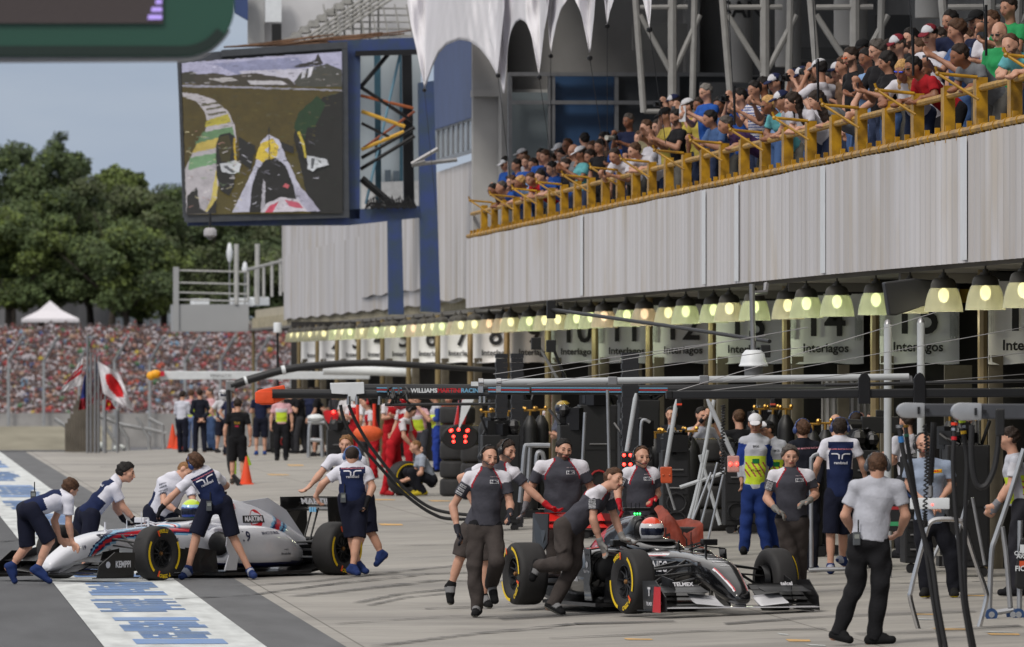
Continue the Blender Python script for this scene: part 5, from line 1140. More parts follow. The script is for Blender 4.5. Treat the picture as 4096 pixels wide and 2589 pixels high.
mk('Hh', SAU, V1, 90.6, 'hd 562 110 0;nk 530 215 .02;sl 330 265 .06;sr 620 285 -.02;el 190 330 .15;er 750 430 -.05;wl 300 560 .15;wr 900 560 -.1;tl 330 640 .1;tr 975 600 -.12;hl 250 760 .06;hr 370 760 .0;kl 190 960 .05;kr 400 990 .0;al 115 1190 .1;ar 375 1290 .05;fl 105 1340 .05;fr 420 1370 -.05',
   'mechanic in grey shorts and headset reaching a red gloved hand to the pusher', (.7, -.65, -.2), dict(front=(.5, -.8, 0)), GS, hair='dark', headset=(26, 26, 30), glover=(170, 30, 38), shorts=1, stubble=1, micside=1)
mk('Ii', SAU, V2, 91.5, 'hd 400 155 0;nk 385 240 .02;sl 225 290 0;sr 540 290 0;el 130 480 .05;er 620 470 .05;wl 100 600 0;wr 560 640 -.15;tl 70 700 0;tr 520 640 -.2;hl 310 690 .03;hr 470 690 .03;kl 320 960 0;kr 480 960 0;al 330 1230 0;ar 470 1230 0;fl 320 1280 -.15;fr 470 1280 -.15',
   'broad bearded mechanic in grey shirt standing behind the running pusher', (.25, -.95, -.08), dict(front=(.05, -1, 0)), GS, stand='leg', hair='black', beard=1, build=1.18, chestw=.17, glovel=(120, 118, 122), cuff=.16)
mk('Jj', SAU, V2, 88.3, 'hd 790 385 0;nk 700 470 .02;sl 635 500 -.1;sr 740 500 .16;el 630 700 -.14;er 800 690 .2;wl 690 890 -.1;wr 860 850 .12;tl 730 960 -.1;tr 930 890 .1;hl 390 760 -.05;hr 490 770 .08;kl 410 1040 -.1;kr 480 1050 .1;al 210 1060 .2;ar 320 1350 .1;fl 150 1160 .2;fr 385 1430 -.0',
   'mechanic bent forward in full stride pushing the dark car with grey gloves', (.75, -.62, -.1), dict(front=(.55, -.5, -.6)), GS, hair='brown', glove=(128, 126, 124), stubble=0, hem=-.02, belt=0)
mk('Kk', SAU, V2, 92.6, 'hd 1008 215 0;nk 1000 300 .02;sl 895 340 0;sr 1105 340 .0;el 820 480 .05;er 1130 500 .08;wl 830 580 -.08;wr 1100 540 .0;tl 860 650 -.12;tr 1060 560 -.1;hl 940 690 .03;hr 1060 690 .03;kl 940 960 0;kr 1070 960 0;al 950 1220 .1;ar 1070 1220 0;fl 950 1260 0;fr 1070 1260 -.1',
   'slim mechanic with black headset and red gloves behind the dark car cockpit', (.3, -.95, 0), dict(front=(.1, -1, 0)), GS, hair='brown', stand='leg', hairstyle='receding', headset=(28, 28, 32), glove=(170, 32, 42))
mk('Ll', SAU, VM, 92.2, 'hd 517 390 0;nk 515 495 .0;sl 385 540 0;sr 660 540 .0;el 330 720 .05;er 715 690 .05;wl 405 810 -.16;wr 665 740 -.16;tl 455 840 -.2;tr 590 760 -.2;hl 470 900 0;hr 590 900 0;kl 490 1180 -.05;kr 570 1150 .05;al 560 1400 .1;ar 590 1330 .3;fl 540 1460 0;fr 590 1400 .25',
   'curly grey haired mechanic in grey shirt running behind the front wheel of the dark car', (.05, -1, -.03), dict(front=(.05, -1, 0)), GS, stand='leg', hair='greydark', hairstyle='curly', glove=(128, 126, 122), build=1.08, hem=.0)
for k, u_ in (('Gg', .075), ('Ii', .085), ('Kk', .07), ('Ll', .08)):
    pp_ = P[k]; s_ = 1 if Vector(pp_['lat']).x > 0 else -1; decal(pp_, 'NEC', u_*s_, .80, .026, (20, 20, 40), 1, bold=.06, bg=((200, 200, 205), (.042, .019)), sx=1.1); decal(pp_, 'Sauber F1 Team', u_*s_, .885, .009, (190, 170, 175), 1)
for k, a_ in (('Gg', 'l'), ('Jj', 'l'), ('Ll', 'l'), ('Kk', 'l')):
    if Vector(P[k]['lat']).x < 0: a_ = {'l': 'r', 'r': 'l'}[a_] if False else a_
    for q, t_ in enumerate([.30, .42, .54]): decal(P[k], ['TELMEX', 'PIRELLI', 'oerlikon'][q], 0, 0, .014, (30, 30, 36), arm=(a_, t_, (-.35, -1, .1)), bg=((196, 196, 200), (.036, .013)), bold=.04)
# people on the right
CAMW = dict(shirt=(176, 178, 188), pants=(26, 26, 29), shoe=(22, 22, 24), sole=(30, 30, 32), skin=0, hem=.02, build=1.1)
mk('N', CAMW, VN, 81.2, 'hd 402 255 0;nk 400 350 .0;sl 250 400 0;sr 545 400 0;el 175 600 .05;er 600 600 .0;wl 235 720 .25;wr 560 720 .2;tl 280 740 .3;tr 500 760 .25;hl 275 790 0;hr 410 790 0;kl 250 1080 .03;kr 425 1080 -.04;al 130 1410 .0;ar 375 1440 -.03;fl 205 1475 -.1;fr 505 1475 -.08',
   'cameraman in a pale shirt and black trousers bending with his back to us', (.05, .95, -.3), dict(front=(.1, .95, -.25)), None, hair='brown', headset=(60, 64, 72), mic=0, cargo=1)
mk('Pz', dict(shirt=(140, 152, 172), pants=(24, 25, 32), shoe=(30, 30, 30), sole=(200, 175, 30), skin=0, hem=-.02), VP, 98.2, 'hd 317 335 0;nk 325 430 .0;sl 235 460 0;sr 455 460 0;el 225 570 .02;er 480 570 .02;wl 330 680 -.16;wr 420 650 -.16;tl 400 730 -.2;tr 390 720 -.2;hl 310 790 0;hr 400 790 0;kl 320 990 0;kr 480 990 0;al 330 1180 0;ar 490 1180 0;fl 310 1215 -.12;fr 500 1215 -.12',
   'bald bearded man in glasses and pale blue shirt with hands folded behind the hoses', (-.1, -1, -.05), dict(front=(0, -1, 0)), None, hair='brown', hairstyle='bald', beard=1, glasses='thin', headset=(30, 30, 34), build=1.1)
decal(P['Pz'], 'PIRELLI', .075 if Vector(P['Pz']['lat']).x > 0 else -.075, .82, .022, (190, 30, 30), 1, bold=.06, bg=((225, 190, 30), (.055, .018)))
mk('O', dict(WIL, hem=-.03), VM, 101.5, 'hd 910 165 0;nk 910 240 .0;sl 800 290 0;sr 1020 290 0;el 725 460 .0;er 1085 440 .02;wl 705 560 .1;wr 1110 560 .1;tl 700 620 .15;tr 1090 640 .15;hl 850 690 0;hr 960 690 0;kl 835 990 0;kr 930 980 .15;al 835 1255 .0;ar 930 1200 .2;fl 835 1300 -.1;fr 900 1210 .15',
   'tall mechanic with blue headset and lettered navy back by the grey shutter', (.2, .97, 0), dict(front=(.05, 1, 0)), None, hair='dark', headset=(40, 55, 100), mic=0, shoe2=(150, 155, 170))
rand_logo(P['O'], .70)
mk('Pj', dict(shirt=(26, 28, 38), pants=(24, 26, 36), sleeve=1.9, shoe=(30, 40, 70), skin=0), VM, 104, 'hd 612 175 0;nk 615 260 .0;sl 530 310 0;sr 720 310 0;el 500 470 .02;er 750 480 .02;wl 540 600 -.1;wr 730 620 -.1;hl 590 720 0;hr 690 720 0;kl 600 960 0;kr 690 960 0;al 610 1230 0;ar 690 1240 0;fl 600 1280 0;fr 680 1285 0',
   'man in a dark jacket and blue headset behind the curly haired runner', (-.3, .9, 0), dict(front=(.1, 1, 0)), None, hair='brown', headset=(40, 60, 110), mic=0)
decal(P['Pj'], 'WILLIAMS MARTINI RACING', 0, .86, .020, (190, 130, 140), -1)
MAR = dict(shirt=(34, 58, 130), shirtkind='vest', sleeve=1.9, pants=(30, 50, 106), shoe=(26, 26, 28), skin=1, cargo=0, hem=-.04)
mk('Q1', MAR, VM, 107, 'hd 238 130 0;nk 240 225 .0;sl 150 270 0;sr 320 270 0;el 115 420 .02;er 330 420 .05;wl 130 570 0;wr 300 560 .05;hl 190 640 0;hr 280 640 0;kl 170 880 0;kr 290 900 0;al 150 1115 .0;ar 330 1110 0;fl 140 1140 -.14;fr 340 1130 -.12',
   'track marshal in blue overall and lime vest with a white cap, left of the pair', (-.1, -.97, -.25), dict(front=(.1, -1, 0)), 'track marshals', cap=(205, 205, 210), hair='brown')
mk('Q2', MAR, VM, 109.5, 'hd 330 185 0;nk 370 265 .0;sl 320 300 -.05;sr 450 300 0;el 330 440 -.1;er 510 430 .05;wl 330 560 -.12;wr 500 520 .0;hl 330 650 0;hr 430 650 0;kl 340 880 0;kr 420 880 0;al 400 1120 .0;ar 430 1120 .1;fl 400 1150 -.1;fr 430 1150 0',
   'track marshal in blue overall and lime vest with black and white cap and glasses', (-.92, -.4, -.1), dict(front=(-.3, -1, 0)), 'track marshals', stand='leg', cap=((205, 205, 210), (30, 30, 32)), hair='black', glasses='thin', build=1.08)
for k in ('Q1', 'Q2'): decal(P[k], 'PIT LANE', 0, .34, .022, (20, 20, 24), 1, bold=.03); decal(P[k], 'BR20', 0, .80, .026, (40, 40, 44), 1); decal(P[k], '', 0, .52, .02, (0, 0, 0), 1, bg=((30, 110, 60), (.045, .03))); 
# ================================================================ RACING CARS (local: x forward, y left, z up, front axle at x=0)
def catm(S, k):
    S = np.array(S, float); P0 = np.vstack([2*S[0]-S[1], S, 2*S[-1]-S[-2]]); out = []
    for i in range(1, len(P0)-2):
        for j in range(k):
            t = j/k; a, b, c, d = P0[i-1], P0[i], P0[i+1], P0[i+2]; out.append(.5*((2*b)+(-a+c)*t+(2*a-5*b+4*c-d)*t*t+(-a+3*b-3*c+d)*t**3))
    out.append(S[-1]); return np.array(out)
def loft(S, k=10, m=48, yc=None):
    """sections (x, z0, z1, halfwidth, exponent, ycentre)"""
    S = catm([tuple(s) + (0,)*(6-len(s)) for s in S], k); V = []; th = np.linspace(0, 2*math.pi, m, endpoint=False)
    for x, z0, z1, hw, n, yc_ in S:
        c, s = np.cos(th), np.sin(th); y = yc_ + hw*np.sign(c)*np.abs(c)**(2/n); z = (z0+z1)/2 + (z1-z0)/2*np.sign(s)*np.abs(s)**(2/n); V.append(np.stack([np.full(m, x), y, z], 1))
    N = len(S); V = np.concatenate(V + [np.array([[S[0][0], S[0][5], (S[0][1]+S[0][2])/2], [S[-1][0], S[-1][5], (S[-1][1]+S[-1][2])/2]])]); Q = []
    for i in range(N-1):
        for j in range(m): Q.append((i*m+j, (i+1)*m+j, (i+1)*m+(j+1) % m, i*m+(j+1) % m))
    for j in range(m): Q.append((N*m, N*m, j, (j+1) % m)); Q.append((N*m+1, N*m+1, (N-1)*m+(j+1) % m, (N-1)*m+j))
    return V, np.array(Q)
def lmesh(name, V, Q, mats, pred=None, parent=None):
    tri = Q[:, 0] == Q[:, 1]; C = V[Q].mean(1); mi = pred(C) if pred else np.zeros(len(Q), int)
    me = bpy.data.meshes.new(name); fs = [tuple(q) if not t else (int(q[0]), int(q[2]), int(q[3])) for q, t in zip(Q.tolist(), tri)]
    me.from_pydata(V.tolist(), [], fs)
    for m in mats: me.materials.append(m)
    me.polygons.foreach_set('material_index', mi.astype(np.int32)); me.polygons.foreach_set('use_smooth', [True]*len(fs))
    bm = bmesh.new(); bm.from_mesh(me); bmesh.ops.recalc_face_normals(bm, faces=bm.faces); bm.to_mesh(me); bm.free(); me.set_sharp_from_angle(angle=R(50))
    return link(bpy.data.objects.new(name, me), parent)
def airfoil(mb, x0, x1, y0, y1, z0, z1, th=.018, camber=.03, n=8, yz=None):
    pts = []
    for i in range(n+1): t = i/n; pts.append((x0+(x1-x0)*t, z0+(z1-z0)*t - camber*math.sin(math.pi*t) + th*math.sin(math.pi*min(1, t*1.15+.02))**.5))
    for i in range(n, -1, -1): t = i/n; pts.append((x0+(x1-x0)*t, z0+(z1-z0)*t - camber*math.sin(math.pi*t)))
    a = [(x, y0, z) for x, z in pts]; b = [(x, y1, z + (yz or 0)) for x, z in pts]; k = len(a)
    mb.add(a+b, [tuple(range(k)), tuple(range(2*k-1, k-1, -1))] + [(i, (i+1) % k, k+(i+1) % k, k+i) for i in range(k)])
M_CARB = mat('carbon', (17, 17, 19), .35, .1, var=.15, vs=8, coat=.3); M_TYR = mat('tyre', (34, 33, 34), .72, var=.18, vs=9, bump=.15, bs=120); M_TYY = mat('tyre_yellow', (225, 190, 15), .55, var=.05); M_RIM = mat('rim_dark', (52, 53, 56), .3, .7); M_CHALK = mat('orange_chalk', (220, 80, 30), .7)
def arc(mb, r0, r1, a0, a1, y, n=18):
    for i in range(n):
        a, b = R(a0+(a1-a0)*i/n), R(a0+(a1-a0)*(i+1)/n)
        mb.add([(r0*math.cos(a), y, r0*math.sin(a)), (r1*math.cos(a), y, r1*math.sin(a)), (r1*math.cos(b), y, r1*math.sin(b)), (r0*math.cos(b), y, r0*math.sin(b))], [(0, 1, 2, 3)])
def wheel(car, x, y, wd, side, rot=0, steer=0):
    w = empty('wheel', (x, y, .33)); w.parent = car; w.rotation_euler = (0, 0, steer); h = wd/2*side; mb = MB()
    pr = [(.168, -wd/2*.72), (.21, -wd/2*.96), (.262, -wd/2*1.0), (.300, -wd/2*.93), (.322, -wd/2*.80), (.330, -wd/2*.6), (.332, 0), (.330, wd/2*.6), (.322, wd/2*.80), (.300, wd/2*.93), (.262, wd/2*1.0), (.21, wd/2*.96), (.168, wd/2*.72)]
    mb.lathe(pr, axis='Y', n=48); mb.build('tyre', M_TYR, w, smooth=True, angle=60)
    mb = MB(); f = h*.78
    mb.lathe([(.172, -f), (.172, f*.9), (.176, f), (.166, f*1.02), (.160, f*.85), (.150, f*.45), (.06, f*.40), (.045, f*.75), (.0, f*.8)], axis='Y', n=40); mb.lathe([(.172, -f), (.0, -f*.6)], axis='Y', n=24)
    for k in range(10):
        a = 2*math.pi*k/10 + rot; c, s = math.cos(a), math.sin(a); mb.tube([(.045*c, f*.72, .045*s), (.10*c, f*.62, .10*s), (.158*c, f*.86, .158*s)], [.012, .009, .008], 6)
    mb.build('rim', M_RIM, w, smooth=True); mb = MB(); mb.lathe([(0, f*1.05), (.022, f*.95), (.03, f*.7)], axis='Y', n=12); mb.build('wheel_nut', mat('nut_gold', (150, 110, 70), .3, .8), w, smooth=True)
    yy = h*1.018 + side*.004; mb = MB(); r_ = math.degrees(rot); sg = -1 if side > 0 else 1
    arc(mb, .260, .293, 150+r_, 222+r_, yy); mb.build('tyre_stripe', M_TYY, w); mb = MB(); arc(mb, .260, .293, -48+r_, 32+r_, yy); mb.build('tyre_stripe', M_TYY, w)
    for txt, a0, sz in (('PIRELLI', 85, .042), ('P ZERO', -92, .042)):
        V, Fs = text_mesh(txt, sz, .05); b2 = MB(); base = R(a0+r_); out = []
        for v in V:
            # side<0 face is looked at from -y: text runs clockwise there
            a = base + (v.x/.272)*(1 if side > 0 else -1) * (1); rr = .272 + v.y
            out.append((rr*math.cos(a), yy, rr*math.sin(a)))
        b2.add(out, Fs); b2.build('tyre_lettering', M_TYY, w)
    mb = MB(); arc(mb, .225, .30, 64+r_, 70+r_, yy+side*.002, 3); mb.build('chalk_mark', M_CHALK, w); mb = MB(); arc(mb, .225, .30, -70+r_, -64+r_, yy+side*.002, 3); mb.build('chalk_mark', M_CHALK, w)
    return w
def car_decal(par, ob, txt, o, ux, uy, size, m, bold=.03, sx=1, lift=.004, poly=None, name='lettering', cut=0):
    me = ob.data; bv = BVHTree.FromPolygons([v.co for v in me.vertices], [tuple(p.vertices) for p in me.polygons]); ux = Vector(ux).normalized(); uy = Vector(uy); uy = (uy - ux*uy.dot(ux)).normalized(); n = ux.cross(uy); o = Vector(o)
    V, Fs = (poly if poly else text_mesh(txt, size, bold)); out = []
    for v in V:
        q = o + ux*v[0]*sx + uy*v[1]; h = bv.ray_cast(q + n*1.2, -n); out.append(h[0] + n*lift if h[0] is not None and abs((h[0]-q).dot(n)) < .95 else q + n*.02)
    b = MB(); b.add(out, Fs); return b.build(name, m, ob)
def disc(r, n=24, sx=1): return ([(r*math.cos(2*math.pi*i/n)*sx, r*math.sin(2*math.pi*i/n)) for i in range(n)], [tuple(range(n))])
def rect(w, h): return ([(-w/2, -h/2), (0, -h/2), (w/2, -h/2), (w/2, h/2), (0, h/2), (-w/2, h/2)], [(0, 1, 4, 5), (1, 2, 3, 4)])
def racing_car(label, loc, rz, L):
    c = empty('racing_car', loc, rz, label, 'racing car'); wt = L['body']; out = {}
    lb, nv, rd = paint((110, 165, 200), .3, .5), paint((26, 34, 80), .3, .5), paint((180, 30, 45), .3, .5)
    ms = [wt, lb, nv, rd, M_CARB, L['acc']]
    line = np.array([(-1.5, .60), (-.9, .602), (-.4, .585), (0, .545), (.25, .475), (.42, .37), (.50, .24), (.53, .05)])
    def pnose(C):
        mi = np.zeros(len(C), int)
        if L['kind'] == 'w':
            d = np.full(len(C), 9.); 
            for a, b in zip(line[:-1], line[1:]):
                P_ = C[:, [0, 2]]; ab = b-a; t = np.clip(((P_-a)@ab)/(ab@ab), 0, 1); q = P_ - a - t[:, None]*ab; dist = np.linalg.norm(q, axis=1)*np.sign(ab[0]*q[:, 1]-ab[1]*q[:, 0]); d = np.where(np.abs(dist) < np.abs(d), dist, d)
            s = (np.abs(C[:, 1]) > .05) & (C[:, 0] > -1.4); W = .021; k = np.floor((d + 3.5*W)/W).astype(int)
            for i, m in enumerate([1, 2, 3, 3, 2, 1, 2]): mi[s & (k == i)] = m
            mi[(C[:, 2] < .20) & (C[:, 0] < .2)] = 4
        else:
            s = (C[:, 0] > .62) & (C[:, 0] < 1.08); e_ = .155 - .13*(C[:, 0]-.6); tz = np.interp(C[:, 0], [.6, .8, 1.0, 1.11], [.50, .42, .32, .245]); up_ = C[:, 2] > tz - .035; mi[s & up_ & (np.abs(np.abs(C[:, 1]) - e_ + .016) < .006)] = 5; mi[s & up_ & (np.abs(np.abs(C[:, 1]) - e_ + .028) < .005)] = 3
            mi[(C[:, 0] < -.55) & (C[:, 0] > -1.2) & (np.abs(C[:, 2] - .585 - .02*(C[:, 0]+.9)) < .009) & (np.abs(C[:, 1]) > .12)] = 5; mi[(C[:, 0] < -.62) & (C[:, 0] > -1.2) & (np.abs(C[:, 2] - .572 - .02*(C[:, 0]+.9)) < .005) & (np.abs(C[:, 1]) > .12)] = 3
        return mi
    S = [(1.14, .15, .19, .04, 2.2), (1.11, .12, .245, .085, 2.4), (1.0, .115, .32, .115, 2.7), (.8, .15, .42, .14, 3.2), (.6, .22, .50, .165, 3.6), (.3, .31, .565, .185, 3.8), (0, .34, .60, .175, 3.6), (-.5, .27, .625, .205, 3.6), (-.95, .16, .635, .26, 3.4), (-1.3, .10, .635, .31, 3.2), (-1.7, .08, .63, .34, 3), (-2.1, .08, .60, .33, 3)]
    V, Q = loft(S, 16, 96); body = lmesh('nose', V, Q, ms, pnose, c); out['nose'] = body
    # cockpit rim, opening and headrest
    V, Q = loft([(-1.02, .60, .645, .10, 2.4), (-1.12, .58, .675, .20, 2.6), (-1.4, .55, .72, .265, 2.8), (-1.75, .55, .76, .27, 2.8), (-1.95, .55, .78, .22, 2.6)], 6, 40)
    o = lmesh('cockpit_surround', V, Q, [wt, lb, M_CARB, rd], (lambda C: np.where((C[:, 0] > -1.32) & ((np.floor((C[:, 0]+1.32)/.022).astype(int) % 4) == 1), 1, np.where((C[:, 0] > -1.32) & ((np.floor((C[:, 0]+1.32)/.022).astype(int) % 4) == 3), 3, 0))) if L['kind'] == 'w' else None, c)
    mb = MB(); mb.ball((-1.44, 0, .712), .2, 20, (1.6, .98, .14)); mb.build('cockpit_opening', M_BLK, c, smooth=True)
    # engine cover with airbox
    def peng(C):
        mi = np.zeros(len(C), int)
        if L['kind'] == 'w':
            t = C[:, 0]*.75 + C[:, 2]; k = np.floor((t + 1.85)/.045).astype(int); s = (C[:, 0] < -2.85)
            for i, m in enumerate([1, 2, 1, 3, 3, 2, 1]): mi[s & (k == i)] = m
        else: mi[(C[:, 0] < -2.55 - .3*(C[:, 2]-.5)) & (C[:, 0] > -3.05)] = 3
        return mi
    V, Q = loft([(-1.88, .70, .93, .085, 2.2), (-1.94, .60, .97, .115, 2.4), (-2.1, .45, .965, .13, 2.3), (-2.4, .3, .93, .15, 2.1), (-2.8, .25, .83, .17, 2), (-3.2, .22, .68, .14, 2), (-3.55, .22, .52, .09, 2), (-3.75, .25, .44, .05, 2)], 14, 64)
    eng = lmesh('engine_cover', V, Q, ms, peng, c); out['eng'] = eng
    mb = MB(); mb.ball((-1.90, 0, .83), .085, 16, (.55, .92, 1.1)); mb.build('air_intake', M_BLK, c, smooth=True)
    fin = MB(); fin.prism([(-2.3, -.008, .90), (-3.0, -.008, .955 if L['kind'] == 'w' else .80), (-3.35, -.008, .80 if L['kind'] == 'w' else .62), (-3.7, -.008, .46), (-3.3, -.008, .5), (-2.5, -.008, .8)], (0, .016, 0)); f_ = fin.build('shark_fin', [wt], c)
    # sidepods
    out['pod'] = {}
    for s in (1, -1):
        V, Q = loft([(-1.52, .20, .60, .20, 3.4, .49*s), (-1.58, .15, .625, .235, 3.6, .48*s), (-1.9, .12, .64, .26, 3.4, .46*s), (-2.3, .11, .62, .25, 3, .44*s), (-2.7, .11, .56, .22, 2.6, .38*s), (-3.05, .11, .46, .17, 2.3, .28*s), (-3.35, .12, .36, .10, 2.2, .18*s)], 12, 56)
        out['pod'][s] = lmesh('sidepod', V, Q, [wt, nv if L['kind'] == 'w' else M_CARB, L['acc']], lambda C: np.where(C[:, 2] < .185, 1, 0) if L['kind'] == 'w' else np.zeros(len(C), int), c)
        mb = MB(); mb.ball((-1.50, .49*s, .42), .15, 16, (.35, 1.12, 1.0)); mb.build('radiator_inlet', M_BLK, c, smooth=True)
        mb = MB(); p = [(-1.30, .10), (-1.52, .10), (-1.56, .30), (-1.50, .50), (-1.56, .64), (-1.36, .62), (-1.33, .40), (-1.38, .28)]; mb.prism([(x, .755*s, z) for x, z in p], (0, -.016*s, 0)); mb.prism([(-1.38, .75*s, .62), (-1.54, .75*s, .62), (-1.5, .40*s, .66), (-1.42, .40*s, .66)], (0, 0, .014)); out['vane%d' % s] = mb.build('sidepod_vane', wt, c)
        mb = MB()
        for k in range(3): mb.prism([(-.75-.14*k, (.34+.05*k)*s, .08), (-1.15-.1*k, (.48+.06*k)*s, .08), (-1.12-.1*k, (.47+.06*k)*s, .34), (-.82-.14*k, (.36+.05*k)*s, .38)], (0, .008*s, 0))
        mb.build('bargeboard', M_CARB, c)
        m = M_CARB if L['kind'] == 's' else wt
        mb = MB(); mb.box((-1.20, .50*s, .70), (.10, .16, .065)); mb.tube([(-1.22, .46*s, .68), (-1.26, .30*s, .62)], .012, 6); mb.tube([(-1.15, .40*s, .70), (-1.2, .27*s, .66)], .008, 6); mb.build('mirror', m, c, bevel=.01)
        for (xa, ya, za, xb, yb, zb, r) in [(.12, .16, .50, .02, .64, .44, .014), (-.32, .18, .52, -.02, .64, .44, .014), (.15, .16, .36, .02, .64, .22, .014), (-.35, .2, .34, -.02, .64, .22, .014), (-.05, .18, .54, .0, .62, .26, .016), (.10, .16, .42, .10, .62, .38, .010)]:
            mb = MB(); mb.tube([(xa, ya*s, za), (xb, yb*s, zb)], r, 6); mb.build('suspension_arm', M_CARB, c, smooth=True)
        for (xa, ya, za, xb, yb, zb, r) in [(-3.15, .14, .40, -3.45, .58, .42, .016), (-3.75, .10, .38, -3.45, .58, .42, .016), (-3.1, .14, .22, -3.45, .58, .22, .016), (-3.8, .10, .22, -3.45, .58, .22, .016), (-3.5, .1, .30, -3.5, .58, .30, .022)]:
            mb = MB(); mb.tube([(xa, ya*s, za), (xb, yb*s, zb)], r, 6); mb.build('suspension_arm', M_CARB, c, smooth=True)
        wheel(c, 0, .775*s, .25, s, rot=L['rot'], steer=L['steer']); wheel(c, -3.45, .735*s, .33, s, rot=L['rot']*1.7)
        mb = MB(); mb.lathe([(.15, -.03), (.16, .03), (.02, .04)], (0, .64*s, .33), 'Y', 20); mb.build('brake_duct', M_CARB, c, smooth=True); mb = MB(); mb.lathe([(.15, -.03), (.16, .03), (.02, .04)], (-3.45, .57*s, .33), 'Y', 20); mb.build('brake_duct', M_CARB, c, smooth=True)
    mb = MB(); mb.prism([(-.75, -.20, .035), (-1.3, -.42, .035), (-1.35, -.70, .035), (-3.0, -.70, .035), (-3.25, -.5, .035), (-3.9, -.45, .12), (-3.9, .45, .12), (-3.25, .5, .035), (-3.0, .70, .035), (-1.35, .70, .035), (-1.3, .42, .035), (-.75, .20, .035)], (0, 0, .035)); mb.build('floor', M_CARB, c)
    mb = MB(); mb.box((-3.72, 0, .26), (.5, .20, .22)); mb.tube([(-3.3, 0, .36), (-4.0, 0, .42)], [.07, .055], 12)
    for k in range(7): mb.box((-3.95, -.42+.14*k, .19), (.5, .008, .22))
    mb.build('gearbox', M_DRK, c, bevel=.01)
    mb = MB()
    for k in (-.30, .30): mb.tube([(-3.55, k, .34), (-3.75, k*.8, .37)], .05, 10)
    mb.build('exhaust', mat('exhaust_metal', (90, 80, 74), .4, .8), c, smooth=True)
    # front wing
    mb = MB(); airfoil(mb, 1.16, .88, -.82, .82, .085, .10, .014, .01)
    mb.build('front_wing_main', L['fw'], c, smooth=True, angle=35)
    for s in (1, -1):
        mb = MB()
        for k in range(4): airfoil(mb, 1.00-.11*k, .86-.105*k, .27*s, .80*s, .11+.045*k, .15+.055*k, .010, .012)
        mb.build('front_wing_flap', M_CARB, c, smooth=True, angle=35)
        mb = MB(); airfoil(mb, 1.12, .84, .20*s, .50*s, .10, .20, .014, .02, yz=.03); mb.build('inner_plane', L['fw'], c, smooth=True, angle=35)
        mb = MB(); airfoil(mb, .98, .70, .30*s, .80*s, .24, .30, .010, .015); mb.build('upper_flap', L['flap'], c, smooth=True, angle=35)
        mb = MB(); mb.prism([(1.14, .815*s, .055), (.48, .825*s, .055), (.46, .83*s, .35), (.82, .825*s, .36), (1.10, .818*s, .20)], (0, .012*s, 0)); mb.prism([(.9, .62*s, .12), (.55, .66*s, .2), (.55, .66*s, .40), (.82, .63*s, .36)], (0, .008*s, 0)); mb.prism([(1.15, .76*s, .045), (.46, .90*s, .045), (.46, .80*s, .045)], (0, 0, .012)); out['ep%d' % s] = mb.build('endplate', M_CARB, c)
        mb = MB(); mb.prism([(.98, .075*s, .10), (.66, .09*s, .10), (.55, .115*s, .33), (.95, .08*s, .24)], (0, .012*s, 0)); mb.build('nose_pillar', wt, c)
    # rear wing
    mb = MB(); airfoil(mb, -3.78, -4.10, -.375, .375, .80, .86, .02, .045); mb.build('rear_wing_main', L['rw2'], c, smooth=True, angle=35)
    mb = MB(); airfoil(mb, -4.04, -4.16, -.375, .375, .87, .96, .012, .015); rwf = mb.build('rear_wing_flap', L['rw'], c, smooth=True, angle=35); out['rwf'] = rwf
    mb = MB(); airfoil(mb, -3.70, -3.92, -.3, .3, .42, .46, .015, .02); mb.build('monkey_seat', M_CARB, c, smooth=True)
    for s in (1, -1):
        mb = MB(); mb.prism([(-3.70, .375*s, .955), (-4.20, .375*s, .955), (-4.22, .375*s, .55), (-4.16, .40*s, .30), (-3.92, .44*s, .20), (-3.92, .42*s, .45), (-3.72, .378*s, .64)], (0, .014*s, 0)); out['rep%d' % s] = mb.build('rear_endplate', M_CARB if L['kind'] == 'w' else M_CARB, c)
        mb = MB(); mb.tube([(-3.75, .05*s, .40), (-3.92, .05*s, .82)], .014, 6); mb.build('wing_support', M_CARB, c)
    mb = MB(); mb.box((-2.02, 0, 1.03), (.06, .30, .035)); mb.tube([(-2.02, 0, .95), (-2.02, 0, 1.03)], .02, 6)
    for y in (-.05, .0, .04): mb.tube([(-2.05, y, 1.04), (-2.05, y, 1.10)], .005, 5)
    mb.build('roll_hoop_camera', M_CARB, c, bevel=.006)
    for (x, y, z, h) in [(.05, 0, .60, .10), (-.35, 0, .615, .11), (-.55, .06, .62, .20), (-.75, 0, .63, .10)]: mb = MB(); mb.tube([(x, y, z-.01), (x, y, z+h)], .006 if h > .1 else .014, 6); mb.build('antenna', wt if L['kind'] == 'w' else M_CARB, c, smooth=True)
    return c, out
def placecar(pf, pr, side):
    """front and rear outer tyre contacts on the near side -> origin and heading"""
    pf, pr = Vector((pf.x, pf.y, 0)), Vector((pr.x, pr.y, 0)); h = (pf-pr).normalized(); lt = Vector((-h.y, h.x, 0)); o = pf - lt*side*.90; return o, math.atan2(h.y, h.x)
Yf = 102.8; pf = U(656, 2326, Yf); pr = U(1420, 2300, 105.45); d = (pf-pr); print('wheelbase W', d.xy.length)
o1, a1 = placecar(pf, pr, 1); o1.z = .004
LW = dict(kind='w', body=paint((206, 208, 216), .25, .6), acc=paint((200, 200, 205), .3), fw=M_CARB, flap=M_CARB, rw=M_CARB, rw2=M_CARB, rot=.0, steer=R(0))
car1, o = racing_car('white racing car with red and blue stripes being pushed backwards by navy clad mechanics', o1, a1, LW)
INKN = paint((24, 30, 64), .4); WH = paint((205, 205, 210), .4); RED = paint((190, 30, 40), .4)
def side_txt(ob, t, x, z, sz, m, **k): return car_decal(car1, ob, t, (x, .75, z), (-1, 0, 0), (0, 0, 1), sz, m, **k)
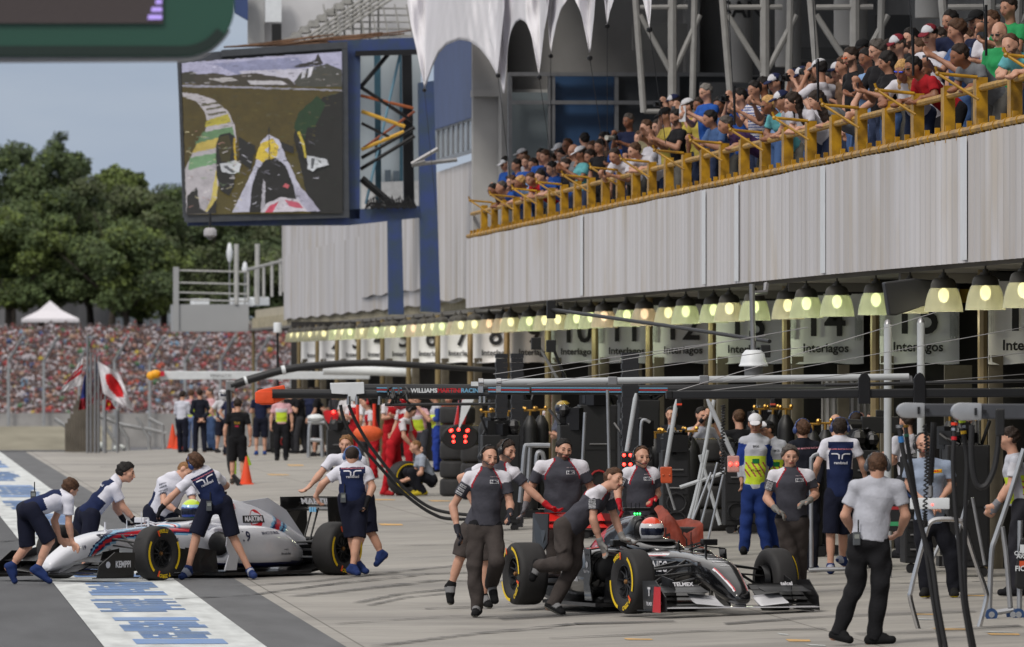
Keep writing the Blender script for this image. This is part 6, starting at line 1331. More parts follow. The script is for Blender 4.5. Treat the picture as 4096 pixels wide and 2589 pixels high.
side_txt(o['pod'][1], '19', -1.74, .50, .12, INKN); side_txt(o['pod'][1], 'BANCO DO BRASIL', -2.28, .54, .034, INKN); side_txt(o['pod'][1], 'Mercedes-Benz', -2.62, .28, .030, paint((90, 92, 100), .5)); side_txt(o['pod'][1], 'POWERED BY', -2.62, .33, .015, paint((90, 92, 100), .5))
side_txt(o['nose'], 'PETROBRAS', -.85, .47, .040, INKN); side_txt(o['nose'], '19', .62, .40, .05, INKN, sx=.9); side_txt(o['nose'], 'ORIS', .28, .535, .05, INKN); side_txt(o['eng'], '', -2.60, .70, 0, RED, poly=disc(.12), name='roundel')
side_txt(o['eng'], '', -2.55, .70, 0, M_BLK, poly=rect(.40, .09), name='roundel_band', lift=.007); side_txt(o['eng'], 'MARTINI', -2.55, .70, .06, WH, lift=.010, bold=.05); side_txt(o['eng'], '', -2.22, .86, 0, WH, poly=disc(.05), name='marker_disc', lift=.005); side_txt(o['eng'], 'E', -2.22, .86, .055, RED, lift=.009)
car_decal(car1, o['ep1'], 'KEMPPI', (.68, .84, .21), (-1, 0, 0), (0, 0, 1), .075, WH, bold=.05, sx=.8, lift=.006); car_decal(car1, o['ep1'], '', (.95, .84, .21), (-1, 0, 0), (0, 0, 1), 0, WH, poly=disc(.04), name='logo_disc', lift=.006)
car_decal(car1, o['rep1'], 'Genworth', (-4.02, .40, .58), (-1, 0, 0), (0, 0, 1), .05, WH, lift=.008); car_decal(car1, o['rep1'], 'WIHURI', (-4.02, .42, .40), (-1, 0, 0), (0, 0, 1), .05, WH, lift=.008)
put_text('lettering', 'MARTINI', (-4.00, 0, .905), (0, 1, 0), (.35, 0, 1), .075, WH, car1, bold=.04, sx=1.3, off=.03)
mb = MB()
for k, m in enumerate([lin((110, 165, 200)), 0, 0]): mb.box((-3.765, .05+.04*k, .80), (.01, .03, .06))
mb.build('wing_stripe', paint((110, 165, 200), .3, .5), car1)
pf = U(2486, 2490, 86.7); pr = U(2053, 2455, 89.95); d = pf-pr; print('wheelbase S', d.xy.length)
o2, a2 = placecar(pf, pr, -1); o2.z = gx(o2.x)+.006
LS = dict(kind='s', body=mat('gunmetal_paint', (24, 25, 28), .2, .35, var=.05, coat=.8), acc=paint((215, 215, 220), .3), fw=paint((205, 205, 210), .3, .4), flap=paint((24, 25, 28), .3), rw=paint((205, 40, 35), .35), rw2=paint((205, 40, 35), .35), rot=.5, steer=R(4))
car2, o = racing_car('dark grey racing car with white front wing and red rear wing being pushed', o2, a2, LS)
def top_txt(t, x, z, sz, **k): return car_decal(car2, o['nose'], t, (x, 0, z), (0, 1, 0), (-1, 0, .25), sz, WH, **k)
top_txt('telcel', .02, .62, .055, bold=.04); top_txt('PIRELLI', .33, .56, .040, bold=.05); top_txt('NEC', .46, .53, .045, bold=.05, sx=1.3); top_txt('unifin', .60, .50, .032, bold=.03)
def s2(ob, t, x, z, sz, m=WH, **k): return car_decal(car2, ob, t, (x, -.75, z), (1, 0, 0), (0, 0, 1), sz, m, **k)
s2(o['nose'], 'NEC', -.70, .46, .11, bold=.02, sx=1.1); s2(o['eng'], 'oerlikon', -2.3, .87, .05); s2(o['vane-1'], 'Emil Frey', -1.45, .40, .030, bold=.03); s2(o['vane-1'], '', -1.45, .47, 0, poly=disc(.035), name='crest'); s2(o['vane-1'], 'CERTINA', -1.46, .57, .02, m=M_INK) ; s2(o['pod'][-1], 'oerlikon', -2.0, .32, .07); s2(o['eng'], 'Claro', -2.75, .6, .07)
car_decal(car2, o['ep-1'], '', (.93, -.84, .17), (1, 0, 0), (0, 0, 1), 0, RED, poly=rect(.24, .26), name='red_panel', lift=.006); car_decal(car2, o['ep-1'], 'Claro', (.93, -.84, .14), (1, 0, 0), (0, 0, 1), .055, WH, lift=.010); car_decal(car2, o['ep-1'], 'TELMEX', (.66, -.84, .12), (1, 0, 0), (0, 0, 1), .034, WH, lift=.006); car_decal(car2, o['ep-1'], 'T', (.66, -.84, .24), (1, 0, 0), (0, 0, 1), .08, WH, lift=.006, bold=.08)
for s, t in ((1, 'telcel'), (-1, 'TELMEX')): put_text('lettering', t, (.88, .56*s, .315), (0, 1, 0), (-.6, 0, 1), .042, WH, car2, bold=.05, off=.012)
put_text('lettering', 'Claro', (-4.0, 0, .885), (0, 1, 0), (-.2, 0, 1), .09, WH, car2, bold=.05, off=.05)
mb = MB()
for k in range(3): mb.ball((-2.0, -.03+.03*k, .985), .009, 6)
mb.build('status_light', mat('green_led', (60, 255, 110), .4, emit=5), car2)
# drivers: seated figures, helmet above the cockpit rim
def driver(car, hel, label, yaw):
    J = dict(hd=(-1.56, 0, .82), nk=(-1.66, 0, .66), sl=(-1.68, .16, .60), sr=(-1.68, -.16, .60), el=(-1.45, .22, .42), er=(-1.45, -.22, .42), wl=(-1.2, .10, .46), wr=(-1.2, -.10, .46), hl=(-1.62, .09, .22), hr=(-1.62, -.09, .22), kl=(-1.15, .08, .38), kr=(-1.15, -.08, .38), al=(-.72, .07, .34), ar=(-.72, -.07, .34), fl=(-.66, .07, .46), fr=(-.66, -.07, .46), face=(math.cos(yaw), math.sin(yaw), -.05), hup=(-.1, 0, 1), front=(1, 0, .3))
    return person(dict(label=label, shirt=(200, 200, 205), pants=(200, 200, 205), sleeve=1.95, helmet=hel, hairstyle='bald', glove=(60, 60, 66), chestw=.14, cargo=0, hem=0), J, car.location, car.rotation_euler.z, vox=.0095)
driver(car1, [(50, 70, 150), (150, 190, 220), (190, 215, 50), (80, 170, 70)], 'driver sitting in the white car wearing a yellow and green helmet', .25)
driver(car2, [(205, 205, 208), (205, 205, 208), (225, 75, 45), (205, 205, 208)], 'driver sitting in the dark car wearing a white helmet with orange top', -.15)
# ================================================================ PEOPLE ON THE BALCONY AND ALONG THE LANE
CN_ = {'blue': (38, 82, 160), 'navy': (30, 36, 62), 'white': (198, 196, 204), 'black': (28, 27, 30), 'red': (165, 32, 40), 'teal': (96, 165, 172), 'grey': (112, 114, 118), 'purple': (66, 44, 80), 'green': (44, 140, 84), 'denim': (70, 96, 140), 'light blue': (125, 155, 195), 'pink': (200, 150, 158), 'brown': (96, 74, 58), 'yellow': (190, 170, 80), 'khaki': (120, 112, 88)}
CAPS = {'w': (205, 205, 210), 'wn': ((200, 200, 206), (34, 40, 72)), 'wr': ((200, 200, 206), (120, 40, 50)), 'k': (28, 28, 30), 'n': (30, 36, 66)}
CAPN = {'w': 'white cap', 'wn': 'white and navy cap', 'wr': 'white and red cap', 'k': 'black cap', 'n': 'navy cap'}
HN = {'black': 'black hair', 'dark': 'dark hair', 'brown': 'brown hair', 'light': 'light brown hair', 'blond': 'blond hair', 'grey': 'grey hair', 'greydark': 'greying hair'}
def local_pose(h, a, arms, ty=0.0, tz=-.35, rail_x=.34, rail_z=1.06, rr=random):
    k = h; pel = np.array([0, 0, .93*k]); d = np.array([math.sin(a), 0, math.cos(a)]); nk = pel + .52*k*d; hd = nk + .20*k*np.array([math.sin(a*.7+.15), ty*.15, math.cos(a*.7+.15)])
    if arms == 'rail': pel = pel + np.array([-.08*math.sin(a), 0, 0])
    J = dict(hd=hd, nk=nk, face=np.array([1, ty, tz]), front=np.array([1, 0, -.3]))
    for s, sg in (('l', 1), ('r', -1)):
        sh = nk + np.array([.0, .18*sg*k, 0]) - d*.045; J['s'+s] = sh; J['h'+s] = pel + np.array([0, .095*sg, 0])
        if arms == 'rail': w = np.array([rail_x+.06+rr.uniform(-.04, .05), sg*rr.uniform(.02, .14), rail_z+.03]); e = np.array([min(rail_x-.02, (sh[0]+w[0])/2+.05), sg*.24, (rail_z+.06)*.65 + sh[2]*.35-.07])
        elif arms == 'cam': w = hd + np.array([.17, .065*sg, -.06]); e = sh + np.array([.13, .20*sg, -.19])
        elif arms == 'phone': w = nk + np.array([.38, .06*sg, -.10+rr.uniform(-.10, .04)]); e = sh + np.array([.12, .07*sg, -.24])
        elif arms == 'hips': w = pel + np.array([.02, .22*sg, .05]); e = sh + np.array([-.08, .17*sg, -.24])
        elif arms == 'fold': w = nk + np.array([.20, -.08*sg, -.26]); e = sh + np.array([.05, .06*sg, -.27])
        elif arms == 'back': w = pel + np.array([-.16, .03*sg, -.0]); e = sh + np.array([-.08, .08*sg, -.27])
        elif arms == 'reach': w = sh + np.array([.20, -.02*sg, -.47]); e = sh + np.array([.05, .05*sg, -.27])
        else: w = pel + np.array([.04, .27*sg, -.02]); e = sh + np.array([-.01, .08*sg, -.28])
        J['e'+s] = e; J['w'+s] = w
        if arms == 'rail': J['t'+s] = w + np.array([.12, -.02*sg, -.10])
        st = .12*(1 if s == 'l' else -1)*rr.choice((0, .6, 1)); J['k'+s] = np.array([.03+st*.5, .11*sg, .49*k]); J['a'+s] = np.array([-.02+st, .11*sg, .09]); J['f'+s] = np.array([.15+st, .13*sg, .035])
    return J
def world_pt(loc, rz, p): c, s = math.cos(rz), math.sin(rz); return Vector((loc[0] + c*p[0]-s*p[1], loc[1] + s*p[0]+c*p[1], loc[2]+p[2]))
def held(kind, p, rz, label, sc=1):
    if kind == 'phone' or kind == 'tablet':
        t = empty('tablet' if kind == 'tablet' else 'phone', p, rz, label, kind); w, h = (.19, .25) if kind == 'tablet' else (.075, .14)
        mb = MB(); mb.box((0, 0, 0), (.010, w, h) if kind == 'tablet' else (.010, h, w)); mb.build('case', mat(kind+'_case', (200, 200, 204) if kind == 'tablet' or sc > 1 else (30, 30, 34), .3), t, bevel=.003)
        mb = MB(); mb.box((-.0065, 0, 0), (.002, w*.86, h*.86) if kind == 'tablet' else (.002, h*.8, w*.86)); mb.build('display', mat('display_glass', (25, 30, 40), .1), t)
    else:
        t = empty('camera', p, rz, label, 'camera'); mb = MB(); mb.box((0, 0, 0), (.07, .13, .09)); mb.box((0, 0, .055), (.05, .05, .03)); mb.build('camera_body', M_BLK, t, bevel=.008)
        L = .20 if kind == 'bigcam' else .07; mb = MB(); mb.lathe([(.036, .03), (.038, .03+L*.5), (.045, .03+L), (.03, .03+L), (.0, .02+L)], (0, 0, 0), 'X', 16); mb.build('lens', M_BLK if kind != 'bigcam' else mat('lens_grey', (170, 168, 160), .5), t, smooth=True)
    return t
FZ = 4.75
def bal(zx, zy, view, row, shirt, hair='dark', cap=None, arms='rail', yaw=None, **kw):
    x0, sc = (1850, 1.5217) if view == 3 else (2900, 1.5217)
    return dict(px=x0+zx/sc, py=zy/sc, row=row, shirt=shirt, hair=hair, cap=cap, arms=arms, yaw=yaw, kw=kw)
BL = [bal(205, 1020, 3, 1, 'navy', 'black', 'w', glasses='dark'), bal(262, 990, 3, 1, 'blue', 'black'), bal(185, 1150, 3, 0, 'brown', 'black', glasses='dark', skin=2), bal(235, 1135, 3, 0, 'blue', 'greydark', hairstyle='receding'), bal(300, 1100, 3, 0, 'blue', 'brown', beard=1), bal(362, 945, 3, 2, 'white', 'brown', 'w'),
      bal(388, 985, 3, 1, 'blue', 'brown', arms='cam'), bal(350, 1115, 3, 0, 'light blue', 'blond'), bal(478, 945, 3, 1, 'blue', 'black'), bal(415, 1105, 3, 0, 'red', 'brown'), bal(472, 1105, 3, 0, 'blue', 'black'), bal(545, 985, 3, 2, 'brown', 'dark'), bal(545, 1030, 3, 1, 'blue', 'black', glasses='thin'),
      bal(588, 915, 3, 2, 'white', 'dark', 'w'), bal(605, 955, 3, 2, 'navy', 'black'), bal(628, 1010, 3, 1, 'black', 'dark', beard=1), bal(638, 885, 3, 2, 'grey', 'brown', glasses='dark', hairstyle='receding'), bal(675, 930, 3, 1, 'grey', 'brown', hairstyle='bald', glasses='thin'), bal(720, 945, 3, 0, 'teal', 'dark', 'w', arms='phone'),
      bal(742, 850, 3, 2, 'black', 'black', yaw=-60), bal(790, 910, 3, 1, 'navy', 'brown', arms='cam'), bal(862, 850, 3, 2, 'brown', 'black', hairstyle='curly'), bal(925, 940, 3, 0, 'white', 'dark', arms='phone', glasses='thin'), bal(1010, 735, 3, 2, 'navy', 'greydark', arms='cam', big=1), bal(1045, 905, 3, 0, 'white', 'brown'), bal(1118, 775, 3, 2, 'khaki', 'brown'),
      bal(1135, 840, 3, 1, 'white', 'dark', arms='phone', hairstyle='bald'), bal(1235, 705, 3, 1, 'yellow', 'dark', 'k', arms='phone'), bal(1285, 625, 3, 2, 'white', 'dark', 'wn', arms='cam'), bal(1300, 725, 3, 0, 'black', 'black', arms='phone', beard=1, glasses='thin'), bal(1370, 650, 3, 2, 'yellow', 'dark', 'w', arms='cam'), bal(1480, 560, 3, 1, 'blue', 'grey', arms='tablet', build=1.2, glasses='thin'),
      bal(1505, 725, 3, 0, 'denim', 'black', arms='phone'), bal(1600, 745, 3, 0, 'purple', 'greydark', arms='rail'), bal(90, 590, 4, 1, 'blue', 'black', arms='cam', glasses='thin'), bal(180, 545, 4, 1, 'white', 'black', arms='phone', shirtkind='stripe'), bal(265, 635, 4, 0, 'teal', 'blond', arms='rail', glasses='dark'), bal(305, 505, 4, 1, 'light blue', 'black', 'wn', arms='phone'),
      bal(345, 610, 4, 0, 'white', 'black', 'wn'), bal(410, 610, 4, 0, 'white', 'dark', hairstyle='long', fem=1), bal(472, 465, 4, 1, 'white', 'dark', 'wn', arms='cam'), bal(575, 420, 4, 1, 'white', 'black', 'w', yaw=-50, arms='cam'), bal(555, 640, 4, 0, 'grey', 'dark', hairstyle='long', fem=1), bal(688, 435, 4, 2, 'navy', 'black', 'wn', arms='cam'), bal(765, 345, 4, 1, 'black', 'dark', glasses='orange', arms='down', beard=1, k=1.04), bal(838, 300, 4, 2, 'black', 'black', 'k'),
      bal(860, 360, 4, 1, 'light blue', 'black', arms='rail'), bal(925, 320, 4, 0, 'black', 'greydark', hairstyle='curly', glasses='thin', arms='rail'), bal(985, 385, 4, 0, 'black', 'black', hairstyle='bob', arms='phone', fem=1), bal(1055, 420, 4, 0, 'white', 'blond', hairstyle='long', glasses='blue', fem=1, yaw=60), bal(1050, 275, 4, 1, 'grey', 'greydark', 'wr'), bal(1145, 400, 4, 0, 'red', 'black', glasses='dark', skin=2),
      bal(1130, 230, 4, 2, 'black', 'black', beard=1), bal(1245, 215, 4, 1, 'white', 'black', 'wr'), bal(1215, 430, 4, 1, 'white', 'brown', hairstyle='short'), bal(1370, 125, 4, 2, 'navy', 'black'), bal(1410, 195, 4, 1, 'denim', 'brown', hairstyle='curly', arms='phone', build=1.12), bal(1425, 325, 4, 0, 'grey', 'dark', build=1.1), bal(1670, 215, 4, 1, 'green', 'dark', hairstyle='bald', glasses='dark'),
      bal(1735, 260, 4, 0, 'teal', 'brown', hairstyle='receding', beard=1, build=1.1), bal(1725, 45, 4, 2, 'green', 'dark', arms='phone'), bal(1565, 215, 4, 2, 'blue', 'black')]
for zx, zy, vw, sh, hr_, cp in [(330, 1010, 3, 'blue', 'black', None), (430, 1010, 3, 'light blue', 'dark', None), (505, 960, 3, 'navy', 'brown', None), (660, 985, 3, 'brown', 'black', None), (775, 960, 3, 'white', 'dark', None), (835, 900, 3, 'black', 'black', None), (960, 850, 3, 'blue', 'brown', None), (1080, 850, 3, 'grey', 'brown', None), (1190, 780, 3, 'white', 'dark', None), (1440, 640, 3, 'yellow', 'dark', None), (1560, 640, 3, 'denim', 'black', None),
      (60, 640, 4, 'purple', 'dark', None), (140, 600, 4, 'light blue', 'black', 'n'), (230, 520, 4, 'black', 'black', None), (420, 480, 4, 'black', 'dark', 'n'), (520, 520, 4, 'blue', 'brown', None), (640, 500, 4, 'black', 'black', None), (720, 400, 4, 'brown', 'brown', None), (800, 430, 4, 'navy', 'black', None), (1000, 300, 4, 'white', 'dark', None), (1090, 300, 4, 'denim', 'black', None), (1180, 300, 4, 'light blue', 'brown', None), (1310, 230, 4, 'white', 'dark', None), (1340, 300, 4, 'grey', 'black', None), (1480, 250, 4, 'black', 'brown', None), (1530, 130, 4, 'navy', 'dark', 'k'), (1620, 130, 4, 'white', 'brown', None)]: BL.append(bal(zx, zy, vw, 2 if zy < 900 or vw == 4 else 1, sh, hr_, cp, arms=random.choice(['down', 'fold'])))
BL.sort(key=lambda b: b['px']); rb_ = random.Random(21)
CHAIN = {'rail': 'leaning on the rail', 'cam': 'camera raised', 'phone': 'holding out phone', 'tablet': 'holding up a tablet', 'down': 'with arms down', 'fold': 'hands held together'}
for i, b in enumerate(BL):
    pelx = XP + [.44, .72, 1.0][b['row']]; kw = dict(b['kw']); arms = b['arms']; big = kw.pop('big', 0); k0 = kw.pop('k', 1.0)
    # lean so that the head lands at its height in the photo
    a = .35
    for _ in range(6):
        hx = pelx - .60*math.sin(a)*.9; p = UX(b['px'], b['py'], hx); hz = p.z - FZ; c = min(1, max(.45, (hz-.93-.16)/.53)); a = min(1.0, max(.04, math.acos(c)))
    k = 1.0
    if b['row'] > 0 and a > .30: a = .30; p = UX(b['px'], b['py'], pelx - .54*math.sin(a)); hz = p.z - FZ; k = max(.86, hz/1.60)
    if hz > 1.62: k = min(1.16, hz/1.62)
    if arms == 'cam' and rb_.random() < .35: arms = 'phone'
    if arms == 'rail' and b['row'] > 0: arms = rb_.choice(['down', 'fold'])
    yaw = R(b['yaw']) if b['yaw'] is not None else R(rb_.uniform(12, 50)); rz = math.pi + yaw
    J = local_pose(k*k0, a, 'cam' if arms == 'cam' else ('phone' if arms in ('phone', 'tablet') else arms), ty=rb_.uniform(-.25, .3), tz=-.30 if b['row'] < 2 else -.2, rail_x=(pelx - XP - .1)/max(.5, math.cos(yaw)), rail_z=1.03, rr=rb_)
    off = world_pt((0, 0, 0), rz, J['hd']); loc = Vector((p.x - off.x, p.y - off.y, FZ + max(0, min(.4, hz - off.z)) if b['row'] > 0 else FZ))
    loc.x = max(loc.x, XP+.36); loc.y = min(loc.y, 177.0)
    hw = ('wearing a ' + CAPN[b['cap']]) if b['cap'] else ('bald' if kw.get('hairstyle') == 'bald' else 'with ' + HN[b['hair']])
    lab = 'balcony spectator, %s top, %s, %s, %s from left' % (b['shirt'], hw.replace('wearing a ', ''), CHAIN[arms], ordn(i+1))
    s = dict(headk=1.10, shirt=CN_[b['shirt']], pants=rb_.choice([CN_['denim'], (40, 48, 70), CN_['black'], (52, 62, 88), (90, 88, 84)]), hair=b['hair'], label=lab, group='spectators along the balcony rail', sleeve=rb_.choice([.62, .62, .62, .55]), skin=rb_.choice([0, 0, 1, 1, 2]), hem=-.05, build=rb_.uniform(.95, 1.1), cap=CAPS.get(b['cap']), shirt2=(60, 80, 140), cargo=0, shoe=(50, 50, 56))
    s.update(kw); person(s, J, loc, rz, vox=.0165, lod=1)
    if arms in ('cam', 'phone', 'tablet'):
        w = (J['wl']+J['wr'])/2 + np.array([.085, 0, .03]); q = world_pt(loc, rz, w); kd = 'bigcam' if big else ('tablet' if arms == 'tablet' else ('phone' if (arms == 'phone' or i % 3 == 0) else 'camera'))
        held(kd, q, rz, '%s held by the %s balcony spectator from the left' % ({'bigcam': 'large long lens camera', 'tablet': 'silver tablet', 'phone': 'small phone', 'camera': 'black camera'}[kd], ordn(i+1)), 2 if i % 2 else 1)
# ---- people along the lane further back
def lane(fx, fy, hgt, rz, arms, label, spec, a=.05, tz=-.1, ty=0, vox=.014, sit=0, group='people working along the pit lane'):
    p = GG(fx, fy); s = dict(build=1.02, cargo=0, group=group, label=label, skin=0); s.update(spec); k = hgt/1.78
    J = local_pose(k, a, arms, ty=ty, tz=tz, rr=random.Random(int(fx)))
    if sit:
        for q, sg in (('l', 1), ('r', -1)): J['k'+q] = np.array([.30, .16*sg, .45]); J['h'+q] = np.array([-.12, .1*sg, .30]); J['a'+q] = np.array([.08, .15*sg, .09]); J['f'+q] = np.array([.26, .16*sg, .035])
        pel = (J['hl']+J['hr'])/2; d = np.array([math.sin(a), 0, math.cos(a)]); dn = pel + .5*d - J['nk']
        for n in ('hd', 'nk', 'sl', 'sr', 'el', 'er', 'wl', 'wr'): J[n] = J[n] + dn
        for n in ('wl', 'wr'): J[n] = pel + np.array([.45, .1*(1 if n == 'wl' else -1), .02])
        for n in ('tl', 'tr'): J.pop(n, None)
    return person(s, J, p, R(rz), vox=vox, lod=1)
JE = (64, 84, 120); NV = (26, 28, 42); BKc = (24, 24, 28)
lane(727, 1812, 1.76, 60, 'fold', 'man in white long sleeved shirt and dark trousers beside the traffic cones', dict(shirt=(190, 192, 204), sleeve=1.9, pants=NV, hair='dark', headset=(40, 40, 44), mic=0, group='people standing at the far end of the lane'))
lane(765, 1803, 1.76, 80, 'fold', 'person in pink shirt and lime bib behind the white shirted man', dict(shirt=(196, 150, 156), shirtkind='bib', pants=(100, 120, 160), hair='brown'), a=.02)
lane(800, 1812, 1.80, 100, 'back', 'man dressed all in dark navy seen from behind in the far group', dict(shirt=(26, 28, 40), sleeve=1.9, pants=NV, hair='dark'))
lane(846, 1806, 1.80, -160, 'fold', 'person in pink shirt and jeans right of the all navy man', dict(shirt=(200, 160, 166), shirtkind='bib', pants=JE, hair='greydark'))
lane(888, 1812, 1.76, -60, 'hips', 'helmeted pit worker in white shirt with white gloves near the black overalls', dict(shirt=(198, 198, 204), shirtkind='navyback', pants=NV, shorts=1, hairstyle='bald', helmet=[(190, 190, 195), (60, 62, 66), (190, 190, 195), (190, 190, 195)], glove=(196, 196, 200)))
lane(915, 1822, 1.78, 30, 'hips', 'man in navy polo facing away behind the black overalled mechanic', dict(shirt=(36, 40, 66), pants=NV, hair='brown'))
P['L'] = lane(950, 1938, 1.84, 80, 'down', 'mechanic in black overalls with lime shin stripes dragging the hoses', dict(shirt=(24, 24, 27), sleeve=.62, pants=(24, 24, 27), shorts=1, hair='dark', shoe=(60, 54, 50), vox=.011, group=None), vox=.012)
decal(P['L'], 'TUS', 0, .62, .05, (190, 150, 60), -1); decal(P['L'], '', 0, .50, .02, (170, 30, 60), -1, bg=((170, 40, 70), (.04, .012)))
lane(1042, 1822, 1.82, 90, 'fold', 'tall mechanic in navy shirt and shorts seen from behind under the orange boom cover', dict(shirt=(28, 34, 60), pants=NV, shorts=1, shoe=(30, 60, 120), hair='dark', headset=(30, 30, 34), mic=0))
lane(1080, 1810, 1.76, 30, 'hips', 'person in dark grey clothes right of the navy shorts mechanic', dict(shirt=(60, 60, 66), pants=(70, 70, 74), hair='dark'))
lane(1126, 1843, 1.76, -95, 'down', 'steward in pink shirt and lime bib walking towards us in black trousers', dict(shirt=(205, 160, 168), shirtkind='bib', pants=(26, 26, 30), hair='brown', cap=(190, 150, 156), group=None))
lane(1205, 1815, 1.78, 160, 'fold', 'worker in black shirt by the silver trolley in the far group', dict(shirt=BKc, pants=(50, 50, 54), hair='dark'))
lane(1275, 1826, 1.82, 170, 'reach', 'mechanic in black shirt and shorts left of the red heart shaped board', dict(shirt=BKc, pants=BKc, shorts=1, shoe=(40, 40, 44), hair='dark'))
lane(1340, 1830, 1.80, 200, 'fold', 'mechanic in grey overalls behind the red heart shaped board', dict(shirt=(70, 68, 72), sleeve=1.9, pants=(60, 58, 60), hair='black'))
lane(1395, 1842, 1.80, -100, 'fold', 'worker in pale shirt behind the white boom post', dict(shirt=(190, 188, 192), pants=BKc, hair='dark'))
RDS = dict(shirt=(165, 26, 34), shirtkind='redwhite', pants=(170, 26, 36), shoe=(170, 40, 44), sole=(190, 190, 190))
P['R1'] = lane(1500, 1915, 1.78, 190, 'reach', 'red clad mechanic with red ear defenders behind the bending one', dict(RDS, hair='black', headset=(170, 30, 34), mic=0, group=None), a=.25)
P['R2'] = lane(1572, 1984, 1.84, -20, 'reach', 'mechanic in red trousers and red and white shirt bending over a tyre', dict(RDS, hair='black', headset=(40, 36, 38), mic=0, group=None), a=.50, tz=-.9, vox=.012)
lane(1640, 1905, 1.78, -150, 'reach', 'mechanic in red overall and red helmet leaning forward by the tyres', dict(RDS, hairstyle='bald', helmet=[(165, 30, 40), (175, 35, 42), (190, 60, 60), (165, 30, 40)], group=None), a=.35)
lane(1685, 1900, 1.76, -130, 'cam', 'photographer in pink shirt and lime bib pointing a camera at the red team', dict(shirt=(198, 158, 166), shirtkind='bib', pants=(60, 62, 70), hair='black', group=None), a=.2)
lane(1750, 1890, 1.82, -170, 'fold', 'marshal in blue and silver vest with a white cap by the red car', dict(shirt=(40, 62, 130), shirtkind='vest', sleeve=1.9, pants=(38, 60, 140), cap=(198, 198, 204), hair='brown', group=None))
P['Cr'] = lane(1700, 1985, 1.76, -170, 'reach', 'crouching tyre technician in pale grey shirt beside the tyre stack', dict(shirt=(150, 158, 172), pants=(26, 27, 34), shoe=(190, 170, 50), hair='light', hairstyle='buzz', group=None), a=.45, sit=1, vox=.012)
decal(P['Cr'], 'PIRELLI', 0, .84, .03, (190, 30, 30), -1, bg=((225, 190, 30), (.07, .022)), bold=.05)
lane(1800, 1880, 1.76, -120, 'fold', 'worker with dark hair standing behind the tyre stack', dict(shirt=(150, 40, 44), pants=(50, 46, 50), hair='brown', group=None))
lane(2215, 1945, 1.80, -100, 'fold', 'red suited crewman standing in the garage behind the gas bottles', dict(RDS, hair='black', cap=(160, 30, 36), group=None))
lane(2262, 2000, 1.76, -140, 'fold', 'crewman in grey shirt with a black and gold helmet behind the broad mechanic', dict(shirt=(84, 88, 102), pants=BKc, hairstyle='bald', helmet=[(28, 28, 30), (28, 28, 30), (170, 140, 60), (190, 190, 196)], group=None))
lane(2690, 2085, 1.78, -110, 'fold', 'worker in black in the shadow between the white poles', dict(shirt=BKc, pants=BKc, hair='black', group=None))
lane(2800, 2110, 1.80, -70, 'cam', 'man in pale grey shirt resting his hand on his face in front of the equipment', dict(shirt=(165, 168, 180), pants=(34, 34, 40), hair='black', glove=(28, 28, 32), group=None))
lane(3345, 2215, 1.80, 90, 'fold', 'bald headed man left of the tall mechanic at the shutter', dict(shirt=(40, 44, 60), pants=NV, hairstyle='bald', group=None))
P['TV'] = lane(3510, 2185, 1.82, 200, 'cam', 'television cameraman in grey shirt shouldering a large black camera', dict(shirt=(96, 98, 104), pants=BKc, hair='dark', headset=(26, 26, 30), mic=0, group=None))
lane(3640, 2235, 1.86, 120, 'fold', 'mechanic in white lettered shirt turned away behind the second white pole', dict(shirt=(190, 190, 200), pants=(40, 40, 46), hair='dark', group=None))
lane(4085, 2385, 1.80, 175, 'reach', 'marshal in white vest with grey gloves cut off by the right edge', dict(shirt=(190, 190, 198), shirtkind='vest', pants=(40, 40, 46), glove=(120, 120, 126), hair='dark', group=None), vox=.011, a=.15)
# ================================================================ BOOMS, HOSES, POSTS AND PIT EQUIPMENT
def thing(name, loc, label, cat, group=None): return empty(name, loc, 0, label, cat, group)
def rel(t, pts): o = Vector(t.location); return [Vector(p) - o for p in pts]
def tpart(t, name, pts, r, m, n=10, smooth=True): b = MB(); b.tube(rel(t, pts), r, n); return b.build(name, m, t, smooth=smooth)
def curve(pts, n=8):
    S = catm([tuple(p) for p in pts], n); return [Vector(p) for p in S]
M_BOOM = mat('boom_black', (30, 31, 34), .45, .1, var=.06); M_FLO = mat('orange_cover', (225, 80, 35), .7, var=.15, vs=3, bump=.6, bs=9); M_POLE = mat('white_pole', (176, 180, 184), .45, var=.06)
# curved boom of the red team
Y = 182; pts = curve([UD(x, y, Y + (x-540)*.0) for x, y in [(542, 908), (600, 889), (680, 868), (780, 857), (880, 854), (980, 859), (1080, 866), (1180, 872)]], 5)
t = thing('boom', pts[0], 'curved black boom with white bands reaching in from the red team garage', 'boom'); n = len(pts); tpart(t, 'boom_tube', pts, [.095 - .04*i/n for i in range(n)], M_BOOM, 12)
for i in (3, 9): tpart(t, 'band', [pts[i], pts[i+1].lerp(pts[i], .5)], .102, M_WHT, 12)
b = MB(); p = pts[0]-Vector(t.location); b.box(p, (.2, .16, .24)); b.box(p + Vector((0, 0, -.22)), (.07, .1, .25)); b.build('boom_end', M_ALU, t, bevel=.03)
put_text('lettering', '@InsideFerrari', UD(693, 884, Y-.115)-Vector(t.location), (1, 0, .19), (-.19, 0, 1), .085, M_WHT, t)
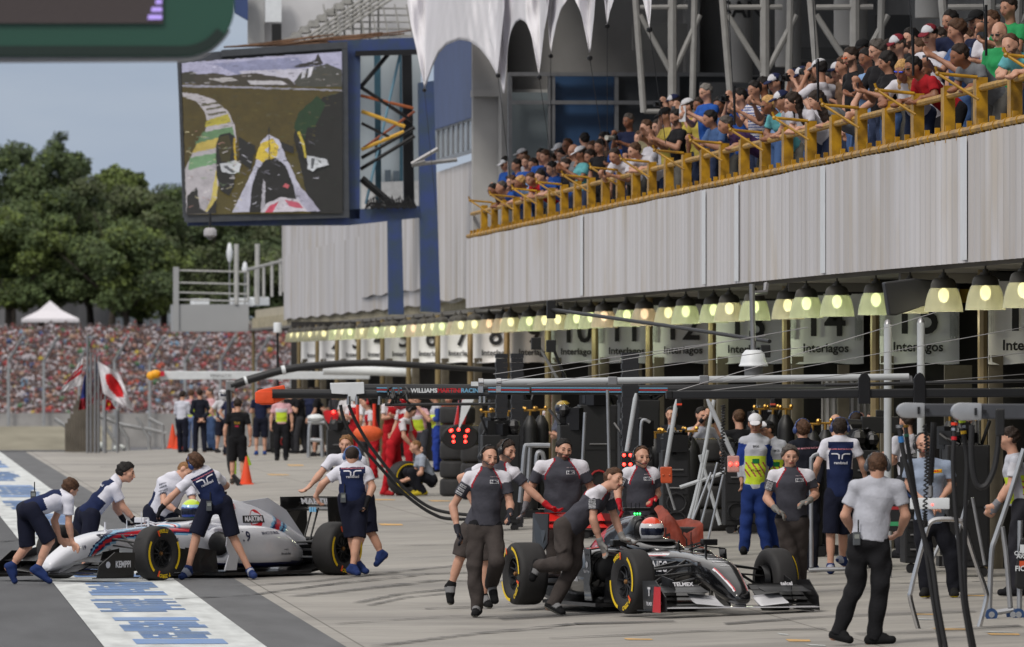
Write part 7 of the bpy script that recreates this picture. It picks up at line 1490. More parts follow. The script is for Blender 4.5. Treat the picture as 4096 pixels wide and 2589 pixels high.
# far white boom with yellow ball ends
t = thing('boom', UD(350, 884, 222), 'white boom with yellow rounded tips reaching across the far lane', 'boom'); b = MB(); b.prism(rel(t, [UD(376, 873, 222), UD(870, 874, 222), UD(870, 892, 222), UD(378, 893, 222)]), (0, .12, 0)); b.build('boom_tube', M_WHT, t, bevel=.02)
b = MB(); b.ball(rel(t, [UD(355, 884, 222)])[0], .12, 12); b.ball(rel(t, [UD(366, 880, 222)])[0], .115, 12, (1.3, 1, 1)); b.build('tip_ball', paint((235, 165, 30), .5), t, smooth=True); b = MB(); b.box(rel(t, [UD(382, 879, 221.9)])[0], (.10, .1, .13)); b.build('red_mark', paint((190, 30, 50), .5), t)
put_text('lettering', 'RENAULT F1', UD(520, 884, 221.95)-Vector(t.location), (1, 0, 0), (0, 0, 1), .07, M_DRK, t)
t = thing('boom', UD(760, 868, 210), 'pale boom ending in a round nose behind the curved black boom', 'boom'); tpart(t, 'boom_tube', [UD(760, 869, 210), UD(860, 872, 210), UD(1010, 878, 210)], [.14, .12, .10], M_WHT, 12)
# team boom with lettering
Y = 112; t = thing('boom', UD(672, 925, Y), 'long black boom with orange covered tip lettered with the racing team name', 'boom')
tpart(t, 'lower_tube', [UD(640, 926, Y), UD(1165, 929, Y)], .062, M_BOOM, 12); tpart(t, 'upper_tube', [UD(790, 915, Y+.3), UD(1570, 917, Y+.3), UD(2130, 915, Y+.3)], .070, M_BOOM, 12)
b = MB(); q = rel(t, [UD(606, 918, Y), UD(670, 905, Y), UD(673, 938, Y), UD(640, 952, Y), UD(612, 953, Y), UD(604, 935, Y)]); b.prism(q, (0, .16, 0)); b.box((q[0]+q[3])/2+Vector((0, .08, 0)), (.25, .2, .16)); b.build('tip_cover', M_FLO, t, bevel=.03, smooth=True)
b = MB(); b.prism(rel(t, [UD(778, 901, Y-.1), UD(856, 899, Y-.1), UD(857, 926, Y-.1), UD(838, 928, Y-.1), UD(838, 944, Y-.1), UD(820, 944, Y-.1), UD(818, 928, Y-.1), UD(780, 926, Y-.1)]), (0, .25, 0)); b.build('bracket', M_WHT, t, bevel=.01)
b = MB(); b.prism(rel(t, [UD(1268, 888, Y-.1), UD(1305, 888, Y-.1), UD(1307, 912, Y-.1), UD(1266, 912, Y-.1)]), (0, .25, 0)) if 0 else b.prism(rel(t, [UD(1290-180, 898, Y-.1), UD(1324-180, 898, Y-.1), UD(1324-180, 908, Y-.1), UD(1290-180, 908, Y-.1)]), (0, .2, 0)); b.build('bracket', M_WHT, t)
pw = put_text('lettering', 'WILLIAMS', UD(997, 919, Y-.08)-Vector(t.location), (1, 0, 0), (0, 0, 1), .055, M_WHT, t, bold=.05, sx=1.0, off=.012); put_text('lettering', 'MARTINI', UD(1056, 919, Y-.08)-Vector(t.location), (1, 0, 0), (0, 0, 1), .055, RED, t, bold=.05, off=.012); put_text('lettering', 'RACING', UD(1110, 919, Y-.08)-Vector(t.location), (1, 0, 0), (0, 0, 1), .055, paint((110, 165, 200), .3, .5), t, bold=.05, off=.012)
for x0, x1 in ((886, 945), (1148, 1245), (1250, 1570)):
    for k, m in enumerate([paint((110, 165, 200), .3, .5), paint((180, 30, 45), .3, .5), paint((110, 165, 200), .3, .5)]):
        b = MB(); y = 911+k*4.5; b.prism(rel(t, [UD(x0, y, Y-.09), UD(x1, y+1, Y-.09), UD(x1, y+3.4, Y-.09), UD(x0, y+2.4, Y-.09)]), (0, .01, 0)); b.build('stripe', m, t)
tpart(t, 'hanging_bar', [UD(905, 952, Y-.2), UD(1165, 950, Y-.2)], .02, M_BOOM, 8)
for x in (820, 840, 893, 925, 935, 1130, 1140): tpart(t, 'clamp', [UD(x, 932, Y-.15), UD(x, 952, Y-.15)], .028, M_CHR, 8)
b = MB(); rr = random.Random(2)
for k in range(14): x = rr.uniform(890, 960); y = rr.uniform(905, 925); b.tube(rel(t, [UD(x, y, Y-.2), UD(x+rr.uniform(-12, 12), y+rr.uniform(8, 22), Y-.25), UD(x+rr.uniform(-14, 14), y+rr.uniform(14, 32), Y-.2)]), .014, 5)
b.build('hose_fitting', M_BLK, t)
# white tube boom in front
Y = 94; t = thing('boom', UD(1125, 900, Y), 'long straight white tube boom above the dark car', 'boom'); tpart(t, 'boom_tube', [UD(1128, 900, Y), UD(2137, 886, Y)], .037, M_POLE, 14)
for x in (1130, 1172): 
    b = MB(); y = 900-(x-1128)*.0139; b.tube(rel(t, [UD(x-5, y, Y), UD(x+6, y, Y)]), .048, 12); b.box(rel(t, [UD(x, y+16, Y-.02)])[0], (.05, .05, .07)); b.build('clamp', M_CHR, t, smooth=True)
for x in (1440, 1655): b = MB(); y = 900-(x-1128)*.0139; b.box(rel(t, [UD(x, y, Y)])[0], (.10, .09, .09)); b.build('clamp', M_ALU, t, bevel=.008)
b = MB(); b.prism(rel(t, [UD(2118, 880, Y), UD(2145, 884, Y), UD(2146, 898, Y), UD(2118, 900, Y)]), (0, .04, 0)); b.build('end_bracket', M_ALU, t)
# black box boom
Y = 91; t = thing('boom', UD(1570, 930, Y), 'black box section boom crossing in front of the white poles', 'boom')
b = MB(); b.prism(rel(t, [UD(1574, 919, Y), UD(2440, 912, Y), UD(2440, 934, Y), UD(1574, 939, Y)]), (0, .09, 0)); b.build('boom_tube', M_BOOM, t, bevel=.015)
b = MB(); b.prism(rel(t, [UD(1567, 919, Y-.01), UD(1582, 919, Y-.01), UD(1582, 938, Y-.01), UD(1567, 938, Y-.01)]), (0, .11, 0)); b.build('end_cap', M_BLK, t, bevel=.01)
tpart(t, 'rear_rail', [UD(1940, 906, Y+.4), UD(2440, 895, Y+.4)], .02, M_BOOM, 8)
for x in (2033, 2163): b = MB(); q = rel(t, [UD(x-14, 950, Y-.03), UD(x+14, 950, Y-.03), UD(x+14, 890, Y-.03), UD(x+8, 880, Y-.03), UD(x, 876, Y-.03), UD(x-8, 880, Y-.03), UD(x-14, 890, Y-.03)]); b.prism(q if x > 2100 else q, (0, .04, 0)); b.build('fin_bracket', M_DRK, t, bevel=.008)
for x, c in ((1597, (220, 70, 40)), (1817, (180, 70, 50))): b = MB(); b.box(rel(t, [UD(x, 948, Y-.02)])[0], (.05, .05, .10)); b.build('hook', M_BLK, t, bevel=.01); b = MB(); b.box(rel(t, [UD(x, 951, Y-.03)])[0], (.055, .055, .02)); b.build('hook_band', paint(c, .5), t)
# two grey booms at the right with steel heads
for i, (x0, Y, yc, hh, ln, lab) in enumerate([(3590, 71, 1642, 31, 110, 'grey boom with a steel rounded head, left of the two at the right edge'), (3808, 69.5, 1647, 36, 120, 'grey boom with a steel rounded head, nearest the right edge')]):
    t = thing('boom', U(x0, yc, Y), lab, 'boom', 'grey booms at the right edge')
    b = MB(); q = [U(x0+12*math.sin(a)*0 + hh*(1-math.cos(a)), yc - hh*math.sin(a), Y) for a in np.linspace(-math.pi/2, math.pi/2, 12)]; q = [U(x0 + 40 - 40*math.cos(a), yc - hh*math.sin(a), Y) for a in np.linspace(-math.pi/2, math.pi/2, 12)] + [U(x0+ln, yc-hh+2, Y), U(x0+ln, yc+hh-2, Y)]
    b.prism(rel(t, q), (0, .12, 0)); b.build('head', mat('pale_metal', (160, 162, 166), .35, .5), t, bevel=.012, smooth=True)
    b = MB(); b.prism(rel(t, [U(x0+ln-2, yc-hh+4, Y+.02), U(4250, yc-hh+6, Y+.02), U(4250, yc+hh-6, Y+.02), U(x0+ln-2, yc+hh-6, Y+.02)]), (0, .09, 0)); b.build('boom_tube', mat('boom_grey', (62, 64, 70), .5), t, bevel=.012)
    b = MB(); b.box(rel(t, [U(x0+ln-25, yc, Y-.005)])[0], (.02, .02, .06)); b.build('head_slot', M_DRK, t); b = MB(); b.box(rel(t, [U(x0+ln+10, yc, Y-.005)])[0], (.03, .02, .03)); b.build('head_slot', M_DRK, t)
b = MB(); b.box(U(4000, 1690, 69.3), (.07, .06, .22)); o_ = b.build('control_box', M_BLK, None, bevel=.01); o_.name = 'hanging_switch_box'; tag(o_, 'black switch box hanging from the right hand grey boom', 'switch box')
# hoses dropping from the booms
M_HOSE = mat('hose_black', (24, 24, 27), .6); M_CORD = mat('coil_cord', (30, 30, 33), .6)
def hose(px, Y, r, label, cols=(), cat='hose', name='air_hose', m=M_HOSE, group=None):
    P_ = curve([U(x, y, Y + (d[0] if d else 0)) for x, y, *d in px], 6); t = thing(name, P_[0], label, cat, group); tpart(t, 'hose_line', P_, r, m, 8)
    for (k, c, rr) in cols: tpart(t, 'coupling', [P_[k], P_[k+1]], r*rr, c if not isinstance(c, tuple) else paint(c, .4), 8)
    return t
GH = 'hoses hanging from the grey booms'
hose([(3598, 1700), (3606, 1770), (3622, 1850), (3660, 2010), (3700, 2160), (3730, 2260), (3752, 2420), (3785, 2600), (3800, 2680)], 71, .021, 'thick black hose with blue coupling hanging from the left grey boom', [(0, M_CHR, 1.5), (4, (50, 110, 170), 1.2), (5, (50, 110, 170), 1.2)], group=GH)
hose([(3622, 1700), (3628, 1760), (3645, 1870), (3668, 2020), (3695, 2150), (3712, 2260), (3735, 2420), (3765, 2600), (3775, 2680)], 71.1, .019, 'black hose with green coupling beside the blue one', [(0, M_BRASS, 1.4), (4, (40, 100, 80), 1.2)], group=GH)
hose([(3818, 1690), (3816, 1760), (3812, 1860), (3822, 2040), (3838, 2210), (3850, 2380), (3868, 2500), (3900, 2680)], 69.6, .019, 'black hose with red coupling hanging from the right grey boom', [(0, (225, 60, 30), 1.5), (2, M_CHR, 1.3), (5, (190, 30, 40), 1.25)], group=GH)
hose([(3848, 1680), (3856, 1750), (3868, 1860), (3862, 2040), (3860, 2230), (3862, 2380), (3880, 2500), (3915, 2680)], 69.7, .019, 'black hose with yellow coupling beside the red one', [(0, (190, 220, 40), 1.5), (2, M_CHR, 1.4), (4, (225, 180, 40), 1.25)], group=GH)
hose([(3998, 1720), (3990, 1800), (3975, 1880), (3945, 1940), (3912, 1945), (3892, 1890), (3885, 1800), (3888, 1700)], 69.4, .024, 'looped black hose hanging in a U from the right grey boom')
hose([(3735, 1690), (3732, 1760), (3726, 1850), (3722, 1930)], 71.3, .026, 'black rod holding the flat white panel')
def coil(px, Y, r, label):
    P_ = curve([U(x, y, Y) for x, y in px], 30); out = [p + Vector((math.cos(i*1.5)*r, math.sin(i*1.5)*r, 0)) for i, p in enumerate(P_)]; t = thing('coiled_cable', P_[0], label, 'cable'); tpart(t, 'cable_line', out, .008, M_CORD, 5)
coil([(3700, 1700), (3708, 1800), (3706, 1900), (3700, 2040), (3702, 2110)], 71.2, .019, 'thin coiled black cable dangling from the left grey boom')
coil([(2893, 1620), (2892, 1700), (2890, 1800), (2888, 1900)], 91, .022, 'coiled black cable hanging from the black box boom')
coil([(3485, 1920), (3476, 1990), (3468, 2040)], 80.75, .014, 'coiled cable hanging down the back of the cameraman')
G_ = 'hoses draped across the lane'
hose([(1362, 1620), (1370, 1660), (1395, 1720), (1450, 1790), (1530, 1880), (1600, 1960), (1680, 2025), (1740, 2060), (1790, 2075), (1900, 2078)], 113, .022, 'black hose curving from the lettered boom down behind the leftmost runner', group=G_)
hose([(1395, 1620), (1420, 1680), (1465, 1760), (1500, 1810), (1570, 1900), (1640, 1975), (1720, 2030), (1800, 2052), (1900, 2062)], 112, .022, 'second black hose curving down beside the first', group=G_)
hose([(912, 1560), (916, 1650), (912, 1750), (918, 1860), (935, 1905), (975, 1935), (1060, 1945), (1180, 1940), (1260, 1932), (1350, 1925)], 181, .05, 'bundle of black hoses trailing from the curved boom past the small cone', group=G_)
hose([(930, 1900, -1), (970, 1950, -1), (1080, 1958, -1), (1200, 1948, -1), (1420, 1938, -1), (1600, 1948, -1)], 180, .04, 'second hose lying on the concrete behind the rear wing', group=G_)
for i, p in enumerate([(912, 938), (958, 1000)]): 
    pass
for i, (x0, x1, y0, y1) in enumerate([(934, 938, 1812, 1898), (952, 985, 1808, 1870), (972, 1000, 1800, 1862)]): hose([(x0, y0), ((x0+x1)/2+2, (y0+y1)/2), (x1, y1)], 183.2, .04, 'lime green hose sleeve, %s of three beside the black overalled mechanic' % ['leftmost', 'middle', 'rightmost'][i], m=paint((150, 190, 40), .7), name='hose_sleeve', group='lime hose sleeves')
# poles
for i, (x, yt, yb, Y, r, lab) in enumerate([(3551, 1276, 2230, 97, .045, 'tall white round pole behind the cameraman, left of the pair'), (3684, 1270, 2200, 98, .046, 'tall white round pole with ball top, right of the pair')]):
    a = U(x, yt, Y); t = thing('white_pole', (a.x, a.y, gx(a.x)), lab, 'pole', 'tall white poles on the right'); b = MB(); h = a.z-gx(a.x); b.lathe([(0, h), (r*.7, h-.02), (r, h-.06)], n=16); b.build('pole_cap', M_ALU, t, smooth=True); b = MB(); b.lathe([(r, h-.06), (r, 0), (0, 0)], n=16); b.build('pole_shaft', M_POLE, t, smooth=True)
b = MB()
for (x0, y0, x1, y1) in [(1240, 905, 1900, 815), (1170, 898, 1900, 770), (1160, 880, 1800, 790), (1700, 898, 2408, 770), (1620, 925, 2408, 830), (1590, 920, 2200, 735), (1820, 926, 2408, 880)]: b.tube([UD(x0, y0, 92.5), UD(x1, y1, 92.5 + .2)], .0045, 5)
t = b.build('guy_wires', M_ALU); t.name = 'guy_wire'; tag(t, 'thin steel guy wires slanting up from the booms to the building', 'wires')
# angled white rods with light boxes
def lightrod(x0, y0, x1, y1, Y, kind, label):
    a, c = UD(x0, y0, Y), UD(x1, y1, Y); t = thing('signal_light', a, label, 'signal light'); tpart(t, 'rod', [a, a.lerp(c, .1), c], [.014, .026, .026], M_POLE, 10)
    b = MB(); p = rel(t, [c])[0] + Vector((0, -.02, -.09)); b.box(p, (.13, .07, .18)); b.build('housing', {'r': M_BLK, 'o': paint((210, 90, 50), .4), 'p': paint((200, 150, 140), .4)}[kind], t, bevel=.015)
    b = MB()
    for dx in (-.035, .035):
        for dz in ((-.05, .05) if kind == 'r' else (0,)): b.ball(p + Vector((dx, -.037, dz)), .020 if kind != 'o' else .012, 8)
    b.build('led', mat('red_led', (255, 50, 40), .3, emit=6) if kind != 'o' else mat('amber', (190, 90, 50), .3), t, smooth=True)
lightrod(1496, 925, 1474, 1062, 93, 'r', 'white rod with red lit signal box left of the slim mechanic with headset'); lightrod(1592, 938, 1566, 1098, 93.5, 'o', 'white rod with an orange signal box'); lightrod(1663, 938, 1724, 1072, 93, 'p', 'white rod with pale signal box showing two red lights')
# round red light board above tyre stack
t = thing('signal_board', UD(1082, 1028, 150), 'dark oval board with red lights above the tyre stack', 'signal board'); b = MB(); b.lathe([(0, .05), (.30, .05), (.34, 0), (.30, -.05), (0, -.05)], (0, 0, 0), 'Y', 28); o_ = b.build('board', M_BLK, t, smooth=True); o_.scale = (1, 1, .68)
b = MB()
for (x, z) in [(-.17, .11), (-.03, .13), (.12, .11), (-.12, .01), (.09, .01), (-.12, -.08), (.09, -.08), (-.155, .12), (.135, .12)]: b.ball((x, -.055, z), .028, 8)
b.build('red_led', mat('red_led', (255, 50, 40), .3, emit=6), t, smooth=True); tpart(t, 'hanging_rod', [UD(1082, 1012, 150), UD(1082, 930, 150)], .025, M_DRK)
# heart shaped red board, far off lollipop
t = thing('signal_board', UD(778, 990, 205), 'red heart shaped board with one red light held up on the far lane', 'signal board'); b = MB(); q = rel(t, [UD(x, y, 205) for x, y in [(760, 968), (768, 964), (778, 966), (790, 964), (797, 972), (795, 985), (779, 1004), (764, 986)]]); b.prism(q, (0, .05, 0)); b.build('board', paint((180, 26, 36), .4), t, bevel=.01); b = MB(); b.ball(rel(t, [UD(784, 969, 204.9)])[0], .04, 8); b.build('lamp', mat('red_led', (255, 50, 40), .3, emit=6), t); tpart(t, 'stem', [UD(778, 966, 205.1), UD(778, 940, 205.1)], .02, M_DRK)
# orange capped rods and cover near the red team
for x, y0, y1, i in ((841, 948, 1000, 0), (880, 950, 1005, 1)):
    t = thing('marker_rod', UD(x, y1, 172), 'bright orange vertical rod hanging from the boom, %s one' % ['left', 'right'][i], 'rod', 'orange rods'); tpart(t, 'rod', [UD(x, y0, 172), UD(x, y1, 172)], .035, paint((225, 60, 35), .5), 8)
b = MB(); b.ball(UD(866, 1020, 170), .22, 14, (1.4, .8, .75)); tag(b.build('orange_cover_bag', mat('orange_bag', (215, 90, 45), .7, var=.2, vs=6, bump=.5, bs=10), smooth=True), 'orange fabric cover hanging in front of the red clad mechanic', 'cover')
# dome camera on a conduit from the balcony edge
t = thing('dome_camera', UD(1772, 840, 107), 'large white dome camera hanging on a steel pipe in front of sign thirteen', 'camera'); b = MB(); b.lathe([(.0, .09), (.10, .09), (.145, .04), (.165, -.05), (.175, -.09), (.185, -.10), (.185, -.115), (.165, -.11), (0, -.10)], n=28); b.build('housing', M_WHT, t, smooth=True); b = MB(); b.lathe([(.12, -.10), (.115, -.24), (.09, -.27), (0, -.28)], n=24); b.build('camera_drum', mat('drum_grey', (120, 122, 126), .5), t, smooth=True)
tpart(t, 'conduit', [UD(1772, 828, 107), UD(1768, 668, 107)], .035, M_ALU, 12); b = MB(); b.box(rel(t, [UD(1800, 826, 107)])[0], (.12, .1, .16)); b.build('junction_box', M_BLK, t, bevel=.01)
tpart(t, 'elbow', [UD(1770, 690, 107), UD(1800, 688, 107.2), UD(1802, 668, 107.3)], .035, M_ALU, 10)
t = thing('stay_rod', UD(1297, 728, 118), 'long black rod slanting from the balcony edge to the dome camera', 'rod'); tpart(t, 'rod', [UD(1297, 728, 118), UD(1560, 765, 112), UD(1810, 803, 107)], .025, M_BLK, 8); b = MB(); b.box(rel(t, [UD(1296, 728, 118)])[0], (.12, .12, .25)); b.build('bracket', M_BLK, t, bevel=.01)
b = MB(); b.prism([UD(x, y, 101) for x, y in [(2080, 664), (2150, 655), (2205, 660), (2232, 700), (2108, 742), (2092, 742)]], (0, .3, 0)); tag(b.build('loudspeaker', M_BLK, bevel=.02), 'large black wedge loudspeaker between the hanging lamps', 'loudspeaker')
# lamps on stalks near the far signs, antenna post
for x, y, i in ((440, 0, 0), ): pass
t = thing('antenna_post', GD(656, 1052), 'thin dark post topped by a white box left of the number one sign', 'post'); a = UD(654, 870, 225); t.location = (a.x, 225, 0); tpart(t, 'shaft', [Vector((a.x, 225, 0)), UD(653, 782, 225)], .035, M_DRK); b = MB(); b.lathe([(0, .14), (.10, .14), (.11, .12), (.11, -.12), (0, -.14)], rel(t, [UD(653, 771, 225)])[0], n=16); b.build('box', M_WHT, t, smooth=True)
for i, (x, y, tx) in enumerate([(2144, 1375, 2230), (2204, 1385, 2262)]): t = thing('work_lamp', U(x, y, 125), 'small black work lamp on a slanting stalk, %s of two' % ['left', 'right'][i], 'lamp', 'work lamps on stalks'); b = MB(); b.box((0, 0, 0), (.14, .12, .18)); b.build('head', M_BLK, t, bevel=.01); tpart(t, 'stalk', [U(x+8, y+5, 125), U(tx, 1515, 125)], .022, M_DRK if i else M_ALU)
for i, (x, Yd) in enumerate([(2006, 132), (2068, 130), (2520, 108)]): a = U(x, 1405, Yd); t = thing('dark_tower', (a.x, Yd, gx(a.x)), 'dark ribbed vertical stack rising above the equipment, %s from the left' % ORD[i+1], 'tower', 'dark ribbed stacks'); b = MB(); h = a.z-gx(a.x); n_ = int(h/.06)
for i, (x, Yd, yt) in enumerate([(2006, 132, 1405), (2068, 130, 1402), (2520, 108, 1400)]):
    t = [o for o in COL.objects if o.name.startswith('dark_tower')][i]; h = U(x, yt, Yd).z - t.location.z; b = MB(); w = .19 if i < 2 else .22
    for k in range(int(h/.07)): b.box((0, 0, .035+k*.07), (w if k % 2 else w*.90, .2, .068))
    b.build('stack', mat('dark_blue_plastic', (24, 25, 31), .6), t)
# ---- tyres: upright and stacked
def tyre(loc, label, flat=True, rz=0, group=None, bare=True):
    t = empty('tyre', loc, rz, label, 'tyre', group); b = MB(); w = .33
    pr = [(.168, -w/2*.72), (.21, -w/2*.96), (.262, -w/2), (.300, -w/2*.93), (.322, -w/2*.80), (.330, -w/2*.6), (.332, 0), (.330, w/2*.6), (.322, w/2*.80), (.300, w/2*.93), (.262, w/2), (.21, w/2*.96), (.168, w/2*.72), (.168, -w/2*.72)]
    b.lathe(pr, (0, 0, .165 if flat else .332), 'Z' if flat else 'Y', 36); b.build('rubber', M_TYR, t, smooth=True, angle=60)
    b = MB(); c = (0, 0, .165 if flat else .332); b.lathe([(.168, -.12), (.160, .10), (.15, .02), (.05, .0), (.0, .02)], c, 'Z' if flat else 'Y', 24); b.build('rim', M_RIM, t, smooth=True)
    b = MB(); b.lathe([(.285, w/2+.003), (.262, w/2+.004)] if flat else [(.285, -w/2-.003), (.262, -w/2-.004)], c, 'Z' if flat else 'Y', 36); b.build('stripe', M_TYY, t)
    return t
g = GG(1830, 1985)
for k in range(5): tyre((g.x, g.y, g.z + k*.335), 'lying tyre in the stack beside the crouching technician, %s from the ground' % ordn(k+1), group='stacked tyres')
g = GG(1925, 2000)
for k in range(4): tyre((g.x, g.y+.6, g.z + k*.335), 'lying tyre in the rear stack by the gas bottles, %s from the ground' % ordn(k+1), group='stacked tyres')
g = GG(1610, 1990); t = tyre((g.x+.15, g.y+1.6, g.z), 'upright tyre behind the bending red mechanic', flat=False, rz=R(25))
g = GG(2870, 2130)
for k in range(4): tyre((g.x, g.y+1, g.z + k*.335), 'lying tyre behind the leaning white poles, %s from the ground' % ordn(k+1), group='stacked tyres')
# ---- gas bottles
M_BOT = mat('bottle_black', (18, 18, 20), .5)
def bottle(x, y, i, h=1.5, lab=''):
    t = empty('gas_bottle', (x, y, gx(x)+.15), 0, lab, 'gas bottle', 'black gas bottles'); b = MB(); b.lathe([(0, 0), (.12, .0), (.125, .04), (.125, h-.22), (.11, h-.12), (.07, h-.05), (.04, h), (0, h)], n=20); b.build('cylinder', M_BOT, t, smooth=True)
    b = MB(); b.tube([(0, 0, h-.01), (0, 0, h+.07)], .02, 8); b.tube([(-.09, 0, h+.08), (.09, 0, h+.08)], .016, 6); b.ball((-.08, -.03, h+.11), .03, 8); b.ball((.07, -.04, h+.12), .03, 8); b.build('valve', M_BRASS, t, smooth=True)
    b = MB(); b.box((0, 0, -.07), (.3, .3, .12)); b.build('base', M_DRK, t); return t
bi = 0
for (x0, Yb, nb, h) in [(1945, 136, 6, 1.5), (2570, 112, 3, 1.35), (2660, 112.5, 3, 1.35), (3040, 121, 3, 1.55), (3800, 101, 5, 1.6), (3250, 107, 2, 1.45), (2330, 122, 3, 1.3)]:
    for k in range(nb):
        p = U(x0 + k*(44 if x0 < 2000 else 52), 1900, Yb + (k % 2)*.3); bi += 1
        bottle(p.x, p.y, bi, h, 'black gas bottle with brass valve, %s from the left among the bottles along the garages' % ordn(bi))
# ---- tube frames, trolleys, stands
M_STAND = mat('stand_steel', (168, 170, 174), .3, .7)
def frame_thing(name, label, cat, segs, Y, r, m, extra=None, d=0):
    t = thing(name, U(*segs[0][0][:2], Y), label, cat)
    for i, s in enumerate(segs): tpart(t, 'tube', curve([U(q[0], q[1], Y + (q[2] if len(q) > 2 else 0)) for q in s], 4) if len(s) > 2 else [U(q[0], q[1], Y + (q[2] if len(q) > 2 else 0)) for q in s], r, m, 8)
    if extra: extra(t)
    return t
def vz(x, y): return (3480 + x/1.464, 1550 + y/1.464)
Ys = 80.3
def ex1(t):
    for x in (290, 642):
        b = MB(); b.lathe([(0, -.02), (.045, -.02), (.05, 0), (.045, .02), (0, .02)], rel(t, [U(*vz(x, 1498), Ys)])[0], 'Y', 18); b.build('castor', mat('castor_brown', (110, 66, 56), .5), t, smooth=True)
    b = MB(); b.prism(rel(t, [U(*vz(x, y), Ys+.05) for x, y in [(322, 1490), (322, 1432), (368, 1430), (368, 1478), (548, 1478), (548, 1428), (598, 1430), (598, 1490)]]), (0, .03, 0)); b.build('cradle', M_BLK, t)
frame_thing('steel_stand', 'polished steel tube stand shaped like a bottle at the front right', 'stand', [[vz(308, 1495), vz(270, 1370), vz(236, 1235), vz(240, 1190), vz(265, 1080), vz(300, 950), vz(330, 840), vz(350, 795), vz(385, 775), vz(445, 772), vz(500, 775), vz(545, 795), vz(565, 850), vz(600, 960), vz(640, 1080), vz(678, 1190), vz(682, 1240), vz(655, 1350), vz(612, 1495)], [vz(290, 1506), vz(640, 1506)]], Ys, .024, M_CHR, ex1)
Yr = 82.3
def ex2(t):
    for x in (710, 868, 835):
        b = MB(); y = 1330; b.lathe([(0, -.03), (.06, -.03), (.062, 0), (.06, .03), (0, .03)], rel(t, [U(*vz(x, y), Yr + (.3 if x == 835 else 0))])[0], 'Y', 20); b.build('wheel', paint((36, 66, 112), .5), t, smooth=True); b = MB(); b.lathe([(.03, -.034), (0, -.034)], rel(t, [U(*vz(x, y), Yr)])[0], 'Y', 14); b.build('hub', M_CHR, t)
    b = MB(); b.prism(rel(t, [U(*vz(x, y), Yr-.1) for x, y in [(885, 880), (960, 880), (960, 1185), (870, 1180), (848, 1165), (852, 1090)]]), (0, .06, 0)); b.build('padded_cover', M_BLK, t, bevel=.02)
    for tx, y, sz in (('CONS', 972, .045), ('ARIS', 990, .045), ('FICR', 1062, .055)): put_text('lettering', tx, rel(t, [U(*vz(892, y), Yr-.12)])[0], (1, 0, 0), (0, 0, 1), sz*.9, M_WHT, t, bold=.03)
    b = MB(); b.box(rel(t, [U(*vz(893, 1035), Yr-.11)])[0], (.06, .02, .06)); b.build('orange_mark', paint((200, 80, 40), .5), t); b = MB(); b.box(rel(t, [U(*vz(894, 945), Yr-.11)])[0], (.05, .02, .08)); b.build('white_mark', M_WHT, t)
frame_thing('tyre_trolley', 'tubular steel trolley with blue wheels and a lettered black cover at the right edge', 'trolley', [[vz(902, 360), vz(860, 500), vz(800, 690), vz(735, 880), vz(715, 950), vz(705, 1120), vz(700, 1310)], [vz(775, 815), vz(800, 1000), vz(822, 1290)], [vz(700, 1325), vz(840, 1302)], [vz(880, 780), vz(878, 1010), vz(875, 1300)]], Yr, .026, M_STAND, ex2)
# flat white panel on its rod
t = thing('panel_lamp', U(*vz(350, 680), 75), 'flat white rectangular panel with a small red light hanging before the bald man', 'panel'); b = MB(); b.box((0, 0, 0), (.35, .05, .10)); b.build('panel', M_WHT, t, bevel=.012, smooth=True); b = MB(); b.ball((.02, -.027, -.01), .008, 8); b.build('red_led', mat('red_led', (255, 50, 40), .3, emit=6), t)
tpart(t, 'rod', [U(*vz(352, 655), 75), U(*vz(352, 600), 75), U(*vz(374, 215), 75)], [.02, .018, .016], M_DRK); tpart(t, 'fitting', [U(*vz(353, 640), 75), U(*vz(353, 575), 75)], .026, M_ALU)
# tripods and leaning poles by the orange sheet
YT = 104
frame_thing('tripod_stand', 'pair of white tripod poles meeting at the top behind the dark car', 'stand', [[(2856, 1600), (2790, 1950), (2740, 2130)], [(2830, 1800), (2765, 2100)], [(2720, 1950), (2900, 1890)], [(2800, 1820), (2880, 2100)]], YT, .024, M_POLE)
frame_thing('leaning_poles', 'bundle of thin steel poles leaning beside the marshals', 'poles', [[(2845, 1890), (2740, 2160)], [(2870, 1850), (2790, 2150)], [(2900, 1870), (2830, 2170)], [(2650, 1880), (2700, 2040)]], YT-.5, .015, M_STAND)
frame_thing('silver_stand', 'silver tube arch standing behind the broad bearded mechanic', 'stand', [[(2080, 2010), (2090, 1900), (2100, 1795), (2115, 1782), (2200, 1782)], [(2120, 1790), (2110, 1960)], [(2145, 1860), (2150, 1815), (2165, 1810), (2175, 1830), (2180, 1900)]], 108, .03, M_STAND)
frame_thing('steel_stand', 'silver tube stand between the two standing grey clad mechanics', 'stand', [[(2560, 1850), (2565, 1700), (2580, 1680), (2600, 1690)], [(2620, 1960), (2680, 1700)], [(2650, 1900), (2700, 1720)], [(2340, 1650), (2330, 1850)], [(2430, 1560), (2440, 2000)]], 107, .020, M_STAND)
frame_thing('steel_stand', 'upright steel pole trolley behind the curly haired runner', 'stand', [[(3245, 2270), (3245, 1880), (3250, 1830), (3275, 1815)], [(3235, 2280), (3400, 2275)]], 99, .025, M_STAND)
frame_thing('silver_stand', 'crossed steel legs behind the stand at the front right', 'stand', [[(3790, 2280), (3870, 2000)], [(3890, 1990), (3940, 2260)], [(3720, 2260), (3790, 2110)]], 93, .02, M_STAND)
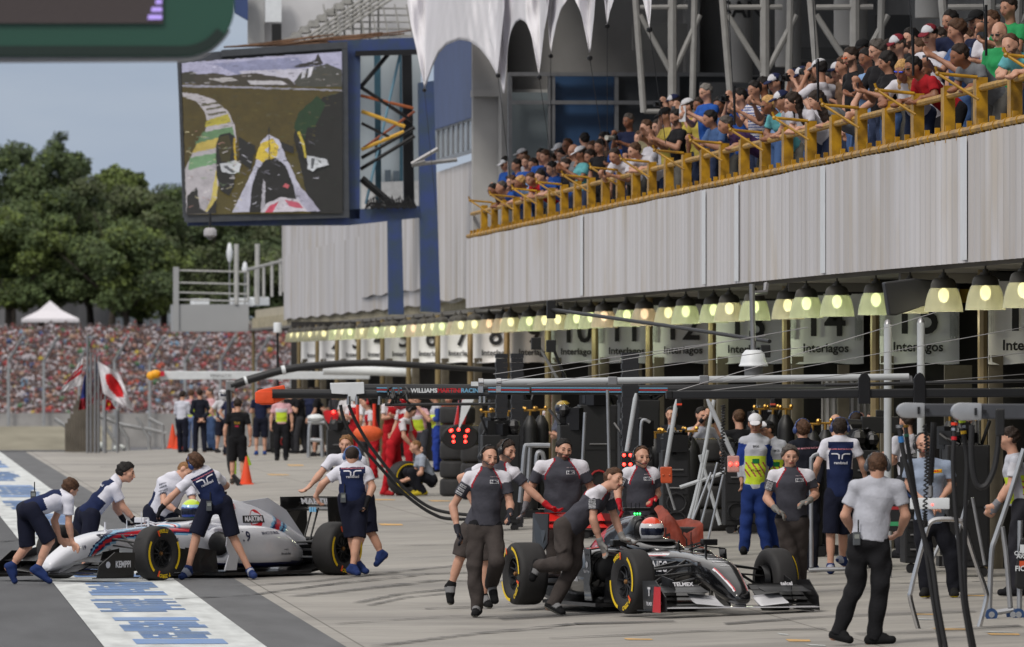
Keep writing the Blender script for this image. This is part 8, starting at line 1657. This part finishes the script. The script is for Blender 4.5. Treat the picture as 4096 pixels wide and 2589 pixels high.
frame_thing('silver_trolley', 'silver tool trolley among the far group', 'trolley', [[(1235, 1830), (1240, 1700), (1262, 1690)], [(1290, 1830), (1285, 1700)], [(1230, 1690), (1300, 1690)], [(1240, 1760), (1290, 1762)]], 215, .05, M_STAND, lambda t: (lambda b: (b.ball(rel(t, [U(1262, 1672, 215)])[0], .2, 12, (1.1, .7, .5)), b.build('cover', M_WHT, t, smooth=True)))(MB()))
# orange sheet over a dark box
a = GG(2680, 2125); t = thing('covered_crate', (a.x, 101.5, gx(a.x)), 'black crate half covered by a crumpled orange sheet behind the dark car', 'crate'); b = MB(); p0 = U(2600, 2110, 101.5).x-a.x; p1 = U(2790, 2110, 101.5).x-a.x; b.bb((p0, -.2, 0), (p1, .5, .5)); b.build('crate_body', M_BLK, t, bevel=.02)
V = []; nx = 14
for j in range(8):
    for i in range(nx): x = p0-.03 + (p1-p0+.08)*i/(nx-1); V.append((x, -.24 + .06*math.sin(i*1.3+j) + (.09*j if j > 4 else 0), [.16, .25, .36, .46, .53, .60, .63, .60][j] + .05*math.sin(i*.9+j*.8) + .08*math.sin(i*.45)))
mesh_np('sheet', V, [(j*nx+i, j*nx+i+1, (j+1)*nx+i+1, (j+1)*nx+i) for j in range(7) for i in range(nx-1)], mat('orange_sheet', (128, 52, 36), .7, var=.25, vs=5, bump=.5, bs=12), parent=t)
# dark equipment: cabinets, racks, dark bodywork
def cabinet(x0, x1, y0, yb, Y, label, kind=0, m=None):
    a = U(x0, yb, Y); c = U(x1, y0, Y); g = gx(a.x); t = thing('equipment_rack', (a.x, Y, g), label, 'equipment rack'); w = c.x-a.x; h = c.z-g; b = MB()
    b.bb((0, 0, .12), (w, .5, h)); b.build('cabinet', m or mat('rack_dark', (14, 14, 17), .55, var=.2), t, bevel=.015); rr = random.Random(int(x0))
    nd = rr.choice((2, 3, 5)); op = rr.random() < .5
    for k in range(nd):
        z = .2 + (h-.3)*k/nd; b = MB(); b.bb((.03, -.012, z), (w-.03, -.002, z + (h-.3)/nd - .03)); b.build('drawer', mat('drawer_grey', (20, 20, 24), .5) if not op else M_BLK, t)
        if rr.random() < .5: b = MB(); b.tube([(w*.25, -.03, z+.08), (w*.75, -.03, z+.08)], .010, 6); b.build('handle', M_ALU, t)
        elif rr.random() < .6: b = MB(); b.tube([(w*.5 + .12*math.cos(q_)*1.0, -.04, z + .12 + .12*math.sin(q_)) for q_ in np.linspace(0, 2*math.pi, 13)[:-1]], .014, 6, closed=True); b.build('coiled_hose', rr.choice([M_HOSE, paint((150, 34, 34), .5), paint((40, 60, 110), .5), M_DRK]), t)
    for sx in (.08, w-.08): b = MB(); b.lathe([(0, -.03), (.06, -.03), (.06, .03), (0, .03)], (sx, .05, .06), 'Y', 14); b.build('castor', M_RUB, t)
    b = MB()
    for k in range(10): x = rr.uniform(0, w); b.tube([(x, rr.uniform(0, .4), h), (x+rr.uniform(-.15, .15), rr.uniform(0, .4), h+rr.uniform(.05, .3))], .02, 6)
    for k in range(5): b.box((rr.uniform(.1, w-.1), rr.uniform(0, .4), h+.08), (rr.uniform(.1, .3), .2, rr.uniform(.1, .35)), rr.uniform(0, 1))
    for k in range(4): b.ball((rr.uniform(.05, w-.05), rr.uniform(0, .3), h+rr.uniform(.05, .2)), rr.uniform(.05, .11), 8)
    b.build('stored_gear', rr.choice([M_DRK, M_BLK]), t); return t
for i, (x0, x1, y0, yb, Y) in enumerate([(1930, 2080, 1740, 1960, 128), (2240, 2330, 1700, 2010, 113), (2500, 2610, 1760, 2060, 108), (2650, 2760, 1800, 2100, 106), (3000, 3110, 1700, 2180, 122), (3400, 3520, 1800, 2200, 101), (3620, 3700, 1900, 2220, 98.5), (3790, 3960, 1780, 2260, 96.5), (2900, 2990, 1830, 2130, 121), (1310, 1400, 1720, 1880, 196), (1080, 1200, 1700, 1830, 232), (1960, 2130, 1600, 1800, 140), (2320, 2470, 1620, 1900, 121), (2480, 2640, 1600, 1800, 124)]):
    cabinet(x0, x1, y0, yb, Y, 'dark wheeled equipment rack with gear piled on top, %s listed along the garages' % ordn(i+1) if 0 else 'dark wheeled equipment rack with gear piled on top, %s in the row from the left' % ordn(sorted([1080, 1310, 1930, 1960, 2240, 2320, 2480, 2500, 2650, 2900, 3000, 3400, 3620, 3790]).index(x0)+1))
for i, (fx, fy, hg, rz, ar, lb, sp2) in enumerate([(1425, 1868, 1.78, -120, 'fold', 'crewman in red overall behind the orange cover, left of the bending one', dict(RDS, hair='dark')), (1462, 1880, 1.76, 150, 'hips', 'crewman in white shirt between two red clad crewmen', dict(shirt=(196, 194, 200), pants=(60, 60, 66), hair='brown')), (1560, 1872, 1.80, -60, 'fold', 'red capped crewman far behind the bending red mechanic', dict(RDS, hair='black', cap=(165, 30, 36))), (2090, 1900, 1.80, -110, 'fold', 'crewman in red shirt half hidden behind the gas bottles', dict(RDS, hair='black', helmet=[(165, 30, 40), (175, 35, 42), (190, 60, 60), (165, 30, 40)], hairstyle='bald')), (1160, 1812, 1.76, 60, 'fold', 'man in black beyond the walking steward in pink', dict(shirt=BKc, pants=BKc, hair='dark')), (1245, 1808, 1.76, -100, 'hips', 'man in navy shirt behind the silver trolley', dict(shirt=(34, 40, 66), pants=NV, hair='dark')), (2960, 2130, 1.78, 100, 'fold', 'mechanic in black shirt left of the two marshals', dict(shirt=BKc, pants=(30, 30, 34), hair='brown')), (3430, 2190, 1.80, 100, 'fold', 'man in navy jacket beside the television cameraman', dict(shirt=(26, 28, 40), sleeve=1.9, pants=NV, hair='dark', headset=(40, 60, 110), mic=0)), (3890, 2215, 1.84, -120, 'fold', 'worker in black overalls behind the hanging hoses', dict(shirt=(20, 20, 23), sleeve=1.9, pants=(20, 20, 23), hair='dark', headset=(30, 30, 32), mic=0))]):
    sp2 = dict(sp2); sp2.setdefault('group', None); lane(fx, fy, hg, rz, ar, lb, sp2)
# red car nose and panels in the red garage
t = thing('red_bodywork', U(1830, 1700, 150), 'red and white racing car bodywork standing in the red garage', 'bodywork'); b = MB(); b.prism(rel(t, [U(x, y, 150) for x, y in [(1800, 1790), (1835, 1600), (1880, 1590), (1860, 1700), (1830, 1790)]]), (0, .1, 0)); b.build('engine_cover', paint((190, 30, 30), .3, .5), t, bevel=.02); b = MB(); b.prism(rel(t, [U(x, y, 149.8) for x, y in [(1850, 1600), (1900, 1590), (1870, 1650), (1835, 1720)]]), (0, .1, 0)); b.build('white_panel', M_WHT, t)
# flags, cones, far fence
def cone(x, y, h, label, grp='traffic cones'):
    p = GD(x, y); p.z = gx(p.x); t = empty('traffic_cone', p, 0, label, 'cone', grp); b = MB(); b.lathe([(0, h), (.02*h/.7, h), (.15*h/.7, .04), (.15*h/.7, 0)], n=18); b.build('cone_body', paint((225, 75, 35), .6), t, smooth=True)
    b = MB(); b.lathe([(.078*h/.7, h*.52), (.100*h/.7, h*.37)], n=18); b.build('white_band', M_WHT, t, smooth=True) if grp != 'small' else None; b = MB(); b.box((0, 0, .015), (.36*h/.7, .36*h/.7, .03)); b.build('cone_base', paint((225, 75, 35), .6), t, bevel=.008)
cone(406, 1061, .72, 'orange traffic cone with a white band, left of the pair'); cone(420, 1063, .68, 'orange traffic cone with a white band, right of the pair'); cone(579, 1145, .60, 'small plain red cone by the trailing hoses', 'small')
YF = 246
def flag(name, corners, cols, label, Y=YF, seed=0):
    (a, b_, c, d) = corners; n = 24; V = []; MI = []; mats = [cloth(k) for k in cols[0]]
    for i in range(n+1):
        for j in range(n+1):
            u, v = i/n, j/n; x = (a[0]*(1-u)+b_[0]*u)*(1-v) + (d[0]*(1-u)+c[0]*u)*v; y = (a[1]*(1-u)+b_[1]*u)*(1-v) + (d[1]*(1-u)+c[1]*u)*v
            V.append(UD(x, y, Y + (.15*math.sin(u*9+v*5+seed) + .05*math.sin(u*17-v*9+seed))*(.2+u)))
    Fq = []; 
    for i in range(n):
        for j in range(n): Fq.append((i*(n+1)+j, i*(n+1)+j+1, (i+1)*(n+1)+j+1, (i+1)*(n+1)+j)); MI.append(cols[1]((i+.5)/n, (j+.5)/n))
    t = empty(name, V[0], 0, label, 'flag', 'flags on the far poles'); o = V[0].copy(); mesh_np('cloth', [v-o for v in V], Fq, mats, MI, parent=t); return t
flag('flag', [(229, 849), (282, 880), (315, 968), (243, 926)], ([(205, 203, 208), (190, 40, 45)], lambda u, v: 1 if (u-.52)**2+(v-.5)**2 < .10 else 0), 'white flag with a red disc streaming to the right')
flag('flag', [(228, 852), (240, 880), (252, 936), (205, 956)], ([(200, 198, 202), (170, 50, 50), (40, 56, 110)], lambda u, v: 2 if u < .35 and v < .45 else (1 if int(u*11+v*3) % 2 else 0)), 'red and white striped flag with a blue corner', YF+.3, 2)
flag('flag', [(195, 840), (166, 882), (139, 924), (190, 906)], ([(200, 198, 202), (180, 40, 50)], lambda u, v: 1 if abs(v-.5) < .1 or (abs(v-.3) < .06) else 0), 'white flag with red bars streaming to the left', YF+.2, 1)
flag('flag', [(205, 880), (198, 885), (184, 965), (204, 962)], ([(52, 64, 140), (150, 40, 50)], lambda u, v: 1 if v > .65 else 0), 'dark blue and red flag hanging against the poles', YF+.5, 3)
flag('flag', [(207, 785), (212, 812), (212, 828), (203, 826)], ([(70, 120, 90), (200, 200, 200)], lambda u, v: 1 if v > .5 else 0), 'small green and white flag at the top of the tallest pole', YF+.5, 3)
flag('flag', [(250, 938), (262, 944), (272, 962), (247, 965)], ([(170, 40, 44), (200, 170, 50)], lambda u, v: 1 if (u-.4)**2+(v-.4)**2 < .03 else 0), 'small red flag with a yellow device low on a pole', YF-.3, 3)
for i, (x, yt) in enumerate([(206, 790), (214, 830), (224, 835), (232, 838), (248, 930), (277, 965)]):
    a = UD(x, yt, YF); t = thing('flag_pole', (a.x, YF+.1, 0), 'thin grey flag pole, %s from the left in the far cluster' % ordn(i+1), 'pole', 'flag poles'); b = MB(); b.tube([(0, 0, 0), (0, 0, a.z)], .04, 8); b.build('pole_shaft', M_ALU, t)
t = thing('timber_barrier', UD(205, 1060, 248), 'dark upright slatted barrier wedge at the foot of the flags', 'barrier'); b = MB()
for k in range(13): x = 153+k*6.4; yt = 925 + (max(0, 185-x))*2.2 + (k % 3)*3; b.prism(rel(t, [UD(x, 1063, 248), UD(x+5.6, 1063, 248), UD(x+5.6, yt, 248), UD(x, yt, 248)]), (0, .4, 0))
b.build('slat', mat('slat_wood', (.12, .105, .085), .9, var=.25, vs=2), t)
t = thing('guard_rail', UD(300, 1060, 250), 'bent grey steel guard fence right of the flags', 'fence')
for i, s in enumerate([[(128, 985), (180, 1020)], [(246, 1000), (285, 1060)], [(262, 975), (300, 1030), (302, 1062)], [(322, 980), (350, 1030), (352, 1062)], [(180, 960), (290, 1000), (350, 1010), (390, 1020)], [(180, 1060), (182, 990)], [(245, 1062), (245, 930)], [(277, 1062), (277, 960)], [(385, 1062), (382, 1000), (350, 985)]]): tpart(t, 'rail_tube', [UD(x, y, 250) for x, y in s], .06, mat('rail_grey', (.34, .35, .36), .5, .4), 6)
for i, (x, y) in enumerate([(237, 1050), (281, 1055)]): b = MB(); b.ball(UD(x, y, 252), .16, 12, (1.2, 1, .8)); tag(b.build('helmet_on_wall', mat('helmet_white', (190, 196, 192), .3), smooth=True), 'white marshal helmet seen low behind the kerb, %s one' % ['left', 'right'][i], 'helmet', 'helmets behind the kerb')
# the green gantry board close to the camera at the top left
YG = 44
t = thing('gantry_board', U(0, 200, YG), 'large dark green gantry board with rounded corner and an unlit display, close overhead', 'gantry board')
def gp(L, Y=YG): return rel(t, [UD(x, y, Y) for x, y in L])
cor = [(430 + 122*math.sin(a), 12 + 122*math.cos(a)) for a in np.linspace(0, math.pi/2, 14)]
b = MB(); b.prism(gp([(-260, 133)] + cor + [(552, -220), (-260, -220)]), (0, .45, 0)); b.build('board_body', mat('deep_green', (30, 72, 58), .5, var=.05, vs=1), t, bevel=.01)
cor2 = [(430 + 118*math.sin(a), 12 + 118*math.cos(a)) for a in np.linspace(0, math.pi/2, 14)]; cor3 = [(430 + 98*math.sin(a), 12 + 96*math.cos(a)) for a in np.linspace(math.pi/2, 0, 14)]
b = MB(); b.prism(gp([(-260, 131)] + cor2[:9] + cor3[5:] + [(-260, 108)], YG-.012), (0, .012, 0)); b.build('dark_band', mat('darker_green', (12, 34, 28), .6, var=.03), t)
cor4 = [(430 + 126*math.sin(a), 14 + 126*math.cos(a)) for a in np.linspace(0, math.pi/2, 14)]
b = MB(); q0 = gp([(-260, 136)] + cor2[:10], YG+.05); q1 = gp([(-260, 143)] + cor4[:10], YG+.05); b.prism(q0 + q1[::-1], (0, .4, 0)); b.build('rim', mat('rim_grey', (150, 150, 156), .5), t)
b = MB(); b.prism(gp([(-260, -220), (383, -220), (383, 55), (-260, 55)], YG-.02), (0, .012, 0)); b.build('display', mat('unlit_display', (64, 56, 56), .7, var=.12, vs=60, stretch=(1, 1, 4)), t)
b = MB()
for y, w in ((4, 14), (22, 24), (40, 32)): b.prism(gp([(381-w, y-5), (381, y-5), (381, y+6), (381-w-2, y+6)], YG-.026), (0, .004, 0))
b.build('lit_pixels', mat('violet_led', (150, 130, 200), .4, emit=.7), t)
# small carried things
def radio(P_, u, v, side=-1, label='', m=M_BLK):
    c = P_['pel'] + P_['sp']*P_['T']*v + P_['lat']*u + P_['fr']*side*.125; p = Vector(P_['root'].location) + Vector(c); t = thing('radio', p, label, 'radio', 'belt radios'); b = MB(); b.box((0, 0, 0), (.065, .04, .12)); b.build('case', mat('radio_grey', (70, 74, 78), .5), t, bevel=.006); b = MB(); b.tube([(.015, 0, .05), (.015, 0, .17)], .007, 6); b.build('aerial', M_BLK, t); b = MB(); b.box((0, -.021, .02), (.045, .003, .04)); b.build('screen', mat('radio_screen', (130, 134, 130), .4), t)
radio(P['A'], -.04, .24, -1, 'small radio clipped at the waist of the crouching nose pusher'); radio(P['Dd'], -.11, .04, -1, 'small radio clipped to the belt of the straddling mechanic'); radio(P['E'], -.12, .06, -1, 'grey radio on the waist of the stocky mechanic'); radio(P['N'], -.13, .04, -1, 'walkie talkie on the left hip of the cameraman')
p = U(3572, 2070, 80.9); t = thing('transmitter_pack', p, 'black transmitter box with green label hanging by the cameraman', 'transmitter'); b = MB(); b.box((0, 0, 0), (.13, .12, .26)); b.build('case', M_BLK, t, bevel=.01); b = MB(); b.box((0, -.062, -.06), (.10, .004, .04)); b.build('green_label', paint((50, 140, 90), .5), t); b = MB(); b.box((0, -.062, .09), (.10, .004, .03)); b.build('red_label', paint((150, 30, 34), .5), t); tpart(t, 'aerial', [U(3572, 2030, 80.9), U(3574, 1920, 80.9)], .018, M_BLK); tpart(t, 'aerial_tip', [U(3573, 1955, 80.88), U(3574, 1915, 80.88)], .020, paint((60, 150, 80), .5))
lp = Vector(P['TV']['root'].location); t = thing('broadcast_camera', U(3520, 1700, 101.8), 'large black broadcast camera on the television cameraman\'s shoulder', 'camera'); b = MB(); b.box((0, 0, 0), (.45, .15, .20)); b.box((.05, 0, .14), (.2, .06, .08)); b.tube([(-.2, 0, 0), (-.42, -.02, 0)], [.06, .08], 14); b.tube([(-.42, -.02, 0), (-.50, -.03, 0)], [.09, .10], 14); b.build('camera_body', M_BLK, t, bevel=.01)
